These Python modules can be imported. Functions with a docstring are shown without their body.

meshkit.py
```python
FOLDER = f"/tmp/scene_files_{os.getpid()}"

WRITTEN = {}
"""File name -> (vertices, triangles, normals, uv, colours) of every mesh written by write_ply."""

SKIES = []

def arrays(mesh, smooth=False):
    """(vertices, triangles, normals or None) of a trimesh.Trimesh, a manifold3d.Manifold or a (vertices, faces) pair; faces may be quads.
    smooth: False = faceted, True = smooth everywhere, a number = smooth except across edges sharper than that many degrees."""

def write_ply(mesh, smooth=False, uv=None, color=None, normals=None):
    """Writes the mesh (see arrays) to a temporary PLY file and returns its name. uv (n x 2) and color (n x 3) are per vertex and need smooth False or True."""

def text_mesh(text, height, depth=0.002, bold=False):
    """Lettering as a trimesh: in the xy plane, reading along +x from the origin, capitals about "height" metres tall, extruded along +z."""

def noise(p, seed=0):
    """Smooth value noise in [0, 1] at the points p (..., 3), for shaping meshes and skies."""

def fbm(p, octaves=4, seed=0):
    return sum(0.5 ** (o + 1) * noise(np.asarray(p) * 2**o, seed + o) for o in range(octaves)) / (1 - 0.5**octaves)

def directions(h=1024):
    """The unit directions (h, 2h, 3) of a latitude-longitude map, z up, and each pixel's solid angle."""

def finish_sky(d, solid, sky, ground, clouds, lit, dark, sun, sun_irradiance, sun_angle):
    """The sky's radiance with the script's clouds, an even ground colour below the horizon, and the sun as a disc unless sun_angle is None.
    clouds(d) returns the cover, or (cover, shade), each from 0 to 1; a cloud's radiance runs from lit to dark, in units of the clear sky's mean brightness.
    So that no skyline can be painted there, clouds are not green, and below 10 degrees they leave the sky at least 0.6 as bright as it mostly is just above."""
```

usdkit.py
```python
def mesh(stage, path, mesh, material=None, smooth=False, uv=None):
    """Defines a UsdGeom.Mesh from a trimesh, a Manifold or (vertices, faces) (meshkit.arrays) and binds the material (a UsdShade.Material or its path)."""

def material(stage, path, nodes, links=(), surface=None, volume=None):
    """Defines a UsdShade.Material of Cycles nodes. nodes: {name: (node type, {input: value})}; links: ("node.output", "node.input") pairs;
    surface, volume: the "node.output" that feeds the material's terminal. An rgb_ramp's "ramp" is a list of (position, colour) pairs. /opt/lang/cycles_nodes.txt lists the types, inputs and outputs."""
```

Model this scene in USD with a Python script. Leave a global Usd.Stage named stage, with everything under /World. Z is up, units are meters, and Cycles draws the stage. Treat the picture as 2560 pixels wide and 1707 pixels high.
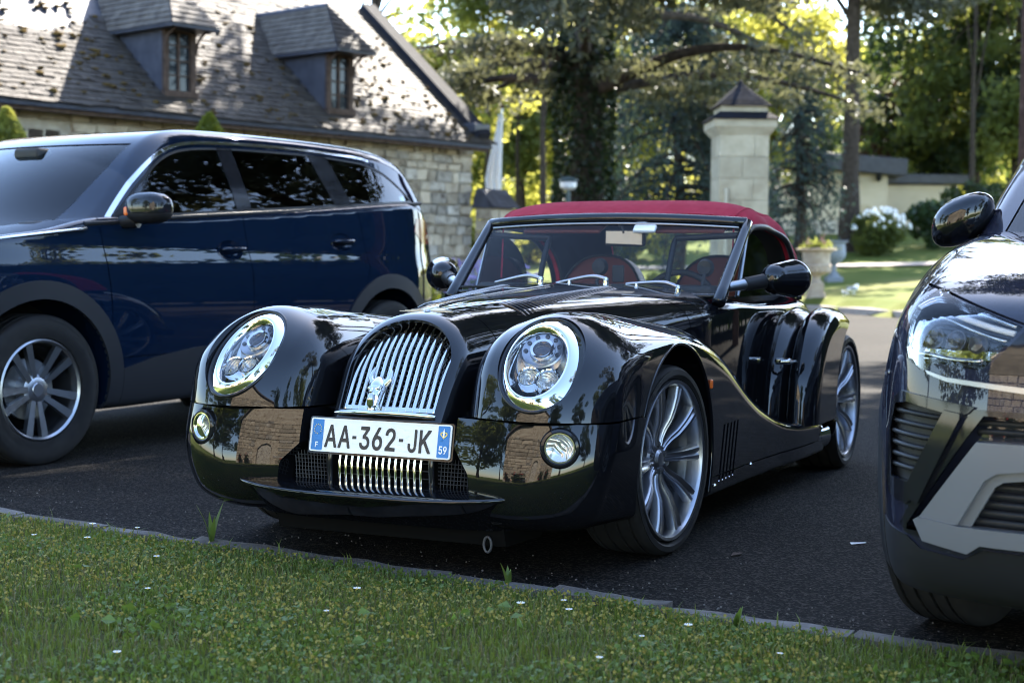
import math, random
import numpy as np
import trimesh, manifold3d
from manifold3d import Manifold, Mesh as MMesh, CrossSection
from scipy import ndimage
from scipy.interpolate import PchipInterpolator, CubicSpline
from scipy.spatial import cKDTree
import shapely
import shapely.geometry as sg
import usdkit, meshkit
from pxr import Usd, UsdGeom, UsdLux, UsdShade, Gf, Sdf, Vt

stage = Usd.Stage.CreateInMemory()
UsdGeom.SetStageUpAxis(stage, "Z")
UsdGeom.SetStageMetersPerUnit(stage, 1.0)
UsdGeom.Xform.Define(stage, "/World")
UsdGeom.Scope.Define(stage, "/World/Looks")

# ------------------------------------------------------------------ camera
CAM_H, PITCH, ROLL = 1.0, .0524, .0085
FOCAL = 36.0 * 3760.3 / 2560
EXPOSURE = 2.35
cam = UsdGeom.Camera.Define(stage, "/World/camera")
cam.CreateHorizontalApertureAttr(36.0)
cam.CreateVerticalApertureAttr(24.0)
cam.CreateFocalLengthAttr(FOCAL)
cam.CreateFStopAttr(3.6)
cam.CreateFocusDistanceAttr(4.9)
cam.CreateExposureAttr(EXPOSURE)
_c, _s = math.cos(PITCH), math.sin(PITCH)
_r, _d, _f = np.array([1., 0, 0]), np.array([0, -_s, -_c]), np.array([0, _c, -_s])
_cr, _sr = math.cos(ROLL), math.sin(ROLL)
_R, _U = _cr * _r - _sr * (-_d) * -1, -(_sr * _r + _cr * _d)
# proj: image right = cr*right - sr*down, image down = sr*right + cr*down
_R = _cr * _r - _sr * _d
cam.AddTransformOp().Set(Gf.Matrix4d(*_R, 0, *_U, 0, *(-_f), 0, 0, 0, CAM_H, 1))

# ------------------------------------------------------------------ sky and sun
SUN_AZ, SUN_EL = math.radians(24), math.radians(42)     # azimuth from +y towards +x
SUN = np.array([math.cos(SUN_EL) * math.sin(SUN_AZ), math.cos(SUN_EL) * math.cos(SUN_AZ), math.sin(SUN_EL)])
SKY_STRENGTH, SUN_INTENSITY = 0.15, 1.25
sky = UsdLux.DomeLight.Define(stage, "/World/sky")
skym = usdkit.material(stage, "/World/Looks/sky_material", {
    "sky": ("sky_texture", {"sky_type": "single_scattering", "sun_disc": False, "sun_elevation": SUN_EL, "sun_rotation": SUN_AZ,
                            "altitude": 100.0, "air_density": 1.0, "aerosol_density": .55, "ozone_density": 1.6}),
    "bg": ("background_shader", {"strength": SKY_STRENGTH})}, [("sky.color", "bg.color")], surface="bg.background")
UsdShade.MaterialBindingAPI.Apply(sky.GetPrim()).Bind(skym)
sun = UsdLux.DistantLight.Define(stage, "/World/sun")
sun.CreateIntensityAttr(SUN_INTENSITY)
sun.CreateAngleAttr(0.53)
sun.CreateNormalizeAttr(True)
sun.CreateColorAttr(Gf.Vec3f(1.0, .93, .82))
_z = SUN
_x = np.cross([0, 0, 1.], _z); _x /= np.linalg.norm(_x)
_y = np.cross(_z, _x)
sun.AddTransformOp().Set(Gf.Matrix4d(*_x, 0, *_y, 0, *_z, 0, 0, 0, 60, 1))
for p_, k_ in ((sky, "structure"),):
    p_.GetPrim().SetCustomDataByKey("kind", k_)
    p_.GetPrim().SetCustomDataByKey("label", "bright blue summer sky above the trees")

# ------------------------------------------------------------------ helpers: prims
_names = {}
def numbered(path):
    n = _names.get(path, -1) + 1
    _names[path] = n
    return path if n == 0 else f"{path}_{n:03d}"

def P_(parent):
    return "/World" if parent is None else (parent if isinstance(parent, str) else str(parent.GetPath()))

def setdata(prim, label=None, cat=None, group=None, kind=None):
    for k, v in (("label", label), ("category", cat), ("group", group), ("kind", kind)):
        if v: prim.SetCustomDataByKey(k, v)
    return prim

def raw_mesh(path, v, f, n=None, mat=None):
    m = UsdGeom.Mesh.Define(stage, path)
    m.CreatePointsAttr(Vt.Vec3fArray.FromNumpy(np.ascontiguousarray(v, np.float32)))
    m.CreateFaceVertexCountsAttr(Vt.IntArray.FromNumpy(np.full(len(f), f.shape[1], np.int32)))
    m.CreateFaceVertexIndicesAttr(Vt.IntArray.FromNumpy(np.ascontiguousarray(f, np.int32).ravel()))
    m.CreateSubdivisionSchemeAttr("none")
    if n is not None:
        m.CreateNormalsAttr(Vt.Vec3fArray.FromNumpy(np.ascontiguousarray(n, np.float32)))
        m.SetNormalsInterpolation("vertex")
    if mat is not None:
        UsdShade.MaterialBindingAPI.Apply(m.GetPrim()).Bind(M[mat] if isinstance(mat, str) else mat)
    return m.GetPrim()

def obj(name, mesh, mat, parent=None, smooth=False, F=None, **data):
    """One Mesh prim under parent (or /World). F: the implicit function whose gradient gives exact normals."""
    v, f, n = meshkit.arrays(mesh, smooth)
    if F is not None:
        g = grad(F, v)
        gl = np.linalg.norm(g, axis=1, keepdims=True)
        gn = g / np.maximum(gl, 1e-9)
        ok = (np.abs(F(v[:, 0], v[:, 1], v[:, 2])) / np.maximum(gl[:, 0], 1e-9) < 8e-4) & ((gn * n).sum(1) > .9)
        n = np.where(ok[:, None], gn, n)
    p = raw_mesh(numbered(P_(parent) + "/" + name), v, f, n, mat)
    return setdata(p, **data)

def thing(name, label, cat, loc=(0, 0, 0), rotz=0.0, group=None, kind=None):
    x = UsdGeom.Xform.Define(stage, numbered("/World/" + name))
    x.AddTranslateOp().Set(Gf.Vec3d(*map(float, loc)))
    x.AddRotateZOp().Set(math.degrees(rotz))
    return setdata(x.GetPrim(), label, cat, group, kind)

def part(name, parent):
    """An Xform under a thing, for a part that has sub-parts but no mesh of its own."""
    return UsdGeom.Xform.Define(stage, numbered(P_(parent) + "/" + name)).GetPrim()

def dup(src, loc, rotz=0.0, label=None, scale=1.0, group=None):
    d = src.GetCustomData()
    x = UsdGeom.Xform.Define(stage, numbered("/World/" + src.GetName()))
    x.AddTranslateOp().Set(Gf.Vec3d(*map(float, loc)))
    x.AddRotateZOp().Set(math.degrees(rotz))
    if np.ndim(scale) == 0: scale = (scale,) * 3
    x.AddScaleOp().Set(Gf.Vec3f(*map(float, scale)))
    p = x.GetPrim()
    p.GetReferences().AddInternalReference(src.GetPath())
    p.SetInstanceable(True)
    return setdata(p, label or d.get("label"), d.get("category"), group or d.get("group"))

# ------------------------------------------------------------------ helpers: shapes
def cat(*ms):
    ms = [m for m in (ms[0] if len(ms) == 1 and isinstance(ms[0], (list, tuple)) else ms)]
    return trimesh.util.concatenate(ms)

def box(cx, cy, cz, sx, sy, sz, rz=0, rx=0, ry=0):
    m = trimesh.creation.box((sx, sy, sz))
    T = trimesh.transformations.euler_matrix(rx, ry, rz)
    T[:3, 3] = (cx, cy, cz)
    m.apply_transform(T)
    return m

def rbox(cx, cy, cz, sx, sy, sz, r, rz=0, rx=0, ry=0, seg=10):
    """A box with rounded edges: the hull of eight spheres."""
    r = min(r, sx / 2.01, sy / 2.01, sz / 2.01)
    s = Manifold.sphere(r, seg)
    m = Manifold.batch_hull([s.translate([a * (sx / 2 - r), b * (sy / 2 - r), c * (sz / 2 - r)]) for a in (-1, 1) for b in (-1, 1) for c in (-1, 1)])
    t = to_tm(m)
    T = trimesh.transformations.euler_matrix(rx, ry, rz)
    T[:3, 3] = (cx, cy, cz)
    t.apply_transform(T)
    return t

def chbox(cx, cy, cz, sx, sy, sz, c):
    """A box with its four +y... front edges chamfered: cheap block, 28 triangles."""
    x, y, z = sx / 2, sy / 2, sz / 2
    v = np.array([[-x, -y + c, -z], [x, -y + c, -z], [x, -y + c, z], [-x, -y + c, z],
                  [-x + c, -y, -z + c], [x - c, -y, -z + c], [x - c, -y, z - c], [-x + c, -y, z - c],
                  [-x, y, -z], [x, y, -z], [x, y, z], [-x, y, z]])
    q = [[4, 5, 6, 7], [0, 1, 5, 4], [1, 2, 6, 5], [2, 3, 7, 6], [3, 0, 4, 7], [8, 9, 1, 0], [9, 10, 2, 1], [10, 11, 3, 2], [11, 8, 0, 3]]
    f = np.array([t for a, b, c_, d in q for t in ((a, b, c_), (a, c_, d))])
    return trimesh.Trimesh(v + [cx, cy, cz], f, process=False)

def cyl(p0, p1, r0, r1=None, n=16, cap=True):
    p0, p1 = np.asarray(p0, float), np.asarray(p1, float)
    return tube([p0, p1], [r0, r0 if r1 is None else r1], n, cap)

def tube(pts, rad, n=10, cap=True, squash=None, up=None):
    pts = np.asarray(pts, float)
    k = len(pts)
    rad = np.full(k, rad, float) if np.ndim(rad) == 0 else np.asarray(rad, float)
    t = np.gradient(pts, axis=0) if k > 2 else np.repeat((pts[1:] - pts[:1]), k, 0)
    t /= np.maximum(np.linalg.norm(t, axis=1, keepdims=True), 1e-12)
    a = np.array([0, 0, 1.]) if up is None else np.asarray(up, float)
    if up is None and abs(t[0] @ a) > .9: a = np.array([1., 0, 0])
    V = []
    for i in range(k):
        b = np.cross(t[i], a); b /= np.linalg.norm(b)
        c = np.cross(b, t[i])
        a = c
        th = np.arange(n) / n * 2 * np.pi
        q = 1 if squash is None else squash
        V.append(pts[i] + rad[i] * (np.cos(th)[:, None] * b + q * np.sin(th)[:, None] * c))
    V = np.concatenate(V)
    F = []
    for i in range(k - 1):
        j = np.arange(n); jn = (j + 1) % n
        F += [np.stack([i * n + j, i * n + jn, (i + 1) * n + jn], 1), np.stack([i * n + j, (i + 1) * n + jn, (i + 1) * n + j], 1)]
    F = np.concatenate(F)
    if cap:
        j = np.arange(n); jn = (j + 1) % n
        c0, c1 = len(V), len(V) + 1
        V = np.vstack([V, pts[:1], pts[-1:]])
        F = np.vstack([F, np.stack([np.full(n, c0), jn, j], 1), np.stack([np.full(n, c1), (k - 1) * n + j, (k - 1) * n + jn], 1)])
    return trimesh.Trimesh(V, F[:, ::-1], process=False)

def lathe(prof, n=48, axis="z"):
    """prof: (r, h) points; revolved about the axis, closed if its ends touch the axis."""
    prof = np.asarray(prof, float)
    th = np.arange(n) / n * 2 * np.pi
    k = len(prof)
    V = np.stack([np.outer(np.cos(th), prof[:, 0]), np.outer(np.sin(th), prof[:, 0]), np.tile(prof[:, 1], (n, 1))], -1).reshape(-1, 3)
    i, j = np.meshgrid(np.arange(n), np.arange(k - 1), indexing="ij")
    a, b = i * k + j, i * k + j + 1
    c, d = ((i + 1) % n) * k + j + 1, ((i + 1) % n) * k + j
    F = np.concatenate([np.stack([a, d, c], -1).reshape(-1, 3), np.stack([a, c, b], -1).reshape(-1, 3)])
    m = trimesh.Trimesh(V, F, process=False)
    if axis == "y":                      # h runs along +y
        m.apply_transform(trimesh.transformations.rotation_matrix(-np.pi / 2, [1, 0, 0]))
    elif axis == "x":
        m.apply_transform(trimesh.transformations.rotation_matrix(np.pi / 2, [0, 1, 0]))
    return m

def prism(poly, lo, hi, axis):
    """Extrudes a polygon; axis y: poly in (x, z); axis x: poly in (y, z); axis z: poly in (x, y). Returns a Manifold."""
    poly = np.asarray(poly, float)
    cs = CrossSection([poly], manifold3d.FillRule.NonZero) if sg.Polygon(poly).exterior.is_ccw else CrossSection([poly[::-1]], manifold3d.FillRule.NonZero)
    m = Manifold.extrude(cs, hi - lo).translate([0, 0, lo])
    if axis == "z": return m
    a = np.array(m.to_mesh().vert_properties[:, :3], float); t = np.array(m.to_mesh().tri_verts)
    if axis == "y": v = np.stack([a[:, 0], a[:, 2], a[:, 1]], 1); t = t[:, ::-1]
    else: v = np.stack([a[:, 2], a[:, 0], a[:, 1]], 1)
    return to_mf(trimesh.Trimesh(v, t, process=False))

def to_mf(t):
    m = Manifold(MMesh(np.asarray(t.vertices, np.float32), np.asarray(t.faces, np.uint32)))
    if m.is_empty() and len(t.faces):
        t2 = t.copy(); t2.merge_vertices()
        m = Manifold(MMesh(np.asarray(t2.vertices, np.float32), np.asarray(t2.faces, np.uint32)))
    return m

def to_tm(m):
    q = m.to_mesh()
    return trimesh.Trimesh(np.array(q.vert_properties[:, :3], float), np.array(q.tri_verts), process=False)

def mirror_y(t):
    t = t.copy()
    v = np.array(t.vertices); v[:, 1] *= -1
    return trimesh.Trimesh(v, np.array(t.faces)[:, ::-1], process=False)

def xf(t, loc=(0, 0, 0), rx=0, ry=0, rz=0, s=1.0):
    t = t.copy()
    T = trimesh.transformations.euler_matrix(rx, ry, rz)
    T[:3, :3] *= s
    T[:3, 3] = loc
    t.apply_transform(T)
    return t

def frame_xf(t, o, ex, ey, ez):
    """Places a mesh made in its own xyz at o with the axes ex, ey, ez."""
    v = np.asarray(t.vertices) @ np.array([ex, ey, ez], float) + np.asarray(o, float)
    f = np.array(t.faces)
    if np.dot(np.cross(ex, ey), ez) < 0: f = f[:, ::-1]
    return trimesh.Trimesh(v, f, process=False)

def spline(pts, n=200, closed=False):
    """Points on a smooth curve through pts (chord-length parameter)."""
    pts = np.asarray(pts, float)
    if closed: pts = np.vstack([pts, pts[:1]])
    t = np.concatenate([[0], np.cumsum(np.linalg.norm(np.diff(pts, axis=0), axis=1) ** .5)])
    return CubicSpline(t, pts, bc_type="periodic" if closed else "natural")(np.linspace(0, t[-1], n, endpoint=not closed))

def fn(pts):
    """A smooth 1-D function through (x, value) points, constant outside."""
    pts = sorted(pts)
    x, y = np.array([p[0] for p in pts], float), np.array([p[1] for p in pts], float)
    g = PchipInterpolator(x, y)
    xs = np.linspace(x[0], x[-1], 600)
    ys = ndimage.gaussian_filter1d(g(xs), 14, mode="nearest")
    c = CubicSpline(xs, ys)
    return lambda q: c(np.clip(q, x[0], x[-1]))

# ------------------------------------------------------------------ helpers: implicit surfaces
class P2:
    """Signed distance to a closed polygon, on a grid, with smooth lookup."""
    def __init__(self, poly, res=.006, pad=.35, blur=0):
        poly = np.asarray(poly, float)
        lo, hi = poly.min(0) - pad, poly.max(0) + pad
        n = np.ceil((hi - lo) / res).astype(int) + 1
        gx, gy = lo[0] + np.arange(n[0]) * res, lo[1] + np.arange(n[1]) * res
        X, Y = np.meshgrid(gx, gy, indexing="ij")
        q = np.stack([X.ravel(), Y.ravel()], 1)
        a, b = poly, np.roll(poly, -1, 0)
        dense = np.concatenate([a + (b - a) * t for t in np.linspace(0, 1, 4, endpoint=False)])
        seg = np.concatenate([np.arange(len(a))] * 4)
        best = np.full(len(q), 1e9)
        _, idx = cKDTree(dense).query(q, k=3)
        for k in range(3):
            for o in (-1, 0, 1):
                s = (seg[idx[:, k]] + o) % len(a)
                d = b[s] - a[s]
                t = np.clip(((q - a[s]) * d).sum(1) / np.maximum((d * d).sum(1), 1e-12), 0, 1)
                best = np.minimum(best, np.linalg.norm(q - a[s] - t[:, None] * d, axis=1))
        ins = shapely.contains_xy(sg.Polygon(poly), q[:, 0], q[:, 1])
        g = np.where(ins, -best, best).reshape(X.shape)
        if blur: g = ndimage.gaussian_filter(g, blur / res, mode="nearest")
        self.c, self.lo, self.res, self.n = ndimage.spline_filter(g, order=3), lo, res, n
    def __call__(self, x, y):
        x, y = np.broadcast_arrays((x - self.lo[0]) / self.res, (y - self.lo[1]) / self.res)
        cx, cy = np.clip(x, 0, self.n[0] - 1), np.clip(y, 0, self.n[1] - 1)
        d = ndimage.map_coordinates(self.c, [cx, cy], order=3, prefilter=False, mode="nearest")
        return d + self.res * np.hypot(x - cx, y - cy)

def rmax(a, b, r):
    """Intersection with a rounded edge of radius r."""
    a, b = a + r, b + r
    return np.minimum(np.maximum(a, b), 0) + np.sqrt(np.maximum(a, 0) ** 2 + np.maximum(b, 0) ** 2) - r

def smin(a, b, k):
    h = np.clip(.5 + .5 * (b - a) / k, 0, 1)
    return b + (a - b) * h - k * h * (1 - h)

def grad(F, v, e=6e-4):
    x, y, z = v[:, 0], v[:, 1], v[:, 2]
    g = 0
    for k in ((1, -1, -1), (-1, -1, 1), (-1, 1, -1), (1, 1, 1)):
        g = g + F(x + e * k[0], y + e * k[1], z + e * k[2])[:, None] * np.array(k, float)
    return g / (4 * e)

_fields = {}
def _field(F, ax, n, d):
    """F on the grid; far from the surface only its sign is right. Kept for later offsets of the same F."""
    key = (id(F), tuple(n), d, ax[0][0], ax[1][0], ax[2][0])
    if key in _fields: return _fields[key][0]
    B = 6
    far = B * d * .87 * 1.5 + .075
    idx = [np.clip(np.arange(B // 2, m + B, B), 0, m - 1) for m in n]
    C = F(ax[0][idx[0]][:, None, None], ax[1][idx[1]][None, :, None], ax[2][idx[2]][None, None, :])
    C = np.broadcast_to(C, [len(i) for i in idx])
    near = np.abs(C) < far
    V = np.kron(np.where(near, 0, C).astype(np.float32), np.ones((B, B, B), np.float32))[:n[0], :n[1], :n[2]].astype(float)
    for i in range(near.shape[0]):
        m = near[i]
        if not m.any(): continue
        x = ax[0][i * B:(i + 1) * B]
        if len(x) == 0: continue
        js, ks = np.nonzero(m.any(1))[0], np.nonzero(m.any(0))[0]
        for j0 in js:
            kk = np.nonzero(m[j0])[0]
            k0, k1 = kk.min() * B, min((kk.max() + 1) * B, n[2])
            y = ax[1][j0 * B:(j0 + 1) * B]
            if len(y) == 0 or k1 <= k0: continue
            V[i * B:i * B + len(x), j0 * B:j0 * B + len(y), k0:k1] = F(x[:, None, None], y[None, :, None], ax[2][None, None, k0:k1])
    if getattr(F, "__name__", "") != "<lambda>": _fields[key] = (V, F)
    return V

def surface(F, lo, hi, d, iso=0.0):
    """Closed mesh of F = iso in the box (surface nets, then moved onto the surface)."""
    lo, hi = np.asarray(lo, float), np.asarray(hi, float)
    n = np.ceil((hi - lo) / d).astype(int) + 1
    ax = [lo[k] + np.arange(n[k]) * d for k in range(3)]
    V = _field(F, ax, n, d)
    V = V - iso
    V[[0, -1]] = np.maximum(V[[0, -1]], d); V[:, [0, -1]] = np.maximum(V[:, [0, -1]], d); V[:, :, [0, -1]] = np.maximum(V[:, :, [0, -1]], d)
    S = V < 0
    m = np.array(n) - 1
    cnt = np.zeros(m, np.int8)
    for a, b, c in np.ndindex(2, 2, 2): cnt += S[a:a + m[0], b:b + m[1], c:c + m[2]]
    cells = np.argwhere((cnt > 0) & (cnt < 8))
    idx = np.full(m, -1, np.int64)
    idx[tuple(cells.T)] = np.arange(len(cells))
    acc, w = np.zeros((len(cells), 3)), np.zeros(len(cells))
    corners = list(np.ndindex(2, 2, 2))
    val = {c: V[cells[:, 0] + c[0], cells[:, 1] + c[1], cells[:, 2] + c[2]] for c in corners}
    for c in corners:
        for k in range(3):
            if c[k] == 0:
                e = list(c); e[k] = 1; e = tuple(e)
                a, b = val[c], val[e]
                x = (a < 0) != (b < 0)
                t = np.where(x, a / np.where(x, a - b, 1), 0)
                p = np.tile(np.array(c, float), (len(cells), 1)); p[:, k] += t
                acc += p * x[:, None]; w += x
    v = lo + (cells + acc / w[:, None]) * d
    for it in range(3):
        if it < 2: g = grad(F, v)
        val_ = F(v[:, 0], v[:, 1], v[:, 2]) - iso
        s = g * (val_ / np.maximum((g * g).sum(1), 1e-3))[:, None]
        l = np.linalg.norm(s, axis=1, keepdims=True)
        v = v - s * np.minimum(1, .5 * d / np.maximum(l, 1e-12))
    v = np.clip(v, lo, hi)
    faces = []
    for k in range(3):
        a = [slice(0, n[0]), slice(0, n[1]), slice(0, n[2])]; b = list(a)
        a[k] = slice(0, n[k] - 1); b[k] = slice(1, n[k])
        ch = S[tuple(a)] != S[tuple(b)]
        e = np.argwhere(ch)
        u, w_ = (k + 1) % 3, (k + 2) % 3
        e = e[(e[:, u] > 0) & (e[:, w_] > 0) & (e[:, u] < n[u] - 1) & (e[:, w_] < n[w_] - 1)]
        ins = S[tuple(e.T)]
        q = []
        for du, dw in ((-1, -1), (0, -1), (0, 0), (-1, 0)):
            cc = e.copy(); cc[:, u] += du; cc[:, w_] += dw
            q.append(idx[tuple(cc.T)])
        q = np.stack(q, 1)
        q[~ins] = q[~ins][:, ::-1]
        faces.append(q)
    q = np.concatenate(faces)
    d1 = np.linalg.norm(v[q[:, 0]] - v[q[:, 2]], axis=1) <= np.linalg.norm(v[q[:, 1]] - v[q[:, 3]], axis=1)
    f = np.where(d1[:, None, None], q[:, [[0, 1, 2], [0, 2, 3]]], q[:, [[1, 2, 3], [1, 3, 0]]]).reshape(-1, 3)
    return trimesh.Trimesh(v, f, process=False)

_solids = {}
def solid(F, lo, hi, d, iso=0.0):
    if getattr(F, "__name__", "") == "<lambda>": return to_mf(surface(F, lo, hi, d, iso))
    key = (id(F), tuple(lo), tuple(hi), d, iso)
    if key not in _solids: _solids[key] = (to_mf(surface(F, lo, hi, d, iso)), F)
    return _solids[key][0]

def rpoly(pts, r, n=6):
    p = sg.Polygon(pts).buffer(-r, quad_segs=n).buffer(r, quad_segs=n)
    return np.array(p.exterior.coords)[:-1]

def blob(spheres, rl=.004, it=8, seg=14):
    m = Manifold()
    for ch in spheres:
        for (p, r), (q, s) in zip(ch[:-1], ch[1:]):
            m = m + Manifold.batch_hull([Manifold.sphere(r, seg).translate(list(map(float, p))), Manifold.sphere(s, seg).translate(list(map(float, q)))])
    t = to_tm(m.refine_to_length(rl)); t.merge_vertices()
    trimesh.smoothing.filter_taubin(t, iterations=it)
    return t

def bisect(f_, a, b):
    for _ in range(40):
        m = (a + b) / 2
        if f_(m) > 0: b = m
        else: a = m
    return (a + b) / 2

def disc(cx, cz, r): return [(cx + r * math.cos(t), cz + r * math.sin(t)) for t in np.linspace(0, 2 * np.pi, 72, endpoint=False)]
# ------------------------------------------------------------------ materials
M = {}
def mat(name, nodes, links, surface="p.BSDF", volume=None):
    M[name] = usdkit.material(stage, "/World/Looks/" + name, nodes, links, surface, volume)

def plain(name, col, rough=.5, metal=0., coat=0., ior=1.5, spec=None, **k):
    d = {"base_color": col, "roughness": rough, "metallic": metal, "ior": ior}
    if coat: d.update(coat_weight=coat, coat_roughness=.02)
    d.update(k)
    mat(name, {"p": ("principled_bsdf", d)}, [])

def mottled(name, cols, scale, rough=.8, detail=4, bump=0., bscale=None, coord="pos", metal=0., dist=.02, vary=0.):
    """Noise-mottled colour with fine relief; coord pos = world position, obj = the object's own space."""
    n = {"g": ("geometry", {}), "tc": ("texture_coordinate", {}), "n": ("noise_texture", {"scale": scale, "detail": float(detail), "roughness": .6}),
         "r": ("rgb_ramp", {"ramp": cols}), "p": ("principled_bsdf", {"roughness": rough, "metallic": metal, "specular_ior_level": .15 if rough > .55 else .5})}
    src = "g.position" if coord == "pos" else "tc.object"
    l = [(src, "n.vector"), ("n.fac", "r.fac")]
    col = "r.color"
    if vary:
        n["oi"] = ("object_info", {})
        n["mr"] = ("map_range", {"to_min": 1 - vary, "to_max": 1 + vary})
        n["hs"] = ("hsv", {})
        l += [("oi.random", "mr.value"), ("mr.result", "hs.value"), ("r.color", "hs.color")]
        col = "hs.color"
    l.append((col, "p.base_color"))
    if bump:
        n["n2"] = ("noise_texture", {"scale": bscale or scale * 4, "detail": 5.0, "roughness": .65})
        n["b"] = ("bump", {"strength": bump, "distance": dist})
        l += [(src, "n2.vector"), ("n2.fac", "b.height"), ("b.normal", "p.normal")]
    mat(name, n, l)

# paint and car parts
plain("black_paint", (.0022, .0023, .0028), .012, ior=1.62)
plain("navy_paint", (.0015, .0045, .0115), .015, ior=1.55)
plain("graphite_paint", (.010, .0105, .017), .02, ior=1.6)
plain("chrome", (.80, .80, .79), .04, metal=1.)
plain("satin_silver", (.42, .43, .45), .30, metal=1.)
plain("alloy_grey", (.42, .43, .46), .30, metal=1.)
plain("alloy_dark", (.055, .055, .06), .45, metal=.6)
plain("black_trim", (.0075, .0075, .008), .42, specular_ior_level=.3)
plain("black_gloss", (.006, .006, .007), .08)
plain("dark_void", (.003, .003, .003), .95, specular_ior_level=.05)
plain("grey_cladding", (.010, .0105, .0125), .5, specular_ior_level=.25)
plain("skid_silver", (.125, .125, .132), .36, metal=.25)
plain("brake_disc", (.33, .33, .33), .35, metal=1.)
plain("plate_white", (.74, .74, .72), .35)
plain("plate_blue", (.012, .16, .42), .35)
plain("plate_black", (.012, .012, .013), .4)
plain("plate_yellow", (.75, .52, .05), .4)
plain("amber", (.55, .10, .015), .15)
plain("leather_red", (.13, .026, .018), .5)
plain("interior_black", (.012, .012, .012), .7)
plain("interior_grey", (.06, .06, .062), .7)
plain("white_plastic", (.7, .7, .7), .35)
plain("lamp_lens", (.05, .05, .06), .05)
plain("tail_red", (.12, .006, .008), .12)
mottled("rubber", [(.3, (.0075, .0075, .008)), (.7, (.013, .0125, .012))], 30, .58, bump=.15, bscale=300, coord="obj", dist=.002)
mottled("canvas_red", [(.3, (.32, .018, .036)), (.7, (.39, .027, .05))], 22, .88, bump=.35, bscale=900, coord="obj", dist=.002)
def glass(name, tint, refl=1.0, ior=1.5):
    mat(name, {"t": ("transparent_bsdf", {"color": tint}), "g": ("glossy_bsdf", {"color": (refl,) * 3, "roughness": .0}), "f": ("fresnel", {"IOR": ior}),
               "m": ("mix_closure", {})}, [("f.fac", "m.fac"), ("t.BSDF", "m.closure1"), ("g.BSDF", "m.closure2")], surface="m.closure")
glass("clear_glass", (.93, .95, .94), ior=1.22)
glass("lamp_glass", (.97, .97, .97), ior=1.35)
glass("tinted_glass", (.40, .47, .45), ior=1.6)
glass("green_glass", (.66, .78, .74), ior=1.38)
# pleated reflector lens
mat("pleated_lens", {"tc": ("texture_coordinate", {}), "w": ("wave_texture", {"wave_type": "rings", "rings_direction": "spherical", "scale": 40., "distortion": 0.}),
                     "b": ("bump", {"strength": .5, "distance": .003}), "p": ("principled_bsdf", {"base_color": (.62, .62, .60), "metallic": .85, "roughness": .12})},
    [("tc.object", "w.vector"), ("w.fac", "b.height"), ("b.normal", "p.normal")])
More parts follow.
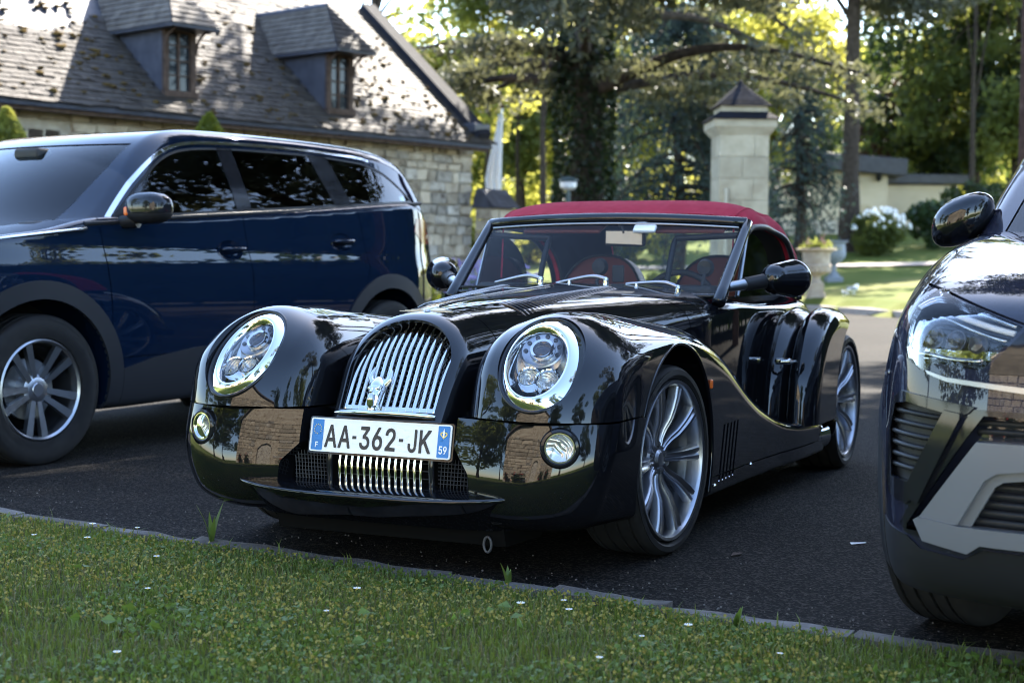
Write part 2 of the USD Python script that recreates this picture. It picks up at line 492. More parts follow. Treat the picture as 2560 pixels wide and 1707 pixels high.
# grille mesh: woven wire is built; dark behind
# ground
mat("asphalt", {"g": ("geometry", {}), "n": ("noise_texture", {"scale": .7, "detail": 5., "roughness": .6}), "v": ("voronoi_texture", {"scale": 130.}),
                "n3": ("noise_texture", {"scale": 240., "detail": 2.}),
                "r": ("rgb_ramp", {"ramp": [(.25, (.009, .0085, .0082)), (.55, (.0145, .0138, .0132)), (.8, (.024, .0215, .019))]}),
                "r2": ("rgb_ramp", {"ramp": [(.0, (.45, .45, .46)), (.55, (.9, .9, .9)), (.74, (1.25, 1.22, 1.15)), (.80, (3.6, 3.3, 2.9))]}),
                "m": ("mix", {"mix_type": "multiply", "fac": 1.}), "b": ("bump", {"strength": .6, "distance": .004}),
                "sep": ("separate_color", {}),
                "p": ("principled_bsdf", {"roughness": .88, "specular_ior_level": .10})},
    [("g.position", "n.vector"), ("g.position", "v.vector"), ("g.position", "n3.vector"), ("n.fac", "r.fac"), ("v.color", "sep.color"), ("sep.r", "r2.fac"),
     ("r.color", "m.color1"), ("r2.color", "m.color2"), ("m.color", "p.base_color"), ("v.distance", "b.height"), ("b.normal", "p.normal")])
mottled("soil", [(.3, (.045, .058, .014)), (.5, (.07, .085, .02)), (.7, (.10, .085, .035))], 3., .95, bump=.8, bscale=60, dist=.02)
mottled("lawn_ground", [(.3, (.085, .12, .02)), (.55, (.14, .16, .035)), (.75, (.20, .175, .07))], .35, .95, bump=.6, bscale=40, dist=.03)
mottled("pale_path", [(.3, (.36, .30, .27)), (.7, (.46, .40, .36))], 4., .9, bump=.3, bscale=80)
mottled("kerb_concrete", [(.25, (.085, .075, .066)), (.5, (.15, .135, .122)), (.75, (.23, .215, .2))], 9., .9, bump=.8, bscale=70, dist=.01, vary=.25)
# stone, slate, wood
mottled("stone_warm", [(.28, (.15, .11, .075)), (.40, (.34, .275, .20)), (.62, (.44, .375, .285)), (.8, (.50, .44, .35))], 4.5, .9, bump=.9, bscale=22, dist=.03, vary=.28)
mottled("stone_grey", [(.30, (.07, .05, .04)), (.40, (.30, .26, .21)), (.7, (.50, .45, .38))], 6., .9, bump=.9, bscale=22, dist=.03, vary=.3)
mottled("stone_mortar", [(.3, (.34, .29, .22)), (.7, (.46, .41, .33))], 5., .95, bump=.6, bscale=30)
mottled("ashlar", [(.3, (.35, .285, .19)), (.6, (.46, .385, .265)), (.8, (.52, .45, .33))], 3.5, .9, bump=.35, bscale=30, dist=.02, vary=.12)
mottled("slate", [(.3, (.055, .042, .034)), (.55, (.092, .076, .063)), (.75, (.145, .118, .095))], 5., .62, bump=.6, bscale=28, dist=.02, vary=.35)
mottled("slate_dark", [(.3, (.022, .022, .03)), (.7, (.05, .05, .062))], 6., .45, bump=.4, bscale=30, vary=.3)
mottled("cap_slate", [(.3, (.010, .010, .014)), (.7, (.024, .024, .032))], 6., .8, bump=.4, bscale=30, vary=.3)
mottled("moss", [(.3, (.08, .05, .014)), (.6, (.15, .095, .03)), (.8, (.22, .14, .04))], 14., .95, bump=.8, bscale=60)
mottled("weathered_wood", [(.3, (.045, .028, .02)), (.7, (.10, .066, .05))], 12., .85, bump=.4, bscale=40)
mottled("render_wall", [(.3, (.46, .385, .27)), (.7, (.54, .46, .34))], 1.2, .9, bump=.2, bscale=60)
mottled("bark", [(.3, (.022, .017, .013)), (.6, (.055, .042, .033)), (.8, (.085, .068, .055))], 9., .95, bump=1., bscale=26, dist=.05)
mottled("bark_red", [(.3, (.035, .018, .013)), (.6, (.075, .04, .028)), (.8, (.14, .09, .07))], 7., .95, bump=1., bscale=20, dist=.05)
plain("pane_dark", (.012, .014, .016), .05)
plain("grey_post", (.035, .06, .06), .5)
plain("flag_white", (.78, .79, .80), .8)
plain("urn_blue", (.17, .19, .22), .7)
mottled("urn_stone", [(.3, (.30, .235, .18)), (.7, (.44, .37, .30))], 8., .9, bump=.5, bscale=50)
plain("petal_white", (.80, .80, .78), .7)
plain("petal_pink", (.55, .22, .25), .7)
plain("petal_lilac", (.25, .18, .40), .7)
plain("petal_red", (.35, .01, .015), .7)
def leaf(name, a, b, tr, fac=.45, rough=.55):
    mat(name, {"g": ("geometry", {}), "r": ("rgb_ramp", {"ramp": [(0, a), (1, b)]}), "d": ("principled_bsdf", {"roughness": rough}),
               "t": ("translucent_bsdf", {"color": tr}), "m": ("mix_closure", {"fac": fac})},
        [("g.random_per_island", "r.fac"), ("r.color", "d.base_color"), ("d.BSDF", "m.closure1"), ("t.BSDF", "m.closure2")], surface="m.closure")
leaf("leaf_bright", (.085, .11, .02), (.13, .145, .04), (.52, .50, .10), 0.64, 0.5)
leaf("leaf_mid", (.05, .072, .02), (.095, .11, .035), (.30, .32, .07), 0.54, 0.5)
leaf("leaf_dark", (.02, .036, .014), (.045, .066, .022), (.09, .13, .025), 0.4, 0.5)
leaf("needle_blue", (.026, .046, .048), (.055, .078, .075), (.05, .085, .06), 0.3, 0.5)
leaf("needle_grey", (.055, .06, .042), (.11, .105, .075), (.15, .15, .07), 0.4, 0.5)
leaf("ivy_dark", (.012, .024, .008), (.03, .048, .014), (.03, .05, .01), 0.25, 0.4)
leaf("leaf_brown", (.06, .03, .022), (.12, .07, .05), (.09, .05, .03), .35)
leaf("leaf_glossy", (.04, .07, .03), (.10, .14, .07), (.14, .20, .05), .3, .25)
leaf("leaf_yellow", (.10, .12, .01), (.20, .20, .02), (.30, .32, .03), .45)
leaf("grass_blade", (.095, .135, .02), (.15, .18, .04), (.24, .29, .04), 0.35, 0.6)
leaf("grass_dry", (.17, .15, .05), (.28, .22, .10), (.2, .17, .06), 0.3, 0.6)
leaf("clover_leaf", (.09, .145, .022), (.15, .205, .04), (.2, .28, .04), 0.3, 0.5)
leaf("clover_tip", (.30, .26, .045), (.38, .28, .09), (.34, .28, .07), 0.3, 0.6)
leaf("rose_leaf", (.03, .05, .01), (.06, .09, .02), (.1, .13, .02), .3)
# ------------------------------------------------------------------ the setting: terrain, asphalt, foreground lawn, kerbs
EDGE = np.array([(-60, 44), (-14, 40), (0, 36), (6.4, 33), (7.2, 31), (7.8, 28.5), (9, 26), (14, 24), (60, 22)], float)
EDGE_LINE = sg.LineString(EDGE)
LAWN_FAR = sg.Polygon(list(EDGE) + [(400, 22), (400, 400), (-400, 400), (-400, 44)])
_rise = fn([(0, 0.02), (2, .12), (4.6, .44), (10, .84), (17, 1.85), (24, 2.3), (60, 3.5), (300, 6)])
def terrain(x, y):
    p = shapely.points(np.stack([np.ravel(x), np.ravel(y)], 1))
    d = shapely.distance(EDGE_LINE, p)
    ins = shapely.contains(LAWN_FAR, p)
    return np.where(ins, _rise(d), 0.0).reshape(np.shape(x))
K0, K1 = np.array([-1.94, 5.70]), np.array([.855, 3.97])
KD = (K1 - K0) / np.linalg.norm(K1 - K0)
KN = np.array([KD[1], -KD[0]])                       # towards the camera
if KN[1] > 0: KN = -KN
gx = np.unique(np.concatenate([np.linspace(-300, -30, 25), np.linspace(-30, 40, 120), np.linspace(40, 300, 25)]))
gy = np.unique(np.concatenate([np.linspace(-200, -30, 20), np.linspace(-30, 20, 30), np.linspace(20, 80, 140), np.linspace(80, 400, 30)]))
GX, GY = np.meshgrid(gx, gy, indexing="ij")
GZ = terrain(GX, GY)
GZ = GZ - np.where(GZ < 1e-6, .06, 0) + np.where(GZ > .01, .03 * meshkit.fbm(np.stack([GX, GY, 0 * GX], -1) * .5, 3), 0)
ni, nj = GX.shape
I, J = np.meshgrid(np.arange(ni - 1), np.arange(nj - 1), indexing="ij")
quad = np.stack([I * nj + J, (I + 1) * nj + J, (I + 1) * nj + J + 1, I * nj + J + 1], -1).reshape(-1, 4)
obj("ground", (np.stack([GX, GY, GZ], -1).reshape(-1, 3), quad), "lawn_ground", smooth=True, kind="structure", label="sunlit lawn rising in a bank behind the parking area")
A0, A1 = K0 - KD * 60, K1 + KD * 60
apoly = sg.Polygon([tuple(A0), tuple(A1), (80, 21)] + [tuple(p) for p in EDGE[::-1]] + [(-80, 50)])
apoly = sg.Polygon([tuple(A0), tuple(A1)] + [tuple(p) for p in EDGE[::-1]])
v, f = trimesh.creation.triangulate_polygon(apoly.buffer(0), engine="earcut")
obj("parking_area", (np.c_[v, np.zeros(len(v))], f if np.linalg.det(np.array([v[f[0][1]] - v[f[0][0]], v[f[0][2]] - v[f[0][0]]])) > 0 else f[:, ::-1]), "asphalt", kind="structure", label="dark asphalt of the parking area with fine pale chippings")
# near lawn: a gently uneven sheet up to the kerb
na, nb = 160, 70
uu, vv = np.meshgrid(np.linspace(-6, 6, na), np.linspace(0.05, 9, nb) ** 1.0, indexing="ij")
NX = K0[0] + KD[0] * (uu + 1.6) + KN[0] * vv
NY = K0[1] + KD[1] * (uu + 1.6) + KN[1] * vv
def near_z(x, y):
    d = (np.asarray(x) - K0[0]) * KN[0] + (np.asarray(y) - K0[1]) * KN[1]
    return .012 + .03 * np.clip(d / .5, 0, 1) + .03 * (meshkit.fbm(np.stack([x, y, 0 * x], -1) * 1.6, 3, 5) - .5)
I, J = np.meshgrid(np.arange(na - 1), np.arange(nb - 1), indexing="ij")
quad = np.stack([I * nb + J, I * nb + J + 1, (I + 1) * nb + J + 1, (I + 1) * nb + J], -1).reshape(-1, 4)
obj("near_lawn", (np.stack([NX, NY, near_z(NX, NY)], -1).reshape(-1, 3), quad), "soil", smooth=True, kind="structure", label="patchy soil and moss under the near grass strip")
# wide garden ground behind the camera
bp = [K0 - KD * 50 + KN * 8.9, K1 + KD * 50 + KN * 8.9, K1 + KD * 50 + KN * 60, K0 - KD * 50 + KN * 60]
bp2 = [K0 - KD * 50, K0 - KD * 4.2, K0 - KD * 4.2 + KN * 8.9, K0 - KD * 50 + KN * 8.9]
bp3 = [K1 + KD * 4.1, K1 + KD * 50, K1 + KD * 50 + KN * 8.9, K1 + KD * 4.1 + KN * 8.9]
vs = np.array([(*p, .035) for q in (bp, bp2, bp3) for p in q])
obj("garden_lawn", (vs, np.array([[0, 3, 2, 1], [4, 7, 6, 5], [8, 11, 10, 9]])), "lawn_ground", kind="structure", label="garden lawn on the near side of the kerb")

# thin edging stones of the near strip: uneven, some sunk
rng = np.random.default_rng(4)
kerb = thing("kerb", "worn concrete edging between the near grass strip and the asphalt", "kerb", kind="structure")
t = -3.2
while t < 7.2:
    L = rng.uniform(.32, .62)
    c = K0 + KD * (t + L / 2)
    b = trimesh.creation.box((L - .010, .075, .10)).subdivide().subdivide()
    vv_ = np.array(b.vertices); vv_ += (meshkit.noise(vv_ * 24 + t * 7)[:, None] - .5) * .014 * np.array([.3, 1, 1])
    b = trimesh.Trimesh(vv_, b.faces, process=False)
    obj("edging_stone", xf(b, (c[0] - KN[0] * .012, c[1] - KN[1] * .012, -.022 + rng.uniform(-.006, .008)), rz=math.atan2(KD[1], KD[0]) + rng.normal(0, .008), rx=rng.normal(0, .04)), "kerb_concrete", kerb, smooth=40)
    t += L
# pale kerb of the far lawn
fk = thing("far_kerb", "pale stone kerb along the sunlit far lawn", "kerb", kind="structure")
Ls = EDGE_LINE.length
s0 = EDGE_LINE.project(sg.Point(0, 36)); s1 = EDGE_LINE.project(sg.Point(12, 24.6))
t = s0
while t < s1:
    p, q = np.array(EDGE_LINE.interpolate(t).coords[0]), np.array(EDGE_LINE.interpolate(t + .9).coords[0])
    d = (q - p) / np.linalg.norm(q - p)
    c = (p + q) / 2
    obj("kerb_stone", rbox(c[0] , c[1], .05, .885, .42, .16, .02, rz=math.atan2(d[1], d[0]), seg=6), "pale_path", fk)
    t += .9
# light garden path crossing the bank
pp = np.array([(3.0, 43.5), (9, 42.2), (14, 41.6), (24, 41.5)])
pl = sg.LineString(pp)
pts, fs = [], []
for k, t in enumerate(np.linspace(0, pl.length, 30)):
    c = np.array(pl.interpolate(t).coords[0]); 
    for o in (-.45, .45):
        pts.append((c[0], c[1] + o, float(terrain(np.array([c[0]]), np.array([c[1] + o]))[0]) + .06))
    if k: fs.append([2 * k - 2, 2 * k, 2 * k + 1, 2 * k - 1])
obj("path", (np.array(pts), np.array(fs)), "pale_path", kind="structure", label="pale garden path crossing the lawn bank")
# ------------------------------------------------------------------ the stone house with its slate roof and two dormers
HB = np.array([-.50, 28.81]); HU = np.array([-.6501, -.7598]); HN = np.array([-.7598, .6501])     # s: towards the near end, t: into the house
ZE, TB = 3.25, .86
house = UsdGeom.Xform.Define(stage, numbered("/World/stone_house")).GetPrim()
setdata(house, "long stone house with mossy slate roof and two hipped dormers", "house")
def hp(s, t, z): return np.array([HB[0] + HU[0] * s + HN[0] * t, HB[1] + HU[1] * s + HN[1] * t, z])
HX, HY = np.array([*HU, 0.]), np.array([*HN, 0.])
TW = .40
def hwall(m): return frame_xf(m, [HB[0] + HN[0] * TW, HB[1] + HN[1] * TW, 0], HX, HY, [0, 0, 1.])
def hplace(m): return frame_xf(m, [HB[0], HB[1], 0], HX, HY, [0, 0, 1.])      # mesh in (s, t, z)
def hroof(s, t, off=0.0):
    c = math.cos(math.atan(TB))
    return hp(s, t - off * math.sin(math.atan(TB)), ZE + TB * t + off * c)
wall_t = .0
walls = part("wall", house)
obj("wall_core", hwall(cat(box(6, .35, 1.72, 12, .58, 3.44), box(.28, 3.0, 1.72, .55, 5.6, 3.44), box(11.7, 3.0, 1.72, .55, 5.6, 3.44), box(6, 5.6, 1.72, 12, .5, 3.44))), "stone_mortar", walls)
gab = prism([(.05, 3.4), (5.3, 3.4), (2.68, 3.4 + 2.62 * TB)], .02, .5, "x")
obj("gable", hwall(to_tm(gab)), "stone_mortar", walls)
r = np.random.default_rng(11)
z = .06
count = 0
while z < 3.38:
    h_ = r.uniform(.13, .25)
    if z + h_ > 3.40: h_ = 3.42 - z
    s_ = -.02
    while s_ < 12:
        w_ = r.uniform(.15, .44) if s_ < 3.6 else r.uniform(.34, .64)
        hidden = s_ > 4.0 and z + h_ < 2.25
        garage = 8.95 < s_ + w_ / 2 < 10.9 and z < 2.9
        if not hidden and not garage:
            dz = r.uniform(-.012, .012)
            m_ = chbox(s_ + w_ / 2, .055 + r.uniform(-.012, .014), z + h_ / 2 + dz * .3, w_ - .022, .11, h_ - .02, .014)
            vv_ = np.array(m_.vertices); vv_ += r.normal(0, .012, vv_.shape)
            obj("stone", hwall(trimesh.Trimesh(vv_, m_.faces, process=False)), "stone_grey" if s_ < 3.2 and r.random() < .5 else "stone_warm", walls)
            count += 1
        s_ += w_
    z += h_
obj("garage_door", hwall(cat(box(9.93, .10, 1.45, 1.9, .05, 2.9), *[box(9.1 + .28 * k, .07, 1.45, .24, .02, 2.86) for k in range(7)])), "weathered_wood", house)
# roof: deck, slates, ridge
roof = part("roof", house)
cb = math.cos(math.atan(TB)); sb_ = math.sin(math.atan(TB))
deck = prism([(.0, ZE - .09), (.03, ZE - .0), (3.3, ZE + 3.3 * TB - .02), (6.6, ZE), (6.6, ZE - .08), (3.3, ZE + 3.3 * TB - .14)], -.15, 12.3, "x")
obj("roof_deck", hplace(to_tm(deck)), "slate_dark", roof)
def slate_at(s, t, w, ln, lift, tilt):
    """a thin slate lying on the roof plane: its lower edge at t, butt lifted"""
    c = np.array([[-w / 2, 0, lift + .009], [w / 2, 0, lift + .009 + tilt], [w / 2, ln, .004], [-w / 2, ln, .004], [-w / 2, 0, lift], [w / 2, 0, lift + tilt], [w / 2, ln, -.002], [-w / 2, ln, -.002]])
    q = [[0, 1, 2, 3], [0, 4, 5, 1], [1, 5, 6, 2], [0, 3, 7, 4]]
    v = np.array([hroof(s + a, t + b * cb, o) for a, b, o in c])
    f = np.array([x for a, b, c_, d in q for x in ((a, c_, b), (a, d, c_))])[:, ::-1]
    f = f[:, ::-1]
    return v, f
ex = .125
nrow = int(3.9 / cb / ex)
D_S = [3.49, 6.90]
cells = []
for i in range(nrow):
    t = -.02 + i * ex * cb
    s_ = -.16 + (i % 2) * .11
    while s_ < 12.2:
        w_ = .215
        inside = any(abs(s_ - d) < .36 and .42 < t < 1.7 for d in D_S)
        vis = t < .35 + 3.4 * max(0, 1 - s_ / 8.5) + 1.0
        if not inside and vis and t < 3.25: cells.append((s_, t, w_))
        s_ += w_ + .004
r = np.random.default_rng(5)
def kick(t): return .0
V_, F_, n0 = [], [], 0
# the slates that show largest: the lit fields by the dormers
cells.sort(key=lambda c: abs(c[0] - 2.2) + abs(c[1] - .6) * 1.2)
for k, (s_, t, w_) in enumerate(cells):
    v, f = slate_at(s_ + r.normal(0, .004), t + r.normal(0, .006), w_, .20, .012 + abs(r.normal(0, .005)), r.normal(0, .005))
    if k < 300: raw_mesh(numbered(P_(roof) + "/slate"), v, f, None, "slate")
    else:
        V_.append(v); F_.append(f + n0); n0 += len(v)
setdata(raw_mesh(numbered(P_(roof) + "/slate_field"), np.vstack(V_), np.vstack(F_), None, "slate"), kind="stuff")
# slated verge standing up along the right rake, with its shaded inner face
vb = [hroof(-.18, -.05, .0), hroof(-.18, 3.1, .0)]
vg = []
for s0_, s1_, hgt in ((-.12, .20, .13),):
    pts = [hroof(s0_, .10, -.1), hroof(s1_, .10, -.1), hroof(s1_, .10, hgt), hroof(s0_, .10, hgt + .03), hroof(s0_, 3.32, -.1), hroof(s1_, 3.32, -.1), hroof(s1_, 3.32, hgt), hroof(s0_, 3.32, hgt + .03)]
    vm = trimesh.convex.convex_hull(np.array(pts))
    vg.append(vm)
obj("verge", cat(vg), "cap_slate", roof)
obj("kneeler", hplace(rbox(0.02, .30, ZE + .30, .46, .40, .18, .03, seg=6)), "slate_dark", roof, smooth=30)
ms = []
for k in range(600):
    s_, t = r.uniform(.3, 11), r.uniform(.05, 2.6)
    if any(abs(s_ - d) < .5 and .3 < t for d in D_S): continue
    sz = r.uniform(.012, .045) * (1.6 if r.random() < .12 else 1)
    m_ = trimesh.creation.icosphere(1, sz)
    vv_ = np.array(m_.vertices) * [1.5, 1.1, .35]; vv_ += r.normal(0, sz * .22, vv_.shape)
    ms.append(trimesh.Trimesh(vv_ + hroof(s_, t, .02), m_.faces, process=False))
obj("moss", cat(ms), "moss", roof, smooth=True, kind="stuff")
obj("fascia", hplace(box(6, .09, ZE - .10, 12.2, .05, .10)), "weathered_wood", roof)
# dormers
def dormer(sc):
    d = part("dormer", house)
    s0_, s1_, tf = sc - .30, sc + .30, .38
    z0, ze, zr = ZE + TB * tf - .05, 4.66, 5.46
    # timber front with a tall window
    fw = cat(box(s0_ + .04, tf, (z0 + ze) / 2, .09, .10, ze - z0), box(s1_ - .04, tf, (z0 + ze) / 2, .09, .10, ze - z0), box(sc, tf, ze - .06, .60, .10, .12), box(sc, tf - .02, z0 + .06, .64, .16, .10))
    fr_ = obj("window_frame", hplace(fw), "weathered_wood", d)
    obj("pane", hplace(box(sc, tf + .03, (z0 + ze) / 2, .46, .02, ze - z0 - .1)), "pane_dark", d)
    obj("glazing_bar", hplace(cat(box(sc, tf + .005, (z0 + ze) / 2, .035, .04, ze - z0 - .1), *[box(sc, tf + .008, z0 + .12 + q * (ze - z0 - .2), .46, .03, .022) for q in (.25, .5, .75)])), "weathered_wood", d)
    # slated cheeks
    for sx in (s0_, s1_):
        ck = prism([(tf, z0), (tf, ze), ((ze - ZE) / TB + .1, ze), (tf + .05, z0)], sx - .02, sx + .02, "x")
        obj("cheek", hplace(to_tm(ck)), "slate_dark", d)
    # roof with a hipped front, each face its own courses of slate
    so, fo = .16, .46
    A = np.array([s0_ - so, tf - fo, ze - .04]); B = np.array([s1_ + so, tf - fo, ze - .04])
    R0 = np.array([sc, tf + .30, zr]); R1 = np.array([sc, (zr - ZE) / TB + .15, zr])
    C = np.array([s0_ - so, (ze - .04 - ZE) / TB + .1, ze - .04]); D = np.array([s1_ + so, (ze - .04 - ZE) / TB + .1, ze - .04])
    def face(name, e0, e1, t0, t1, rows, w):
        """slate courses between the eave e0-e1 and the top t0-t1"""
        nn = np.cross(e1 - e0, (t0 + t1) / 2 - e0); nn /= np.linalg.norm(nn)
        if nn[2] < 0: nn = -nn
        V, Fc = [], []
        for i in range(rows):
            q0, q1 = i / rows, min(1, (i + 1.25) / rows)
            a, b = e0 + (t0 - e0) * q0, e1 + (t1 - e1) * q0
            a2, b2 = e0 + (t0 - e0) * q1, e1 + (t1 - e1) * q1
            ln = np.linalg.norm(b - a)
            k = max(1, int(ln / w))
            for j in range(k):
                f0, f1 = (j + .01) / k, (j + .99) / k
                p = [a + (b - a) * f0, a + (b - a) * f1, a2 + (b2 - a2) * f1, a2 + (b2 - a2) * f0]
                l_ = .016 + r.normal(0, .003)
                n_ = len(V)
                V += [p[0] + nn * (l_ + .008), p[1] + nn * (l_ + .008), p[2] + nn * .004, p[3] + nn * .004, p[0] + nn * l_, p[1] + nn * l_]
                Fc += [[n_, n_ + 1, n_ + 2], [n_, n_ + 2, n_ + 3], [n_ + 4, n_ + 5, n_ + 1], [n_ + 4, n_ + 1, n_]]
        t = trimesh.Trimesh(np.array(V), np.array(Fc), process=False)
        obj(name, hplace(t), "slate", d)
    face("roof_side", A, C, R0, R1, 9, .17)
    face("roof_side", B, D, R0, R1, 9, .17)
    face("hip", A, B, R0, R0 + [.001, 0, 0], 9, .17)
    core = trimesh.convex.convex_hull(np.array([A, B, C, D, R0, R1, A - [0, 0, .05], B - [0, 0, .05], C - [0, 0, .05], D - [0, 0, .05]]))
    obj("roof_core", hplace(core), "slate_dark", d)
    rd = [cyl(R0 + (R1 - R0) * q, R0 + (R1 - R0) * (q + .11), .045, .05, 8) for q in np.linspace(0, .88, 9)]
    obj("ridge_tile", hplace(cat(rd)), "slate_dark", d, smooth=30)
    for sx in (s0_, s1_):
        obj("bracket", hplace(tube(spline([(sx, tf - .06, ze - .42), (sx, tf - .12, ze - .22), (sx, tf - .40, ze - .07)], 10), .022, 6)), "weathered_wood", d, smooth=True)
for sc in D_S: dormer(sc)
# small slate-capped wall end beside the house
wl = thing("wall_stub", "low stone garden wall with a slate coping beside the house", "garden wall")
r = np.random.default_rng(8)
for i in range(9):
    z = .02 + i * .225
    cut = [0, r.uniform(.25, .5), .74]
    for a, b in zip(cut[:-1], cut[1:]):
        obj("stone", hplace(chbox(-.06 - (a + b) / 2, .16 + r.uniform(-.01, .01), z + .11, b - a - .02, .40, .208, .015)), "stone_warm", wl)
for q in range(4):
    for k in range(4):
        s0_ = -.02 - k * .20
        z = 2.07 + .085 * q; t0 = -.13 + .085 * q
        obj("slate", hplace(box(s0_ - .10, t0 + .04, z + .03, .19, .16, .012, rx=.75)), "slate_dark", wl)
obj("coping_core", hplace(to_tm(prism([(-.10, 2.04), (.42, 2.04), (.30, 2.40), (.20, 2.40)], -.78, -.02, "x"))), "slate_dark", wl)
# ------------------------------------------------------------------ gate pillar
PY = 23.3; PXc = (1842 - 1280) / 3760.3 * PY; PW = .76
pil = thing("gate_pillar", "pale ashlar gate pillar with a two-tier pyramid slate cap", "pillar", (PXc, PY, 0), .04)
obj("pillar_core", box(0, 0, 1.45, PW - .03, PW - .03, 2.9), "stone_mortar", pil)
r = np.random.default_rng(3)
z = 0
row = 0
while z < 2.86:
    h_ = .329
    cuts = [-PW / 2, (-.08 if row % 2 else .12) + r.uniform(-.05, .05), PW / 2]
    for a, b in zip(cuts[:-1], cuts[1:]):
        obj("ashlar_block", chbox((a + b) / 2, -PW / 4 - r.uniform(0, .004), z + h_ / 2, b - a - .006, PW / 2, h_ - .006, .006), "ashlar", pil)
        obj("ashlar_block", xf(chbox((a + b) / 2, -PW / 4, z + h_ / 2, b - a - .006, PW / 2 - .01, h_ - .006, .006), rz=math.pi), "ashlar", pil)
    z += h_; row += 1
zc = z
obj("cornice", to_tm(Manifold.batch_hull([Manifold.cube([PW, PW, .02], True).translate([0, 0, zc]), Manifold.cube([PW + .20, PW + .20, .02], True).translate([0, 0, zc + .13])]) + Manifold.cube([PW + .20, PW + .20, .10], True).translate([0, 0, zc + .18])), "ashlar", pil)
def pyramid(w0, w1, z0, z1): return Manifold.batch_hull([Manifold.cube([w0, w0, .012], True).translate([0, 0, z0]), Manifold.cube([max(w1, .02), max(w1, .02), .012], True).translate([0, 0, z1])])
obj("lower_cap", to_tm(pyramid(PW + .28, PW - .02, zc + .235, zc + .345)), "cap_slate", pil)
obj("cap_block", to_tm(Manifold.cube([PW - .06, PW - .06, .10], True).translate([0, 0, zc + .39])), "ashlar", pil)
V, Fc = [], []
rows = 8
for i in range(rows):
    w0, w1 = (PW + .02) * (1 - i / rows) + .03, (PW + .02) * (1 - (i + 1.15) / rows) + .03
    obj("slate_course", to_tm(pyramid(w0, max(w1, .03), zc + .445 + .047 * i, zc + .445 + .047 * (i + 1))), "cap_slate", pil)
obj("finial", xf(trimesh.creation.icosphere(2, .035), (0, 0, zc + .445 + .047 * rows + .01)), "cap_slate", pil, smooth=True)
obj("down_pipe", cyl((-PW / 2 + .11, -PW / 2 - .035, .1), (-PW / 2 + .11, -PW / 2 - .035, 2.15), .030, n=12), "render_wall", pil, smooth=40)

# ------------------------------------------------------------------ the low rendered house in the trees
BY = 56.0
def bx_at(px): return (px - 1280) / 3760.3 * BY
bz0 = 2.2
bung = thing("bungalow", "low beige rendered bungalow with a dark flat roof among the trees", "house", (0, 0, 0))
xl, xm, xr = bx_at(1925), bx_at(2212), bx_at(2330)
zt = 1 + (663 - 425) / 3760.3 * BY
obj("wall", cat(box((xl + xm) / 2, BY + 1.5, (bz0 + zt) / 2 - .3, xm - xl, 3, zt - bz0 + .6)), "render_wall", bung)
obj("wing_wall", cat(box((xm + xr) / 2 + .4, BY + 2.6, (bz0 + zt) / 2 - .55, xr - xm + 1.0, 3, zt - bz0 + .1)), "render_wall", bung)
obj("roof", cat(rbox((xl + xm) / 2 + .15, BY + 1.3, zt + .25, xm - xl + .9, 3.7, .62, .04, ry=.07, seg=6)), "slate_dark", bung, smooth=30)
obj("wing_roof", cat(rbox((xm + xr) / 2 + .8, BY + 2.5, zt - .28, xr - xm + 1.4, 3.6, .36, .04, seg=6)), "slate_dark", bung, smooth=30)
obj("wall_lamp", xf(cat(lathe([(0, .16), (.10, .12), (.12, -.05), (.07, -.16), (0, -.18)], 12), box(0, .1, 0, .05, .2, .05)), (bx_at(2187), BY - .18, 1 + (663 - 443) / 3760.3 * BY)), "black_trim", bung, smooth=40)
for (px, pz, w_, h_) in ((2095, 450, 1.5, .30), (2140, 516, .9, .16)):
    obj("wall_panel", box(bx_at(px), BY - .04, 1 + (663 - pz) / 3760.3 * BY, w_, .08, h_), "ashlar", bung)
obj("plinth", box((xl + xm) / 2, BY - .06, bz0 + .1, xm - xl + .1, .12, .7), "stone_grey", bung)

# ------------------------------------------------------------------ stone house behind the camera: it shows only in the paintwork
back = thing("garden_house", "sunlit rubble stone house across the garden seen in the car reflections", "house", (-6.6, -3.6, 0), math.radians(-37))
gw = 7.6
poly = [(-gw / 2, 0), (gw / 2, 0), (gw / 2, 4.6), (.0, 7.2), (-gw / 2, 4.6)]
door_ = rpoly([(-.55, 0), (.55, 0), (.55, 2.5), (-.55, 2.5)], .25)
obj("wall", to_tm(prism(poly, -.5, 0, "y") - prism([(-.6, -.1), (.6, -.1), (.6, 2.2), (.4, 2.6), (0, 2.75), (-.4, 2.6), (-.6, 2.2)], -.2, .2, "y")), "stone_warm", back)
obj("side_wall", cat(box(-gw / 2 + .25, -4.2, 2.3, .5, 7.4, 4.6), box(gw / 2 - .25, -4.2, 2.3, .5, 7.4, 4.6)), "stone_warm", back)
rr_ = np.random.default_rng(2)
z = .05
while z < 4.5:
    h_ = rr_.uniform(.2, .36); x = -gw / 2
    while x < gw / 2 - .1:
        w_ = min(rr_.uniform(.3, .7), gw / 2 - x)
        if not (abs(x + w_ / 2) < .95 and z < 2.9) and x + w_ <= gw / 2:
            m_ = xf(chbox(x + w_ / 2, 0, z + h_ / 2, w_ - .03, .10, h_ - .03, .02), (0, .04, 0))
            v = np.array(m_.vertices) * [1, -1, 1] + [0, .06, 0]
            obj("stone", trimesh.Trimesh(v + rr_.normal(0, .008, v.shape), m_.faces[:, ::-1], process=False), "stone_warm" if rr_.random() < .75 else "stone_grey", back)
        x += w_
    z += h_
obj("door", box(0, -.18, 1.35, 1.1, .06, 2.7), "stone_grey", back)
obj("roof", to_tm(prism([(-gw / 2 - .35, 4.35), (0, 7.45), (gw / 2 + .35, 4.35), (gw / 2 + .35, 4.55), (0, 7.7), (-gw / 2 - .35, 4.55)], -8, .25, "y")), "slate", back)
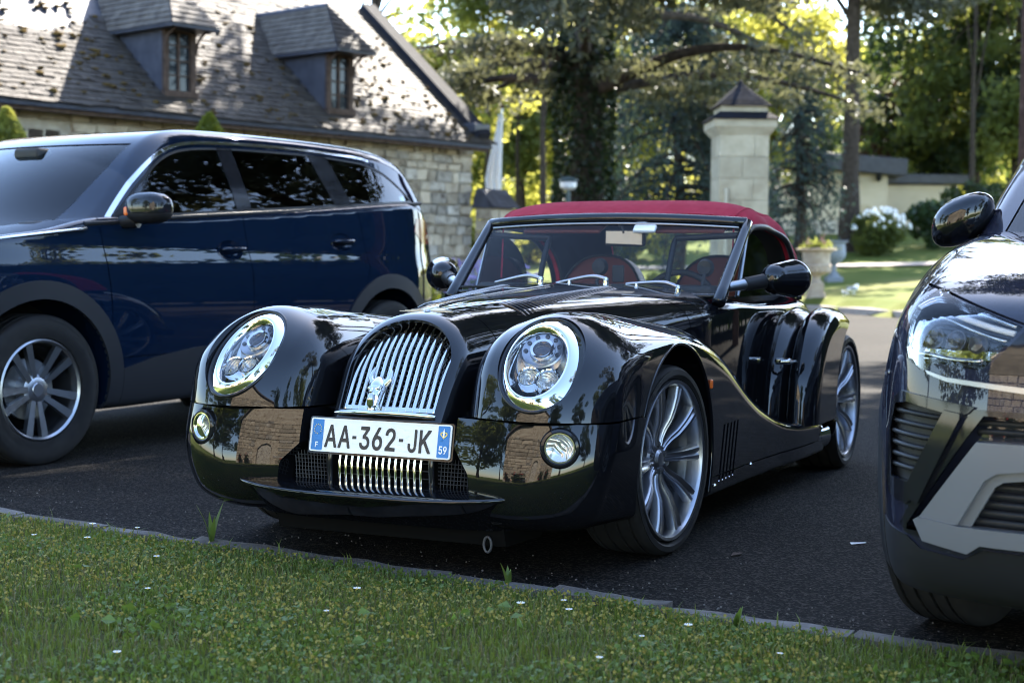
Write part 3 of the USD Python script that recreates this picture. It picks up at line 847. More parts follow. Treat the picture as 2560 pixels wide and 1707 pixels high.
# ------------------------------------------------------------------ trees and plants
def leaf_quads(P, size, rng_, aspect=.5, droop=.0, nrm=None, spread=1.0):
    """one bent diamond leaf (4 vertices, 2 triangles) at each point"""
    n = len(P)
    a = rng_.normal(size=(n, 3)); a[:, 2] = a[:, 2] * spread - droop
    a /= np.linalg.norm(a, axis=1, keepdims=True)
    b = np.cross(a, rng_.normal(size=(n, 3))); b /= np.linalg.norm(b, axis=1, keepdims=True)
    c = np.cross(a, b)
    s = size * rng_.uniform(.6, 1.35, n)[:, None]
    V = np.stack([P - a * s * .5, P + b * s * aspect * .5 + c * s * .12, P + a * s * .5, P - b * s * aspect * .5 + c * s * .12], 1).reshape(-1, 3)
    k = np.arange(n)[:, None] * 4
    F = np.concatenate([k + [0, 1, 2], k + [0, 2, 3]], 0)
    return V, F
def clump_points(rng_, centers, radii, n, hollow=.55, holes=.0, seed=0):
    """points in many small ellipsoid clumps, denser towards their skins"""
    C, R = np.asarray(centers, float), np.asarray(radii, float)
    w = R.prod(1) ** .66; w /= w.sum()
    i = rng_.choice(len(C), n, p=w)
    d = rng_.normal(size=(n, 3)); d /= np.linalg.norm(d, axis=1, keepdims=True)
    q = (hollow + (1 - hollow) * rng_.random(n)) ** .8
    P = C[i] + d * R[i] * q[:, None]
    if holes:
        P = P[meshkit.noise(P * 1.1, seed) > holes]
    return P
def crown_clumps(rng_, c, r, n, size, squash=.7, flat=None):
    """clump centres filling a crown ellipsoid, mostly near its skin, for a lumpy outline"""
    d = rng_.normal(size=(n, 3)); d /= np.linalg.norm(d, axis=1, keepdims=True)
    q = rng_.random(n) ** .45
    C = np.asarray(c) + d * np.asarray(r) * q[:, None]
    S = size * rng_.uniform(.6, 1.4, n)[:, None] * np.array([1, 1, squash])
    return C, S
def limb_mesh(base, C, r0, rng_, n=10, sag=.0):
    out = []
    for k in rng_.choice(len(C), min(n, len(C)), replace=False):
        b, e = base[rng_.integers(len(base))], C[k]
        m = (b + e) / 2 + [0, 0, .12 * np.linalg.norm(e - b) - sag]
        out.append(tube(spline([b, m, e], 7), np.linspace(r0, r0 * .25, 7), 6))
    return out
def tree(name, label, x, y, h, tr, crowns, leaf_m, n, lsize, seed, cat_="tree", trunk_m="bark", aspect=.5, hollow=.45, limbs=10, group=None, lean=(0, 0), droop=0., clump=1.0, nclump=40, z0=None, squash=.7, holes=0., trunk_top=None, spread=1.0):
    r_ = np.random.default_rng(seed)
    z0 = float(terrain(np.array([x]), np.array([y]))[0]) - .1 if z0 is None else z0
    t = thing(name, label, cat_, (x, y, z0), group=group)
    top = trunk_top or h * .85
    zs = np.linspace(0, top, 9)
    tp = np.stack([lean[0] * (zs / top) ** 1.5 + .04 * np.sin(zs * 1.3 + seed) * tr * 4, lean[1] * (zs / top) ** 1.5 + .04 * np.cos(zs * 1.1 + seed) * tr * 4, zs], 1)
    rad = tr * (1 - .75 * zs / top) ; rad[0] *= 1.35
    trunk = obj("trunk", tube(tp, rad, 12), trunk_m, t, smooth=True)
    CC, SS = [], []
    for (c, rr, q) in crowns:
        C, S = crown_clumps(r_, c, rr, max(4, int(nclump * q)), clump, squash)
        CC.append(C); SS.append(S)
    C, S = np.vstack(CC), np.vstack(SS)
    P = clump_points(r_, C, S, n, hollow, holes, seed)
    V, F = leaf_quads(P, lsize, r_, aspect, droop, spread=spread)
    lm = limb_mesh(tp[3:], C, tr * .32, r_, limbs)
    if lm: obj("limb", cat(lm), trunk_m, t, smooth=True)
    setdata(raw_mesh(numbered(P_(t) + "/crown"), V, F, None, leaf_m), kind="stuff")
    return t

def at_px(px, Y): return (px - 1280) / 3760.3 * Y
# great cedar: an ivy-clad trunk and flat boughs hanging into the top of the view
def cedar():
    r_ = np.random.default_rng(21)
    X, Y = at_px(1455, 33), 33.0
    z0 = 0.0
    t = thing("cedar", "huge old cedar with ivy-clad trunk and boughs hanging over the view", "tree", (X, Y, z0))
    zs = np.linspace(0, 19, 10)
    obj("trunk", tube(np.stack([.1 * np.sin(zs * .4), .1 * np.cos(zs * .3), zs], 1), .42 * (1 - zs / 24), 14), "bark", t, smooth=True)
    # ivy coat
    n = 9000
    zz = r_.random(n) * 7.0 + .2
    th = r_.random(n) * 2 * np.pi
    rr = .60 + .10 * meshkit.noise(np.stack([th * 1.3, zz * .9, 0 * zz], 1), 3) - .22 * np.clip((zz - 4.5) / 3, 0, 1) - .1 * np.clip(1 - zz / 1.2, 0, 1) + r_.normal(0, .035, n)
    V, F = leaf_quads(np.stack([rr * np.cos(th), rr * np.sin(th), zz], 1), .11, r_, .9)
    setdata(raw_mesh(numbered(P_(t) + "/ivy"), V, F, None, "ivy_dark"), kind="stuff")
    # boughs: each a limb with flat sprays of needles drooping at the tip
    P, D = [], []
    limbs = []
    specs = []
    for k in range(46):
        a = r_.uniform(0, 2 * np.pi)
        z = r_.uniform(5.2, 19)
        L = np.interp(z, [5, 9, 19], [8.5, 8.0, 3.5]) * r_.uniform(.75, 1.1)
        if math.cos(a) < -.2: L *= .55
        specs.append((a, z, L))
    # boughs that reach over the view towards the camera, placed by where they show
    for (px, Yb, zb, L_) in ((1180, 25, 6.0, 0), (1260, 24, 5.35, 0), (1360, 23, 4.95, 0), (1450, 24, 4.75, 0), (1530, 25, 5.4, 0), (1620, 24, 5.7, 0), (1720, 25, 5.9, 0), (1820, 26, 5.8, 0), (1930, 27, 5.7, 0), (2020, 26, 6.0, 0), (2080, 28, 6.1, 0), (1330, 27, 6.2, 0), (1560, 27, 6.5, 0), (1420, 21, 5.3, 0), (1680, 21, 5.6, 0), (1880, 22, 5.7, 0), (2000, 22, 5.9, 0), (1760, 29, 6.2, 0)):
        ex, ey = at_px(px, Yb) - X, Yb - Y
        specs.append((math.atan2(ey, ex), zb + 1.3, math.hypot(ex, ey), zb))
    for sp in specs:
        a, z, L = sp[:3]
        ez = sp[3] if len(sp) > 3 else z - L * .12
        e = np.array([L * math.cos(a), L * math.sin(a), ez])
        b = np.array([0, 0, z - .6])
        m = (b + e) / 2 + [0, 0, .09 * L]
        c = spline([b, m, e], 14)
        limbs.append(tube(c, np.linspace(.16, .025, 14), 6))
        side = np.array([-math.sin(a), math.cos(a), 0])
        for q in range(3, 14):
            wd = .35 + 1.15 * math.sin(math.pi * min(1, (q - 2) / 11) ** .8)
            nq = int(150 * wd)
            off = r_.uniform(-1, 1, nq) * wd
            fw = r_.normal(0, .32, nq)
            p = c[q] + side * off[:, None] + np.array([math.cos(a), math.sin(a), 0]) * (fw - .25 * np.abs(off))[:, None]
            p[:, 2] += r_.normal(0, .09, nq) - .22 * np.abs(off) ** 1.4 - (.22 * r_.random(nq) ** 2 * (q > 10))
            P.append(p)
    P = np.vstack(P)
    P = P[(meshkit.noise(P * 1.7, 4) > .40) & (meshkit.noise(P * .6, 6) > .40)]
    V, F = leaf_quads(P, .21, r_, .42, .35)
    obj("limb", cat(limbs), "bark", t, smooth=True)
    setdata(raw_mesh(numbered(P_(t) + "/needles"), V, F, None, "needle_grey"), kind="stuff")
cedar()
# weeping blue cedar behind the pillar
def weeping(name, label, X, Y, h, R, seed, n=14000, mat_="needle_blue", lsize=.16):
    r_ = np.random.default_rng(seed)
    z0 = float(terrain(np.array([X]), np.array([Y]))[0]) - .1
    t = thing(name, label, "tree", (X, Y, z0))
    zs = np.linspace(0, h, 8)
    obj("trunk", tube(np.stack([.1 * np.sin(zs), 0 * zs, zs], 1), .2 * (1 - zs / h * .85), 10), "bark", t, smooth=True)
    P, limbs = [], []
    nb = 60
    for k in range(nb):
        a = r_.uniform(0, 2 * np.pi); z = h * (.25 + .75 * (k / nb))
        L = R * (1.08 - .75 * (k / nb)) * r_.uniform(.7, 1.1)
        b = np.array([0, 0, z]); e = np.array([L * math.cos(a), L * math.sin(a), z - L * r_.uniform(.35, .75)])
        m = (b + e) / 2 + [0, 0, .22 * L]
        c = spline([b, m, e], 12)
        limbs.append(tube(c, np.linspace(.06, .012, 12), 5))
        for q in range(2, 12):
            nq = int(n / nb / 10)
            p = c[q] + r_.normal(0, .22, (nq, 3)) * [1, 1, .6]
            p[:, 2] -= r_.random(nq) ** 1.6 * .85 * (q / 12)
            P.append(p)
    P = np.vstack(P)
    V, F = leaf_quads(P, lsize, r_, .4, .8)
    obj("limb", cat(limbs), "bark", t, smooth=True)
    setdata(raw_mesh(numbered(P_(t) + "/needles"), V, F, None, mat_), kind="stuff")
weeping("blue_cedar", "dark blue weeping cedar hanging behind the gate pillar", at_px(1690, 40), 40, 7.4, 3.6, 31, 20000)
weeping("blue_cedar", "smaller blue weeping cedar drooping in front of the bungalow", at_px(1990, 44), 44, 5.6, 1.5, 32, 4200)
# tall straight conifer trunk on the lawn
Xt, Yt = at_px(2119, 47), 47.0
tree("tall_pine", "tall straight dark-trunked pine standing on the sunny lawn bank", Xt, Yt, 20, .30, [((0, 0, 11), (4.2, 3.5, 3.2), .8), ((.5, 0, 16), (2.6, 2.6, 3.0), .5), ((-2.2, 0, 8.6), (2.2, 1.6, .8), .35), ((2.4, 0, 8.2), (2.4, 1.6, .9), .35)], "needle_grey", 13000, .24, 41, limbs=16, clump=.8, nclump=34, trunk_top=19, squash=.5, droop=.3)
# red-barked pine at the right edge and its neighbours outside the frame: their crowns shade the parking area
tree("red_pine", "red-barked pine trunk at the right edge of the parking area", at_px(2572, 19.5), 19.5, 21, .24, [((-.6, .6, 15.5), (5.2, 4.6, 2.6), 1.2), ((.5, 0, 18.5), (3.6, 3.6, 2.2), .7)], "needle_grey", 22000, .26, 42, trunk_m="bark_red", limbs=18, clump=1.2, nclump=52, trunk_top=19, lean=(.3, .2), squash=.55)
tree("shade_pine", "broad pine outside the right of the view", 11.2, 24.5, 22, .26, [((-1.2, 0, 16), (6.2, 5.2, 2.8), 1.4), ((-.6, 0, 19), (4.2, 4, 2.2), .7)], "needle_grey", 30000, .27, 43, trunk_m="bark_red", limbs=18, clump=1.25, nclump=56, trunk_top=20, squash=.55)
tree("shade_pine", "nearer broad pine outside the right of the view", 10.6, 14.6, 18, .25, [((-1.8, .6, 13.2), (5.6, 4.4, 2.4), 1.3), ((-1, 0, 15.4), (3.6, 3.6, 1.8), .5), ((-.8, -1.0, 8.6), (3.8, 4.0, 2.6), .7)], "needle_grey", 30000, .27, 44, trunk_m="bark_red", limbs=18, clump=1.2, nclump=56, trunk_top=17, squash=.55)
hg = thing("hedge", "dark clipped hedge right of the parking area, outside the view", "hedge", (14.5, 12, 0))
rh = np.random.default_rng(402)
hq = np.stack([rh.uniform(-.5, .5, 9000), rh.uniform(-12, 12, 9000), rh.uniform(.05, 5.5, 9000) ], 1)
Vh, Fh = leaf_quads(hq, .30, rh, .8)
setdata(raw_mesh(numbered(P_(hg) + "/foliage"), Vh, Fh, None, "leaf_dark"), kind="stuff")
obj("hedge_core", box(0, 0, 2.6, .5, 23.6, 5.0), "leaf_dark", hg)
obj("hedge_stem", cat([cyl((0, y_, 0), (0, y_, 2.6), .05, .03, 6) for y_ in np.arange(-11.5, 12, 1.2)]), "bark", hg, smooth=True)
# bright deciduous trees against the light, left of the cedar
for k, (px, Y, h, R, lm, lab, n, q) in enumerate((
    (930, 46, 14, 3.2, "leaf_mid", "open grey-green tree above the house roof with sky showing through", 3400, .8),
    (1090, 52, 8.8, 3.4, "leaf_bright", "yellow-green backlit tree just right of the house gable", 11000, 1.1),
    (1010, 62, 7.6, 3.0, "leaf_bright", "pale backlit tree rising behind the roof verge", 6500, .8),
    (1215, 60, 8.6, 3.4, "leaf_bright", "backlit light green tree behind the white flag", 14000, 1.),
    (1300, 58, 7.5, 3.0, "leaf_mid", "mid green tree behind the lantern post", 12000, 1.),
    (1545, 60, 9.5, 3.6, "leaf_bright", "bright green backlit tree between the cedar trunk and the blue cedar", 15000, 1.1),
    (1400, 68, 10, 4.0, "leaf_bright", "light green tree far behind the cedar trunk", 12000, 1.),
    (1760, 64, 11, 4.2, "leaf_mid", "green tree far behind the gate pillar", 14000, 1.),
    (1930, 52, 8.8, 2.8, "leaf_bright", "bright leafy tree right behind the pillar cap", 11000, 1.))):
    X = at_px(px, Y)
    tree("broadleaf_tree", lab, X, Y, h, .20, [((0, 0, h * .62), (R, R * .9, h * .34), 1.0), ((R * .3, 0, h * .82), (R * .6, R * .6, h * .16), .3), ((-R * .35, 0, h * .42), (R * .75, R * .7, h * .16), .4)], lm, int(n * .62), .27, 60 + k, limbs=12, clump=.95 * q, nclump=36, hollow=.3, aspect=.62)
# woods at the right
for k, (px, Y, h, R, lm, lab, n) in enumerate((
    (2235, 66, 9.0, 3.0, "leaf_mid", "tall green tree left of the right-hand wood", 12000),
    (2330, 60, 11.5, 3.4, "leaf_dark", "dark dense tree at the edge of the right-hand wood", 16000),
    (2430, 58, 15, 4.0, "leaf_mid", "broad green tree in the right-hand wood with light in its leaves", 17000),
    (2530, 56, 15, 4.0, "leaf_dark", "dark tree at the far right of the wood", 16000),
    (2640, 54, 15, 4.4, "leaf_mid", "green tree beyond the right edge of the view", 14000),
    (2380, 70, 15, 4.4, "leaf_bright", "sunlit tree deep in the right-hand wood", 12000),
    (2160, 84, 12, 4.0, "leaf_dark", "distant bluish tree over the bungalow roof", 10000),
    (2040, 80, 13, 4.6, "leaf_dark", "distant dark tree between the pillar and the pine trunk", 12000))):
    X = at_px(px, Y)
    tree("wood_tree", lab, X, Y, h, .19, [((0, 0, h * .60), (R, R, h * .36), 1.0), ((0, 0, h * .30), (R * .8, R * .8, h * .16), .5)], lm, int(n * .55), .30, 80 + k, limbs=12, clump=1.0, nclump=42, hollow=.3, aspect=.6)
# bronze-leaved small tree over the bungalow roof
tree("bronze_maple", "brown-leaved maple beside the bungalow roof", at_px(2245, 62), 62, 6.6, .12, [((0, 0, 4.4), (2.6, 2, 1.6), 1.)], "leaf_brown", 9000, .22, 91, limbs=8, clump=.7, nclump=26)
# thin trunks standing in the light
for k, (px, Y, h, R) in enumerate(((1353, 50, 12, .13), (1290, 55, 11, .09), (1500, 54, 11, .10), (1215, 50, 11, .10), (2210, 62, 13, .12), (2420, 52, 13, .12))):
    tree("slim_tree", ("slim trunk in the light just left of the cedar trunk", "thin dark trunk behind the lantern", "thin trunk right of the cedar", "thin trunk behind the flag pole", "slim dark trunk left of the wood", "slim dark trunk inside the right-hand wood")[k],
         at_px(px, Y), Y, h, R, [((0, 0, h * .86), (1.8, 1.8, 1.6), .6)], "leaf_mid", 3500, .26, 100 + k, limbs=5, clump=.8, nclump=16)
# shrub belt below the trees: one mass far off
def shrub(name, label, x, y, rx, ry, h, lm, n, ls, seed, cat_="shrub", group=None, clump=.35, nclump=24, z0=None):
    r_ = np.random.default_rng(seed)
    z0 = float(terrain(np.array([x]), np.array([y]))[0]) - .05 if z0 is None else z0
    t = thing(name, label, cat_, (x, y, z0), group=group)
    C, S = crown_clumps(r_, (0, 0, h * .5), (rx * .75, ry * .75, h * .42), nclump, clump * min(rx, h), .8)
    P = clump_points(r_, C, S, n, .35)
    P = P[P[:, 2] > .02]
    V, F = leaf_quads(P, ls, r_, .6)
    st = [tube(spline([(r_.normal(0, .06), r_.normal(0, .06), 0), C[k] * [.5, .5, .5], C[k]], 6), np.linspace(.025, .008, 6), 5) for k in range(0, len(C), 3)]
    obj("stem", cat(st), "bark", t, smooth=True)
    setdata(raw_mesh(numbered(P_(t) + "/foliage"), V, F, None, lm), kind="stuff")
    return t, C, S
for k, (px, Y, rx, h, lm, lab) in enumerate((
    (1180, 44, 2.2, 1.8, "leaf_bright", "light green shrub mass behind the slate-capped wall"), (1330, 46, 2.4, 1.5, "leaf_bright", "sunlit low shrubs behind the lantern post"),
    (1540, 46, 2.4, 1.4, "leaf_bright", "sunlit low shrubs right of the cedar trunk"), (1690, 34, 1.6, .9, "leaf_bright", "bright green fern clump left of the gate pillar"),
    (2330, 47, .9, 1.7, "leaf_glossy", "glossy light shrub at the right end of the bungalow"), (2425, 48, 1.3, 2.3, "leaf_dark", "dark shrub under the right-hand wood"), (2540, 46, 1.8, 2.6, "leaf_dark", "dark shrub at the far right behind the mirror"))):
    shrub("shrub", lab, at_px(px, Y), Y, rx, 1.2, h, lm, 5200, .17, 120 + k)
# a far belt of woodland closing the view
r_ = np.random.default_rng(77)
P = []
for k in range(150):
    x, y = r_.uniform(-60, 75), r_.uniform(84, 105)
    h = r_.uniform(4, 8.5)
    C, S = crown_clumps(r_, (x, y, h * .5 + 2), (3.6, 3, h * .5), 10, 1.5, .8)
    P.append(clump_points(r_, C, S, 620, .4))
V, F = leaf_quads(np.vstack(P), .62, r_, .7)
setdata(raw_mesh("/World/distant_wood", V, F, None, "leaf_bright"), "hazy belt of distant woodland beyond all the trees", "wood", kind="stuff")
# white-flowering bush on the lawn
t, C, S = shrub("flowering_bush", "rounded bush with a dome of white flowers on the lawn bank", at_px(2192, 45.5), 45.5, .95, .8, 1.35, "leaf_mid", 5500, .15, 140, "bush")
r_ = np.random.default_rng(141)
n = 70
dd = r_.normal(size=(n, 3)); dd[:, 2] = np.abs(dd[:, 2]) * 1.2 + .25; dd /= np.linalg.norm(dd, axis=1, keepdims=True)
fl = []
for q in dd:
    p = np.array([.08, 0, .75]) + q * [.88, .7, .72]
    fl.append(xf(trimesh.creation.icosphere(1, r_.uniform(.04, .065)), p))
obj("blossom", cat(fl), "petal_white", t, smooth=True, kind="stuff")
# clipped conifers by the house wall
for (px, Y, w_, h_, lab) in ((20, 18.0, .26, 2.78, "clipped round-topped conifer at the left edge before the garage door"), (523, 20.5, .30, 2.98, "clipped conifer peeping over the SUV roof before the house wall")):
    r_ = np.random.default_rng(int(px))
    t = thing("clipped_conifer", lab, "topiary", (at_px(px, Y), Y, 0))
    obj("trunk", cyl((0, 0, 0), (0, 0, h_ * .8), .05, .03, 8), "bark", t, smooth=True)
    n = 9000
    zz = r_.random(n) ** .7
    prof = np.interp(zz, [0, .3, .7, .88, 1], [.9, 1.15, 1.05, .72, .08]) * w_ * 1.1
    th = r_.random(n) * 2 * np.pi
    q = .75 + .28 * r_.random(n)
    V, F = leaf_quads(np.stack([prof * q * np.cos(th), prof * q * np.sin(th), .3 + zz * (h_ - .3)], 1), .07, r_, .5)
    setdata(raw_mesh(numbered(P_(t) + "/foliage"), V, F, None, "leaf_yellow" if px > 100 else "leaf_bright"), kind="stuff")
# flowers and a lime shrub by the foot of the house
for k, (px, Y, w_) in enumerate(((1120, 24.0, .8), (1185, 23.0, .8), (1235, 22.0, .7))):
    r_ = np.random.default_rng(200 + k)
    t = thing("lavender", ("lavender clump at the foot of the house wall", "middle lavender clump left of the roadster windscreen", "lavender clump seen through the roadster windscreen")[k], "flowers", (at_px(px, Y), Y, 0))
    n = 900
    p = np.stack([r_.normal(0, w_ * .5, n), r_.normal(0, .3, n), r_.uniform(.05, .75, n)], 1)
    V, F = leaf_quads(p, .15, r_, .16, -1.5)
    setdata(raw_mesh(numbered(P_(t) + "/stalk"), V, F, None, "leaf_glossy"), kind="stuff")
    fl = [xf(trimesh.creation.icosphere(0, r_.uniform(.018, .034)), (r_.normal(0, w_ * .5), r_.normal(0, .3), r_.uniform(.55, 1.05))) for _ in range(150)]
    obj("flower_head", cat(fl), "petal_lilac", t, kind="stuff")
shrub("lime_shrub", "small lime-yellow shrub between the SUV tail and the house", at_px(1088, 17), 17, .32, .3, .80, "leaf_yellow", 2500, .07, 210)

# ------------------------------------------------------------------ garden objects in the distance
def urn(name, label, x, y, z0, H, m_, seed, square=True):
    t = thing(name, label, "urn", (x, y, z0))
    k = H / 1.25
    if square:
        obj("pedestal", cat(rbox(0, 0, .10, .46, .46, .20, .02, seg=6), rbox(0, 0, .24, .36, .36, .12, .02, seg=6), rbox(0, 0, .40, .30, .30, .24, .02, seg=6)), m_, t, smooth=30)
        prof = [(0, .50), (.15, .50), (.13, .54), (.09, .60), (.10, .66), (.22, .72), (.31, .80), (.33, .88), (.30, .92), (.30, 1.14), (.33, 1.20), (.43, 1.225), (.45, 1.25), (.42, 1.265), (.36, 1.25), (.34, 1.18), (0, 1.18)]
    else:
        obj("pedestal", rbox(0, 0, .08, .40, .40, .16, .02, seg=6), m_, t, smooth=30)
        prof = [(0, .16), (.17, .16), (.13, .22), (.06, .30), (.055, .44), (.10, .50), (.22, .58), (.29, .68), (.29, .80), (.27, .98), (.31, 1.03), (.36, 1.05), (.34, 1.07), (.28, 1.05), (0, 1.02)]
    obj("bowl", lathe(prof, 40), m_, t, smooth=35)
    if square: obj("leaf_band", cat([xf(trimesh.creation.icosphere(1, .07), (.27 * math.cos(a), .27 * math.sin(a), .79)) for a in np.arange(14) * 2 * np.pi / 14]), m_, t, smooth=True)
    r_ = np.random.default_rng(seed)
    if square:
        n = 260
        p = np.stack([r_.normal(0, .17, n), r_.normal(0, .15, n), 1.22 + np.abs(r_.normal(0, .10, n))], 1)
        V, F = leaf_quads(p, .12, r_, .5)
        setdata(raw_mesh(numbered(P_(t) + "/plant_leaf"), V, F, None, "leaf_mid"), kind="stuff")
        st, fl = [], []
        for a, b, h_ in ((-.22, 0, .36), (-.30, .05, .24), (.10, 0, .34), (.16, 0, .46), (.24, .05, .26), (.05, 0, .20)):
            st.append(tube([(a * .3, b, 1.2), (a, b, 1.22 + h_)], .008, 5))
            for q in range(6): fl.append(xf(trimesh.creation.icosphere(0, .018), (a * (.5 + .06 * q) + r_.normal(0, .03), b + r_.normal(0, .03), 1.22 + h_ * (.4 + .07 * q))))
        obj("stalk", cat(st), "leaf_mid", t, smooth=True)
        obj("blossom", cat(fl), "petal_pink", t, kind="stuff")
urn("garden_urn", "pale stone planter urn on a square pedestal, pink flowers in it", at_px(2038, 33.2), 33.2, .10, 1.25, "urn_stone", 300)
urn("garden_urn", "blue-grey footed urn standing behind the pale planter", at_px(2082, 38.0), 38.0, .55, 1.05, "urn_blue", 301, False)
fp = thing("flag", "white flag hanging limp from a slim pole by the house", "flag", (at_px(1240, 31), 31, 0))
obj("flag_pole", cyl((0, 0, 0), (.09, 0, 4.15), .035, .022, 10), "flag_white", fp, smooth=True)
obj("pole_cap", xf(trimesh.creation.icosphere(2, .05), (.09, 0, 4.18)), "weathered_wood", fp, smooth=True)
zz, ww = np.meshgrid(np.linspace(2.45, 4.02, 26), np.linspace(0, 1, 16), indexing="ij")
wid = np.interp(zz, [2.45, 2.7, 3.4, 3.7, 4.02], [.22, .30, .16, .08, .04])
fx = .07 - ww * wid - .02
fy = .05 * np.sin(ww * 14 + zz * 1.2) * (.4 + wid * 2)
I, J = np.meshgrid(np.arange(25), np.arange(15), indexing="ij")
q = np.stack([I * 16 + J, I * 16 + J + 1, (I + 1) * 16 + J + 1, (I + 1) * 16 + J], -1).reshape(-1, 4)
obj("cloth", (np.stack([fx, fy, zz + .12 * ww * (zz < 2.7) * -1], -1).reshape(-1, 3), q), "flag_white", fp, smooth=True)
lp = thing("lantern_post", "slim teal garden lantern post before the ivy-clad trunk", "garden lamp", (at_px(1417, 30), 30, 0))
obj("post", cyl((0, 0, 0), (0, 0, 2.45), .045, .04, 12), "grey_post", lp, smooth=True)
obj("lantern_head", cat(lathe([(0, 2.44), (.10, 2.45), (.16, 2.50), (.17, 2.60), (.02, 2.62), (0, 2.62)], 24)), "white_plastic", lp, smooth=35)
obj("lantern_lid", cat(lathe([(0, 2.72), (.10, 2.70), (.20, 2.65), (.205, 2.625), (0, 2.625)], 24)), "grey_post", lp, smooth=35)
# two pale birds on the lawn
for k, (px, py, Y, lab) in enumerate(((2133, 722, 33.8, "white and grey bird on the far lawn"), (2110, 733, 33.0, "small white bird feeding left of its mate on the lawn"))):
    X = at_px(px, Y)
    z0 = float(terrain(np.array([X]), np.array([Y]))[0])
    b = thing("bird", lab, "bird", (X, Y, z0 + .02), k * 1.5 + .6)
    s_ = 1.0 if k == 0 else .6
    bd = blob([[((-.14, 0, .10), .02), ((-.06, 0, .12), .055), ((.04, 0, .13), .065)], [((.04, 0, .13), .05), ((.10, 0, .20), .032)], [((.10, 0, .20), .034), ((.13, 0, .20), .018)], [((.13, 0, .20), .010), ((.165, 0, .193), .004)],
               [((0, .02, .08), .010), ((0, .025, 0), .007)], [((0, -.02, .08), .010), ((0, -.025, 0), .007)], [((-.06, 0, .12), .03), ((-.24, 0, .09), .012)]], rl=.012, it=4)
    obj("body", xf(bd, s=s_), "flag_white", b, smooth=True)
    obj("wing", xf(cat(rbox(-.06, .055, .135, .20, .015, .07, .007, ry=.15), rbox(-.06, -.055, .135, .20, .015, .07, .007, ry=.15)), s=s_), "urn_blue", b, smooth=40)

# ------------------------------------------------------------------ behind the camera: what the paintwork mirrors
for k, (x, y, h, R, lm) in enumerate(((-12.2, 1.2, 8, 1.9, "leaf_mid"), (-17, -9, 12, 3.4, "leaf_mid"), (-2.2, -8.2, 8.5, 1.8, "leaf_dark"), (7, -13, 11, 3.0, "leaf_dark"), (14, -7, 11, 3.6, "leaf_mid"), (-20, -6, 12, 3.8, "leaf_dark"), (-20, 6, 12, 3.8, "leaf_mid"), (11.5, 0.5, 16, 4.2, "needle_grey"), (19, 11, 12, 4, "leaf_mid"))):
    tree("garden_tree", ("slim garden tree left of the house behind the camera", "broad garden tree far left behind the camera", "garden tree right of the house behind the camera", "dark garden tree far right behind the camera", "garden tree to the right behind the camera", "dark tree to the left behind the camera", "tree left of the parking area", "tree right of the parking area", "second tree right of the parking area")[k],
         x, y, h, .2, [((0, 0, h * .58), (R, R, h * .38), 1.)], lm, 5000, .34, 300 + k, limbs=6, clump=1.0, nclump=30, z0=0)
for k, x in enumerate((-2.9, -1.7, 1.5, 2.6)):
    t, C, S = shrub("rose_bush", ("red rose bush at the left corner of the sunlit house", "red rose bush left of the sunlit house door", "red rose bush right of the sunlit house door", "red rose bush at the right corner of the sunlit house")[k], -6.6 + x * .80 + .7 * .60, -3.6 - x * .60 + .7 * .80, .5, .4, 1.5, "rose_leaf", 1200, .1, 330 + k, "bush", z0=0)
    r_ = np.random.default_rng(340 + k)
    obj("rose", cat([xf(trimesh.creation.icosphere(1, .06), C[r_.integers(len(C))] + r_.normal(0, .12, 3)) for _ in range(14)]), "petal_red", t, smooth=True, kind="stuff")
# ------------------------------------------------------------------ the black roadster
# its own space: x forward from the front axle, y to its left, z up
CAR_YAW, CAR_X, CAR_Y = .4215, -.153, 5.4648
def car_place(name, label, cat_, X, Y, yaw):
    return thing(name, label, cat_, (X, Y, 0), math.atan2(-math.cos(yaw), -math.sin(yaw)))
car = car_place("roadster", "glossy black vintage-style roadster with burgundy soft top and slatted grille", "sports car", CAR_X, CAR_Y, CAR_YAW)
WB = 2.535

_pa = [(.30, .802), (.43, .792), (.55, .755), (.640, .685), (.682, .60), (.712, .52), (.733, .45), (.748, .38), (.755, .31), (.748, .24), (.725, .17), (.68, .07), (.62, -.10), (.52, -.30), (0, -.36), (-.6, -.36), (-1.4, -.36),
       (-1.95, -.30), (-2.07, -.05), (-2.085, .15), (-2.07, .245), (-2.0, .272), (-1.8, .288), (-1.5, .328), (-1.2, .425), (-.95, .555), (-.70, .680), (-.48, .748), (-.25, .785), (.02, .802)]
PA = P2(spline(_pa, 500, closed=True), blur=.006)
_yo = fn([(-2.1, .845), (-1.7, .84), (-1.3, .815), (-.8, .803), (0, .803), (.4, .80), (.75, .79)])
_rz = fn([(-2.0, .03), (-1.7, .04), (-1.5, .055), (-1.22, .10), (-.97, .17), (-.74, .20), (-.53, .185), (-.33, .15), (.04, .10), (.3, .12), (.7, .15)])
_ry = fn([(-2.0, .06), (-1.5, .12), (-1.2, .17), (-.8, .22), (.75, .23)])
_off = fn([(-2.1, .018), (-.3, .020), (-.05, .006), (.1, 0), (.8, 0)])
_dent = fn([(0, .070), (.16, .066), (.28, .044), (.40, .014), (.50, .0), (.60, 0), (.9, 0)])
def F_wing_outer(x, y, z):
    y = np.abs(y)
    yo, rz, ry = _yo(x) - .075 * np.clip((x - .25) / .35, 0, 1) * np.clip((.42 - z) / .26, 0, 1) ** 1.5, _rz(x), _ry(x)
    xs = x + _dent(y) * np.clip((x - .05) / .5, 0, 1) ** 1.5
    b = PA(xs, z) + rz
    a = (y - (yo + _off(x) - ry)) * (rz / ry)
    g = np.sqrt(np.maximum(a, 0) ** 2 + np.maximum(b, 0) ** 2) + np.minimum(np.maximum(a, b), 0) - rz
    g = rmax(g, y - yo, .013)
    return rmax(g, _bot(x) - z, _br(x))
_bot = fn([(-2.1, .132), (-1.2, .140), (-.33, .150), (.3, .160), (.75, .165)])
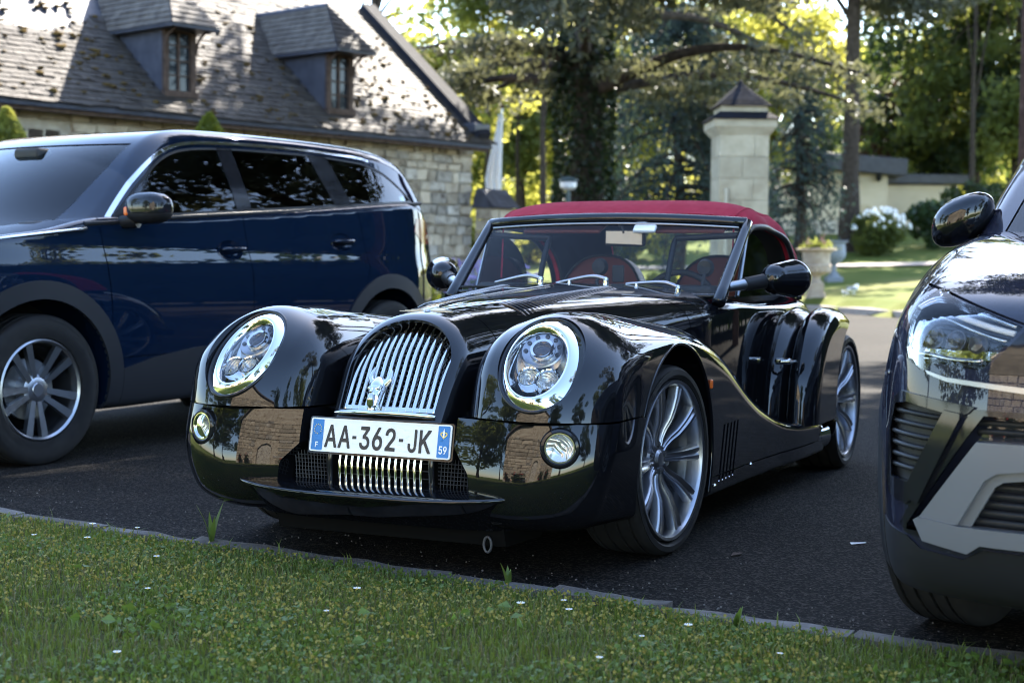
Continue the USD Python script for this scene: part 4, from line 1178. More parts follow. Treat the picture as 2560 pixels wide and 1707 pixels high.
_br = fn([(-2.1, .015), (-.3, .02), (.3, .05), (.75, .08)])
_th = math.radians(42)
def F_pod(x, y, z):
    y = np.abs(y)
    # a lamp bowl leaning back on the wing, its teardrop tail running level into the wing's crown
    dx, dy, dz = x - .560, y - .548, z - .640
    c, s = math.cos(_th), math.sin(_th)
    w, u = dx * c + dz * s, -dx * s + dz * c
    q1 = (np.sqrt((u / .212) ** 2 + (dy / .166) ** 2 + (w / .095) ** 2) - 1) * .12
    tx = x - .36
    q2 = (np.sqrt((tx / np.where(tx > 0, .20, .40)) ** 2 + (dy / .150) ** 2 + ((z - .70) / .128) ** 2) - 1) * .12
    return smin(q1, q2, .06)
def F_wing(x, y, z):
    y = np.abs(y)
    g = F_wing_outer(x, y, z)
    # inner edge rolls down towards the nose cowl
    yi = .262 + .06 * np.clip((.55 - x) / .5, 0, 1)
    rz, ry = .19, .12
    b = PA(x + _dent(y) * np.clip((x - .05) / .5, 0, 1) ** 1.5, z) + rz
    a = ((yi + ry) - y) * (rz / ry)
    g2 = np.sqrt(np.maximum(a, 0) ** 2 + np.maximum(b, 0) ** 2) + np.minimum(np.maximum(a, b), 0) - rz
    g2 = np.maximum(g2, (yi - y))
    g = np.maximum(g, g2)
    return smin(g, F_pod(x, y, z), .085)
SEAM = .512
LAMP_C = np.array([.608, .547, .680]); _sp = math.radians(7)
LN = np.array([math.cos(_th) * math.cos(_sp), math.sin(_sp) * math.cos(_th), math.sin(_th)])
LU = np.array([-math.sin(_th) * math.cos(_sp), -math.sin(_sp) * math.sin(_th), math.cos(_th)])
LV = np.cross(LU, LN); LV /= np.linalg.norm(LV)             # sideways
LA, LB = .186, .136                                        # half length, half width of the lamp ring

def wheel_well(cx, cz, r, y0, y1):
    return to_mf(cyl((cx, y0, cz), (cx, y1, cz), r, n=96))

d_ = .0115
front = solid(lambda x, y, z: F_wing(x, y, z), (-2.12, .24, .09), (.80, .90, .90), d_)
wing_top = front.trim_by_plane([0, 0, 1], SEAM + .003)
well = wheel_well(0, .335, .392, .50, 1.0)
lamp_cut = to_mf(frame_xf(to_tm(Manifold.extrude(CrossSection.circle(1, 72).scale([LA + .004, LB + .004]), .4).translate([0, 0, -.055])), LAMP_C, LU, LV, LN))
side = front.trim_by_plane([-1, 0, 0], .2)          # behind the wheel the side panel runs down to the sill
wing_m = (wing_top + side) - well - lamp_cut
# louvre slots in the side panel
slots = []
for k in range(5):
    x0 = -.545 - .046 * k
    slots.append(prism([(x0 - .011, .40), (x0 + .011, .40), (x0 + .075, .20), (x0 + .053, .20)][::1], .785, .9, "y"))
for s_ in slots: wing_m = wing_m - s_
# a lower edge panel line along the sill
wing_m = wing_m - prism([(-.36, .222), (-.36, .217), (-2.05, .188), (-2.05, .193)], .80 - .006, .9, "y")
for sgn in (1, -1):
    t = to_tm(wing_m)
    t = t if sgn > 0 else mirror_y(t)
    obj("front_wing", t, "black_paint", car, smooth=35, F=F_wing)
for sgn in (1, -1):
    for (a0, a1) in ((-38, 30), (26, 205)):
        pts_ = []
        for t in np.radians(np.linspace(a0, a1, 60)):
            x, z = .392 * math.cos(t), .335 + .392 * math.sin(t)
            lo_, hi_ = .5, .9
            for _ in range(30):
                m_ = (lo_ + hi_) / 2
                if F_wing(np.array([x * 1.012]), np.array([m_]), np.array([z + .004]))[0] > 0: hi_ = m_
                else: lo_ = m_
            if z > .16 and lo_ > .55: pts_.append((x, sgn * (lo_ - .004), z))
        if a0 > 0: obj("arch_lip", tube(np.array(pts_), .0085, 8), "black_paint", car, smooth=True)
# bumper
def F_bump(x, y, z): return F_wing_outer(x, y, z)
bump = solid(F_bump, (-.02, -.88, .09), (.80, .88, .56), d_).trim_by_plane([0, 0, -1], -(SEAM - .003))
bump = bump - well - to_mf(mirror_y(to_tm(well)))
intake = prism(rpoly([(-.36, .205), (.36, .205), (.345, .34), (.285, .415), (.285, .56), (-.285, .56), (-.285, .40), (-.345, .34)], .03), .50, .95, "x")
bump = bump - intake
bump = bump - prism([(-.9, 0), (.9, 0), (.9, .163), (-.9, .163)], -.2, 1, "x")
FOG = np.array([.0, .662, .440])
FD = np.array([.955, .295, .03]) / np.linalg.norm([.955, .295, .03])
FOGP = np.array([.75, .662, .440])
for _ in range(60): FOGP = FOGP - FD * float(F_bump(FOGP[:1], FOGP[1:2], FOGP[2:])[0]) * .8
fogcut = to_mf(cyl(FOGP - FD * .06, FOGP + FD * .2, .062, n=48))
bump = bump - fogcut - to_mf(mirror_y(to_tm(fogcut)))
obj("front_bumper", to_tm(bump), "black_paint", car, smooth=35, F=F_bump)
obj("inner_wing", cat(box(.1, .60, .42, .9, .02, .5), box(.1, -.60, .42, .9, .02, .5), box(.40, 0, .36, .05, 1.2, .40), box(-.2, 0, .17, 1.4, 1.3, .03), box(-1.6, 0, .16, 2.6, 1.2, .03), box(-2.6, 0, .35, 1.2, 1.2, .05)), "dark_void", car)

# ------- centre body: nose cowl, bonnet, tub
_w = fn([(.70, .20), (.60, .215), (.5, .228), (.4, .24), (.3, .258), (.1, .31), (-.1, .365), (-.4, .45), (-.7, .535), (-.95, .60), (-1.2, .638), (-1.5, .655), (-2.0, .665), (-2.5, .655), (-2.8, .62), (-3.05, .56), (-3.3, .42)])
_T = fn([(.70, .78), (.45, .812), (.38, .827), (.28, .843), (.1, .860), (-.3, .886), (-.7, .904), (-1.05, .917), (-1.25, .916), (-1.42, .885), (-1.6, .872), (-2.1, .872), (-2.45, .895), (-2.75, .872), (-2.95, .81), (-3.12, .72), (-3.3, .55)])
_hh = fn([(.7, .20), (.4, .22), (.1, .25), (-.4, .22), (-.9, .16), (-1.2, .13), (-1.5, .08), (-2.3, .09), (-2.8, .2), (-3.3, .3)])
_nn = fn([(.7, 2.35), (.3, 2.35), (-.3, 2.3), (-.9, 2.5), (-1.4, 2.6), (-3.3, 2.4)])
GP, GN = np.array([.405, 0, .815]), np.array([.335, 0, .205]) / np.hypot(.335, .205)    # the leaning plane of the nose
def F_body(x, y, z):
    w, T, hh, nn = _w(x), _T(x), _hh(x), _nn(x)
    a = np.abs(y) / w
    b = np.maximum(z - (T - hh), 0) / hh
    q = np.maximum(a ** nn + b ** nn, 1e-9) ** (1 / nn)
    f = (q - 1) * np.minimum(w, hh) * 1.05
    pl = (x - GP[0]) * GN[0] + (z - GP[2]) * GN[2] - .03
    f = rmax(f, pl, .045)
    f = rmax(f, -3.27 - x + 0 * y, .08)
    return np.maximum(f, .20 - z + 0 * y)
body = solid(F_body, (-3.32, -.72, .14), (.80, .72, .97), .0125)
# horseshoe opening of the grille in the leaning plane
EU = np.array([-GN[2], 0, GN[0]]); EV = np.array([0, 1., 0])
def gpt(u, v, n=0.0): return GP + EU * u + EV * v + GN * n     # u up along the plane (0 at the top), v sideways
def horseshoe(w, top, bot, n=28):
    th = np.linspace(0, np.pi, n)
    arch = [(top - w * 1.02 + w * 1.02 * math.sin(t) ** .94, w * math.cos(t)) for t in th]
    return np.array([(bot, w * .955)] + arch + [(bot, -w * .955)])       # (u, v)
hs = horseshoe(.184, -.022, -.372)
def plane_prism(poly, n0, n1):
    m = Manifold.extrude(CrossSection([np.asarray(poly, float)], manifold3d.FillRule.EvenOdd if 0 else manifold3d.FillRule.NonZero), n1 - n0).translate([0, 0, n0])
    if m.is_empty(): m = Manifold.extrude(CrossSection([np.asarray(poly, float)[::-1]], manifold3d.FillRule.NonZero), n1 - n0).translate([0, 0, n0])
    return to_mf(frame_xf(to_tm(m), GP, EU, EV, GN))
body = body - plane_prism(hs, -.075, .2)
# intake and plate recess under the grille
body = body - prism([(-.29, .0), (.29, .0), (.29, .472), (-.29, .472)], .42, .9, "x")
# cockpit
cock = prism(rpoly([(-1.30, -.56), (-1.30, .56), (-2.38, .56), (-2.38, -.56)], .1), .40, 1.2, "z")
body = body - cock
# rear wheel wells
rwell = wheel_well(-WB, .335, .40, .46, 1.1)
body = body - rwell - to_mf(mirror_y(to_tm(rwell))) - well - to_mf(mirror_y(to_tm(well)))
# shut lines: cowl, bonnet rear edge, doors
g_ = .0035
def curve_slot(x_of_v, depth, w=.006):
    """a thin saw cut around the body following x(z) planes"""
cut1 = prism([(.300, .3), (.300 + w_, .3), (.262 + w_, 1.0), (.262, 1.0)] if (w_ := .005) else None, -.7, .7, "y")
inner = solid(lambda x, y, z: F_body(x, y, z) + .009, (-1.6, -.72, .14), (.80, .72, .97), .02)
rear_inner = solid(lambda x, y, z: F_body(x, y, z) + .009, (-3.32, -.72, .14), (-.6, .72, .97), .02)
body = body - (cut1 - inner)
cut2 = prism([(-.865, .3), (-.860, .3), (-.835, .75), (-.80, 1.0), (-.806, 1.0), (-.841, .75)], -.7, .7, "y")
body = body - (cut2 - inner)
door = rpoly([(-.99, .30), (-.925, .86), (-.93, 1.0), (-1.86, 1.0), (-1.80, .62), (-1.70, .30)], .02)
dring = prism(door, .5, .8, "y") - prism(np.array(sg.Polygon(door).buffer(-.005).exterior.coords)[:-1], .4, .9, "y")
dring = dring - rear_inner - inner
body = body - dring - to_mf(mirror_y(to_tm(dring)))
bt = body
nose = bt.trim_by_plane([1, 0, 0], .265)
bon = bt.trim_by_plane([-1, 0, 0], -.265).trim_by_plane([1, 0, 0], -.82)
tub = bt.trim_by_plane([-1, 0, 0], .82)
nb = obj("nose_cowl", to_tm(nose), "black_paint", car, smooth=35, F=F_body)
bonnet = obj("bonnet", to_tm(bon), "black_paint", car, smooth=35, F=F_body)
obj("body_tub", to_tm(tub), "black_paint", car, smooth=35, F=F_body)

# ------- grille
grille = part("grille", car)
# frame bead round the opening
fr = np.array([gpt(u, v, .004) for u, v in horseshoe(.187, -.018, -.378, 40)])
obj("grille_frame", tube(fr, .0075, 8), "black_paint", grille, smooth=True)
# bars curve back at the top and stand vertical below
def bar_path(v, w=.184):
    top = -.022 - .184 * 1.02 + .184 * 1.02 * max(0, 1 - (v / .184) ** 2) ** .47
    us = np.linspace(-.368, top + .010, 22)
    tt = np.clip((us - (top - .16)) / .16, 0, 1)
    return np.array([gpt(u, v, .012 - .038 * t * t) for u, t in zip(us, tt)])
for k in range(14):
    v = -.165 + .33 * k / 13
    obj("grille_bar", tube(bar_path(v), np.r_[np.full(19, .0076), .006, .004, .002], 8), "chrome", grille, smooth=True)
# woven mesh behind the bars
mesh_ = []
for k in range(26):
    v = -.175 + .35 * k / 25
    us = np.linspace(-.368, -.05, 34)
    for sg_ in (1,):
        p = np.array([gpt(u, v + .0045 * (1 if i % 2 else -1), -.030 + .003 * (1 if (i + k) % 2 else -1)) for i, u in enumerate(us) if u < -.022 - .19 + .19 * max(0, 1 - (v / .19) ** 2) ** .5])
        if len(p) > 2: mesh_.append(tube(p, .0018, 4, cap=False))
obj("mesh_screen", cat(mesh_), "satin_silver", grille, smooth=True, kind="stuff")
obj("grille_backing", to_tm(plane_prism(horseshoe(.186, -.020, -.372), -.072, -.060)), "dark_void", grille)
# chrome base plate and badge bar
obj("grille_base", frame_xf(rbox(0, 0, 0, .036, .325, .010, .004), gpt(-.368, 0, .014), EU, EV, GN), "chrome", grille, smooth=30)
bb = np.array([gpt(-.388, v, .044 - .30 * v * v) for v in np.linspace(-.185, .185, 15)])
obj("badge_bar", tube(bb, np.r_[.006, np.full(13, .0085), .006], 10), "chrome", grille, smooth=True)
# horned head mascot, chrome
mx, mz = 0.0, 0.0
mas = blob([[((0, 0, .004), .015), ((.003, 0, .026), .0195), ((.003, 0, .046), .0205)],              # neck, head
            [((.010, 0, .000), .010), ((.018, 0, .012), .010), ((.019, 0, .022), .009)],               # beard
            [((.0235, 0, .037), .0042), ((.027, 0, .028), .0048)],                                    # nose
            [((.018, -.013, .042), .0045), ((.018, .013, .042), .0045)],                              # brow
            [((.002, 0, .050), .0225), ((.0, 0, .066), .017), ((0, 0, .076), .007)],                  # helmet
            [((0, .016, .062), .009), ((.0, .027, .078), .0075), ((0, .026, .096), .005), ((0, .020, .110), .0022)],
            [((0, -.016, .062), .009), ((.0, -.027, .078), .0075), ((0, -.026, .096), .005), ((0, -.020, .110), .0022)],
            [((0, 0, -.008), .012), ((0, 0, .010), .014)]])
obj("mascot", frame_xf(xf(mas, s=1.32), gpt(-.362, -.052, .036), GN, EV, EU), "chrome", grille, smooth=True)
# winged badge on the nose
def surf_pt(x, y):
    z = 1.0
    for _ in range(40):
        fz = float(F_body(np.array([x]), np.array([y]), np.array([z]))[0]); z -= fz * .9
    return np.array([x, y, z])
bx_ = .335
wing_b = []
for s in (-1, 1):
    for r_, ln in ((0, .088), (1, .072), (2, .052)):
        c = surf_pt(bx_ - .006 * (r_ - 1) * 1.4, s * (.015 + ln / 2))
        wing_b.append(box(c[0], c[1], c[2] + .002, .006, ln, .003))
c = surf_pt(bx_, 0)
wing_b.append(xf(lathe([(0, .004), (.012, .004), (.014, .0), (.014, -.004), (0, -.004)], 24), c))
obj("badge", cat(wing_b), "satin_silver", nb, smooth=30)

# ------- bonnet louvres and centre bead
def louvre_row(y0, y1, x0, x1, n, wid):
    for k in range(n):
        t = k / (n - 1)
        x, y = x0 + (x1 - x0) * t, y0 + (y1 - y0) * t
        ww = wid * (.62 + .38 * (1 - t))
        a = [surf_pt(x, y + ww * q) for q in (-.5, -.25, 0, .25, .5)]
        rise = np.array([0, .006, .008, .006, 0])
        v, f = [], []
        for i, p in enumerate(a):
            v += [p + [-.018, 0, -.002], p + [.002, 0, rise[i]], p + [.006, 0, rise[i] * .8 - .002], p + [.006, 0, -.004]]
        for i in range(4):
            for j in range(3):
                f.append([4 * i + j, 4 * i + 4 + j, 4 * i + 5 + j, 4 * i + 1 + j])
        m = trimesh.Trimesh(*(lambda vv, ff: (vv, np.array([t_ for q in ff for t_ in ((q[0], q[1], q[2]), (q[0], q[2], q[3]))])))(np.array(v), f), process=False)
        m = trimesh.Trimesh(m.vertices, np.array(m.faces)[:, ::-1], process=False)
        obj("louvre", m, "black_paint", bonnet, smooth=50)
louvre_row(.175, .235, .02, -.80, 30, .115)
louvre_row(-.175, -.235, .02, -.80, 30, .115)
obj("centre_bead", tube([surf_pt(x, 0) for x in np.linspace(.24, -.78, 24)], .006, 8), "black_paint", bonnet, smooth=True)

# ------- head lamps
def ell(a, b, n, off=0, rot=0): 
    th = np.linspace(0, 2 * np.pi, n, endpoint=False)
    return np.stack([a * np.cos(th), b * np.sin(th)], 1) + off
for sgn in (1, -1):
    hl = part("head_lamp", car)
    def put(t, name, m_, par=None, **k):
        t2 = frame_xf(t, LAMP_C, LU, LV * 1.0, LN)
        if np.dot(np.cross(LU, LV), LN) < 0: pass
        obj(name, t2 if sgn > 0 else mirror_y(t2), m_, par or hl, **k)
    def dome(a, b, hgt, n=56, rings=10, z0=0):
        r = np.linspace(1, 0, rings)
        V = [[a * q * math.cos(t), b * q * math.sin(t), z0 + hgt * (1 - q * q)] for q in r[:-1] for t in np.linspace(0, 2 * np.pi, n, endpoint=False)] + [[0, 0, z0 + hgt]]
        F_ = []
        for i in range(rings - 2):
            for j in range(n):
                jn = (j + 1) % n
                F_ += [[i * n + j, i * n + jn, (i + 1) * n + jn], [i * n + j, (i + 1) * n + jn, (i + 1) * n + j]]
        o = (rings - 2) * n
        F_ += [[o + j, o + (j + 1) % n, len(V) - 1] for j in range(n)]
        return trimesh.Trimesh(np.array(V), np.array(F_), process=False)
    ring = np.array([[LA * math.cos(t), LB * math.sin(t), .004] for t in np.linspace(0, 2 * np.pi, 72)])
    put(tube(ring, .0065, 8, cap=False), "lamp_gasket", "black_gloss", smooth=True)
    # broad bright surround: an annulus, domed, between the outer ellipse and an off-centre inner ellipse
    n = 80
    V, F_ = [], []
    R = 7
    for i in range(R):
        q = i / (R - 1)
        for t in np.linspace(0, 2 * np.pi, n, endpoint=False):
            o = np.array([(LA - .006) * math.cos(t), (LB - .006) * math.sin(t)])
            c = np.array([-.010 + .132 * math.cos(t), -.014 + .089 * math.sin(t)])
            p = o + (c - o) * q
            V.append([p[0], p[1], .006 + .026 * math.sin(q * math.pi / 2) - (.020 * max(0, q - .88) / .12)])
    for i in range(R - 1):
        for j in range(n):
            jn = (j + 1) % n
            F_ += [[i * n + j, i * n + jn, (i + 1) * n + jn], [i * n + j, (i + 1) * n + jn, (i + 1) * n + j]]
    put(trimesh.Trimesh(np.array(V), np.array(F_), process=False), "lamp_surround", "chrome", smooth=True)
    put(xf(dome(.138, .096, -.045), (-.010, -.014, .004)), "reflector_bowl", "chrome", smooth=True)
    # upper projector with its holed petal collar
    uc = np.array([.058, -.012, -.004])
    put(xf(lathe([(.026, .004), (.030, .016), (.038, .018), (.041, .012), (.041, -.02)], 40), uc), "projector_ring", "chrome", smooth=40)
    put(xf(lathe([(0, .014), (.010, .0132), (.019, .0105), (.027, .005), (.028, -.01)], 40), uc), "projector_lens", "lamp_lens", smooth=50)
    put(xf(lathe([(.042, .004), (.066, .010), (.070, .006), (.070, -.02)], 48), uc), "petal_collar", "satin_silver", smooth=40)
    holes = []
    for k in range(7):
        t = math.radians(-95 + 34 * k)
        holes.append(xf(lathe([(0, .003), (.0075, .002), (.0085, -.004)], 14), uc + [.0545 * math.cos(t), .0545 * math.sin(t), .0085]))
    for hmesh in holes: put(hmesh, "collar_hole", "black_gloss", smooth=40)
    # two lower round lamps
    for (du, dv, r) in ((-.062, .028, .040), (-.052, -.034, .036)):
        lc = np.array([du, dv, -.002])
        put(xf(lathe([(r * .86, -.01), (r * .9, .012), (r, .015), (r * 1.06, .010), (r * 1.08, -.02)], 36), lc), "lamp_ring", "chrome", smooth=40)
        put(xf(lathe([(0, -.006), (r * .25, .004), (r * .3, -.008), (r * .6, -.014), (r * .86, .004)], 36), lc), "lamp_bowl", "pleated_lens", smooth=50)
    put(xf(dome(.133, .090, .026, z0=.014), (-.010, -.014, 0)), "lamp_cover", "lamp_glass", smooth=True)

# ------- indicator lamps in the bumper
for sgn in (1, -1):
    fd, p = FD, FOGP
    ex = np.cross([0, 0, 1.], fd); ex /= np.linalg.norm(ex); ez = np.cross(fd, ex)
    il = part("indicator_lamp", car)
    def put2(t, nm, m_, **k):
        t2 = frame_xf(t, p, ex, ez, fd)
        obj(nm, t2 if sgn > 0 else mirror_y(t2), m_, il, **k)
    put2(lathe([(.046, -.03), (.046, .004), (.050, .007), (.058, .004), (.062, -.004), (.062, -.03)], 48), "lamp_bezel", "black_gloss", smooth=40)
    put2(lathe([(.041, .0), (.043, .005), (.0465, .005), (.0465, -.02)], 48), "lamp_rim", "chrome", smooth=40)
    put2(lathe([(0, -.010), (.02, -.012), (.042, -.002)], 48), "lamp_back", "pleated_lens" if sgn > 0 else "pleated_lens", smooth=40)
    put2(lathe([(0, .010), (.018, .0085), (.032, .004), (.042, -.001)], 48), "lamp_cover", "lamp_glass", smooth=60)

# ------- lower grille, side ducts, splitter, under tray
lg = part("lower_grille", car)
for k in range(14):
    y = -.150 + .30 * k / 13
    obj("grille_bar", tube([(.652, y, .395), (.668, y, .34), (.664, y, .27), (.655, y, .225)], .0052, 8), "chrome", lg, smooth=True)
obj("grille_backing", box(.60, 0, .30, .01, .36, .24), "dark_void", lg)
obj("cross_wire", cat([tube([(.635, -.17, z), (.635, .17, z)], .002, 5) for z in (.25, .275, .30, .325, .35)]), "alloy_dark", lg, smooth=True)
for s in (-1, 1):
    obj("side_post", tube([(.655, s * .185, .41), (.668, s * .188, .34), (.66, s * .188, .225)], .010, 8), "black_gloss", lg, smooth=True)
    wires = []
    for k in range(11):
        wires.append(tube([(.645, s * (.205 + .012 * k), .222), (.645, s * (.215 + .012 * k), .37)], .0014, 4, cap=False))
        wires.append(tube([(.643, s * .20, .225 + .013 * k), (.643, s * .335, .225 + .013 * k)], .0014, 4, cap=False))
    obj("duct_mesh", cat(wires), "alloy_dark", lg, kind="stuff")
    obj("duct_backing", box(.615, s * .265, .30, .01, .16, .20), "dark_void", lg)
_pl = fn([(0, .815), (.15, .814), (.3, .806), (.40, .788), (.47, .758), (.51, .72), (.53, .66)])
ys = np.linspace(-.53, .53, 73)
sp = [(float(_pl(abs(y))), y) for y in ys]
spm = sg.Polygon(sp + [(.50, .5), (.50, -.5)])
base = Manifold.extrude(CrossSection([np.array(spm.exterior.coords)[:-1]], manifold3d.FillRule.NonZero), .010)
if base.is_empty(): base = Manifold.extrude(CrossSection([np.array(spm.exterior.coords)[:-1][::-1]], manifold3d.FillRule.NonZero), .010)
v, f = [], []
lip = []
for x, y in sp:
    lip.append((x, y, .262 + .022 * (abs(y) / .53) ** 3))
spl_plate = to_tm(base.translate([0, 0, .250]))
vv_ = np.array(spl_plate.vertices); vv_[:, 2] += .022 * (np.abs(vv_[:, 1]) / .53) ** 3 
obj("splitter", cat(trimesh.Trimesh(vv_, spl_plate.faces, process=False), tube(np.array(lip) - [.004, 0, .007], .0080, 10)), "black_paint", car, smooth=40)
val = []
for k, (x, y) in enumerate(sp):
    q = abs(y) / .53
    val += [(x - .012, y, .250 + .022 * q ** 3), (x - .05, y * .99, .20 + .02 * q), (x - .11, y * .95, .158)]
F_ = []
for k in range(len(sp) - 1):
    for j in range(2): F_.append([3 * k + j, 3 * k + j + 1, 3 * k + 4 + j, 3 * k + 3 + j])
vq = np.array(F_)
obj("lower_valance", (np.array(val), vq[:, ::-1]), "black_paint", car, smooth=True)
obj("under_tray", to_tm(prism([(.30, .15), (.66, .165), (.64, .105), (.36, .095)], -.40, .44, "y")), "dark_void", car)
eye = np.array([(.66 + .0 * t, .385 + .013 * math.cos(t), .112 + .024 * math.sin(t)) for t in np.linspace(0, 2 * np.pi, 24)])
obj("tow_eye", tube(eye, .0045, 8, cap=False), "alloy_dark", car, smooth=True)

# ------- number plate
PT = .185
PX = np.array([.668, .0, .428])
pu = np.array([-math.sin(PT), 0, math.cos(PT)]); pn = np.array([math.cos(PT), 0, math.sin(PT)]); pv = np.array([0, 1., 0])
plate = part("number_plate", car)
def on_plate(t, name, m_, up=0.0, **k):
    return obj(name, frame_xf(t, PX + pn * up, pv, pu, pn), m_, plate, **k)
def rrect(w, h, r):
    return np.array(sg.box(-w / 2 + r, -h / 2 + r, w / 2 - r, h / 2 - r).buffer(r, quad_segs=6).exterior.coords)[:-1]
def flat(poly, t, holes=None):
    s = sg.Polygon(poly, holes or [])
    return trimesh.creation.extrude_polygon(s, t, engine="earcut")
obj("plate_carrier", frame_xf(flat(rrect(.534, .122, .010), .016), PX - pn * .018 - pu * .001, pv, pu, pn), "black_gloss", plate, smooth=30)
on_plate(flat(rrect(.52, .11, .008), .003), "plate_sheet", "plate_white", -.001, smooth=30)
rim_o, rim_i = rrect(.52, .11, .008), rrect(.511, .101, .006)
on_plate(flat(rim_o, .0012, [rim_i]), "plate_rim", "plate_white", .0018)
for s in (-1, 1):
    on_plate(xf(flat(rrect(.042, .1015, .004), .0008), (s * .2325, 0, 0)), "blue_band", "plate_blue", .0024)
def fit_text(s, w, hgt, bold=True, t=.0012):
    m = meshkit.text_mesh(s, hgt, t, bold)
    b = m.bounds
    v = np.array(m.vertices)
    v[:, 0] = (v[:, 0] - b[0, 0]) / (b[1, 0] - b[0, 0]) * w - w / 2
    v[:, 1] = (v[:, 1] - b[0, 1]) / (b[1, 1] - b[0, 1]) * hgt - hgt / 2
    return trimesh.Trimesh(v, m.faces, process=False)
for s, x, w, hgt in (("A", -.181, .046, .075), ("A", -.130, .046, .075), ("-", -.093, .015, .010), ("3", -.054, .037, .076), ("6", -.007, .037, .076), ("2", .041, .037, .075), ("-", .080, .015, .010), ("J", .121, .031, .075), ("K", .167, .042, .075)):
    on_plate(xf(fit_text(s, w, hgt), (x, -.003, 0)), "plate_character", "plate_black", .0022)
on_plate(xf(fit_text("F", .010, .018, t=.0008), (-.233, -.033, 0)), "plate_character", "plate_white", .0032)
on_plate(xf(fit_text("59", .028, .026, t=.0008), (.2325, -.026, 0)), "plate_character", "plate_white", .0032)
for k in range(12):
    t = k * math.pi / 6
    on_plate(xf(trimesh.creation.cylinder(.0017, .0008, sections=5), (-.2325 + .0135 * math.cos(t), .018 + .0155 * math.sin(t), .0005)), "plate_star", "plate_yellow", .0032)
# heart-and-tower emblem of the right band
ht = np.linspace(0, 2 * np.pi, 60)
hx, hy = 16 * np.sin(ht) ** 3, 13 * np.cos(ht) - 5 * np.cos(2 * ht) - 2 * np.cos(3 * ht) - np.cos(4 * ht)
heart = sg.Polygon(np.stack([hx, hy], 1) * .00078)
hring = heart.difference(heart.buffer(-.0032))
hring = hring.difference(sg.box(-.0032, -.002, .0032, .02))
hm = cat([trimesh.creation.extrude_polygon(g, .0008, engine="earcut") for g in getattr(hring, "geoms", [hring])])
on_plate(xf(hm, (.2325, .022, 0)), "heart_emblem", "plate_yellow", .0032)
tw = sg.Polygon([(-.0028, -.009), (.0028, -.009), (.0028, .010), (.0014, .0125), (.0014, .0155), (0, .019), (-.0014, .0155), (-.0014, .0125), (-.0028, .010)])
on_plate(xf(trimesh.creation.extrude_polygon(tw, .0008, engine="earcut"), (.2325, .024, 0)), "tower_emblem", "plate_white", .0038)
for x, y in ((-.224, .006), (.226, .006)):
    on_plate(xf(lathe([(0, .003), (.003, .0024), (.004, 0)], 14), (x, y, 0)), "plate_screw", "plate_blue", .003, smooth=40)

# ------- wheels
def tyre(R, w, rr, grooves=4, n=96):
    sw = w / 2
    prof = [(rr, -sw * .80), (rr + .006, -sw * .90), (rr + (R - rr) * .35, -sw * 1.0), (rr + (R - rr) * .7, -sw * .985), (R - .016, -sw * .95), (R - .006, -sw * .88), (R - .002, -sw * .80)]
    ys = np.linspace(-sw * .74, sw * .74, grooves * 2 + 1)
    for k in range(grooves):
        c = -sw * .62 + k * (sw * 1.24 / (grooves - 1))
        prof += [(R, c - .0055), (R - .008, c - .0045), (R - .008, c + .0045), (R, c + .0055)]
    prof += [(R - .002, sw * .80), (R - .006, sw * .88), (R - .016, sw * .95), (rr + (R - rr) * .7, sw * .985), (rr + (R - rr) * .35, sw * 1.0), (rr + .006, sw * .90), (rr, sw * .80)]
    return lathe(prof[::-1], n, "y")
def rim10(R, face):
    """ten spokes; face = y of the rim's outer lip; the wheel's centre is the origin, +y outward"""
    out = {}
    lip = lathe([(R - .022, face - .055), (R - .020, face - .012), (R - .012, face + .001), (R - .002, face + .003), (R + .001, face - .004), (R, face - .018), (R - .010, face - .03), (R - .022, face - .10), (R - .03, face - .20), (R - .045, face - .20), (R - .040, face - .08)][::-1], 96, "y")
    out["rim"] = lip
    sp = []
    for k in range(10):
        r = np.array([.050, .075, .105, .14, .18, .215, .240, R - .016])
        dep = np.interp(r, [.05, .09, .14, .20, R], [-.052, -.050, -.026, -.012, -.008])
        wd = np.interp(r, [.05, .10, .18, R], [.0150, .0175, .0225, .029])
        V = []
        for a, d, w in zip(r, dep, wd):
            # cross section: two ridges with a shallow groove between
            cs = [(-w, -.034), (-w * 1.0, -.008), (-w * .72, .0), (-w * .30, -.001), (0, -.009), (w * .30, -.001), (w * .72, .0), (w, -.008), (w, -.034)]
            V += [(c, d + e, a) for c, e in cs]
        m = 9
        V = np.array(V)
        F_ = []
        for i in range(len(r) - 1):
            for j in range(m - 1): F_.append([i * m + j, i * m + j + 1, (i + 1) * m + j + 1, (i + 1) * m + j])
        t = trimesh.Trimesh(V, np.array([q for a in F_ for q in ((a[0], a[1], a[2]), (a[0], a[2], a[3]))]), process=False)
        V2 = np.stack([V[:, 0], V[:, 1] + face, V[:, 2]], 1)
        th = 2 * np.pi * k / 10 + math.radians(0)
        c, s = math.cos(th), math.sin(th)
        sp.append(trimesh.Trimesh(np.stack([V2[:, 2] * c - V2[:, 0] * s, V2[:, 1], V2[:, 2] * s + V2[:, 0] * c], 1), t.faces[:, ::-1], process=False))
    out["spokes"] = sp
    out["hub"] = lathe([(0, face - .046), (.024, face - .047), (.030, face - .052), (.034, face - .056), (.062, face - .058), (.072, face - .07), (.075, face - .12), (0, face - .12)][::-1], 48, "y")
    out["nuts"] = [xf(lathe([(0, .0), (.008, -.002), (.0125, -.006), (.0135, -.02)][::-1], 16, "y"), (.052 * math.cos(t), face - .050, .052 * math.sin(t))) for t in np.arange(5) * 2 * np.pi / 5 + .3]
    return out
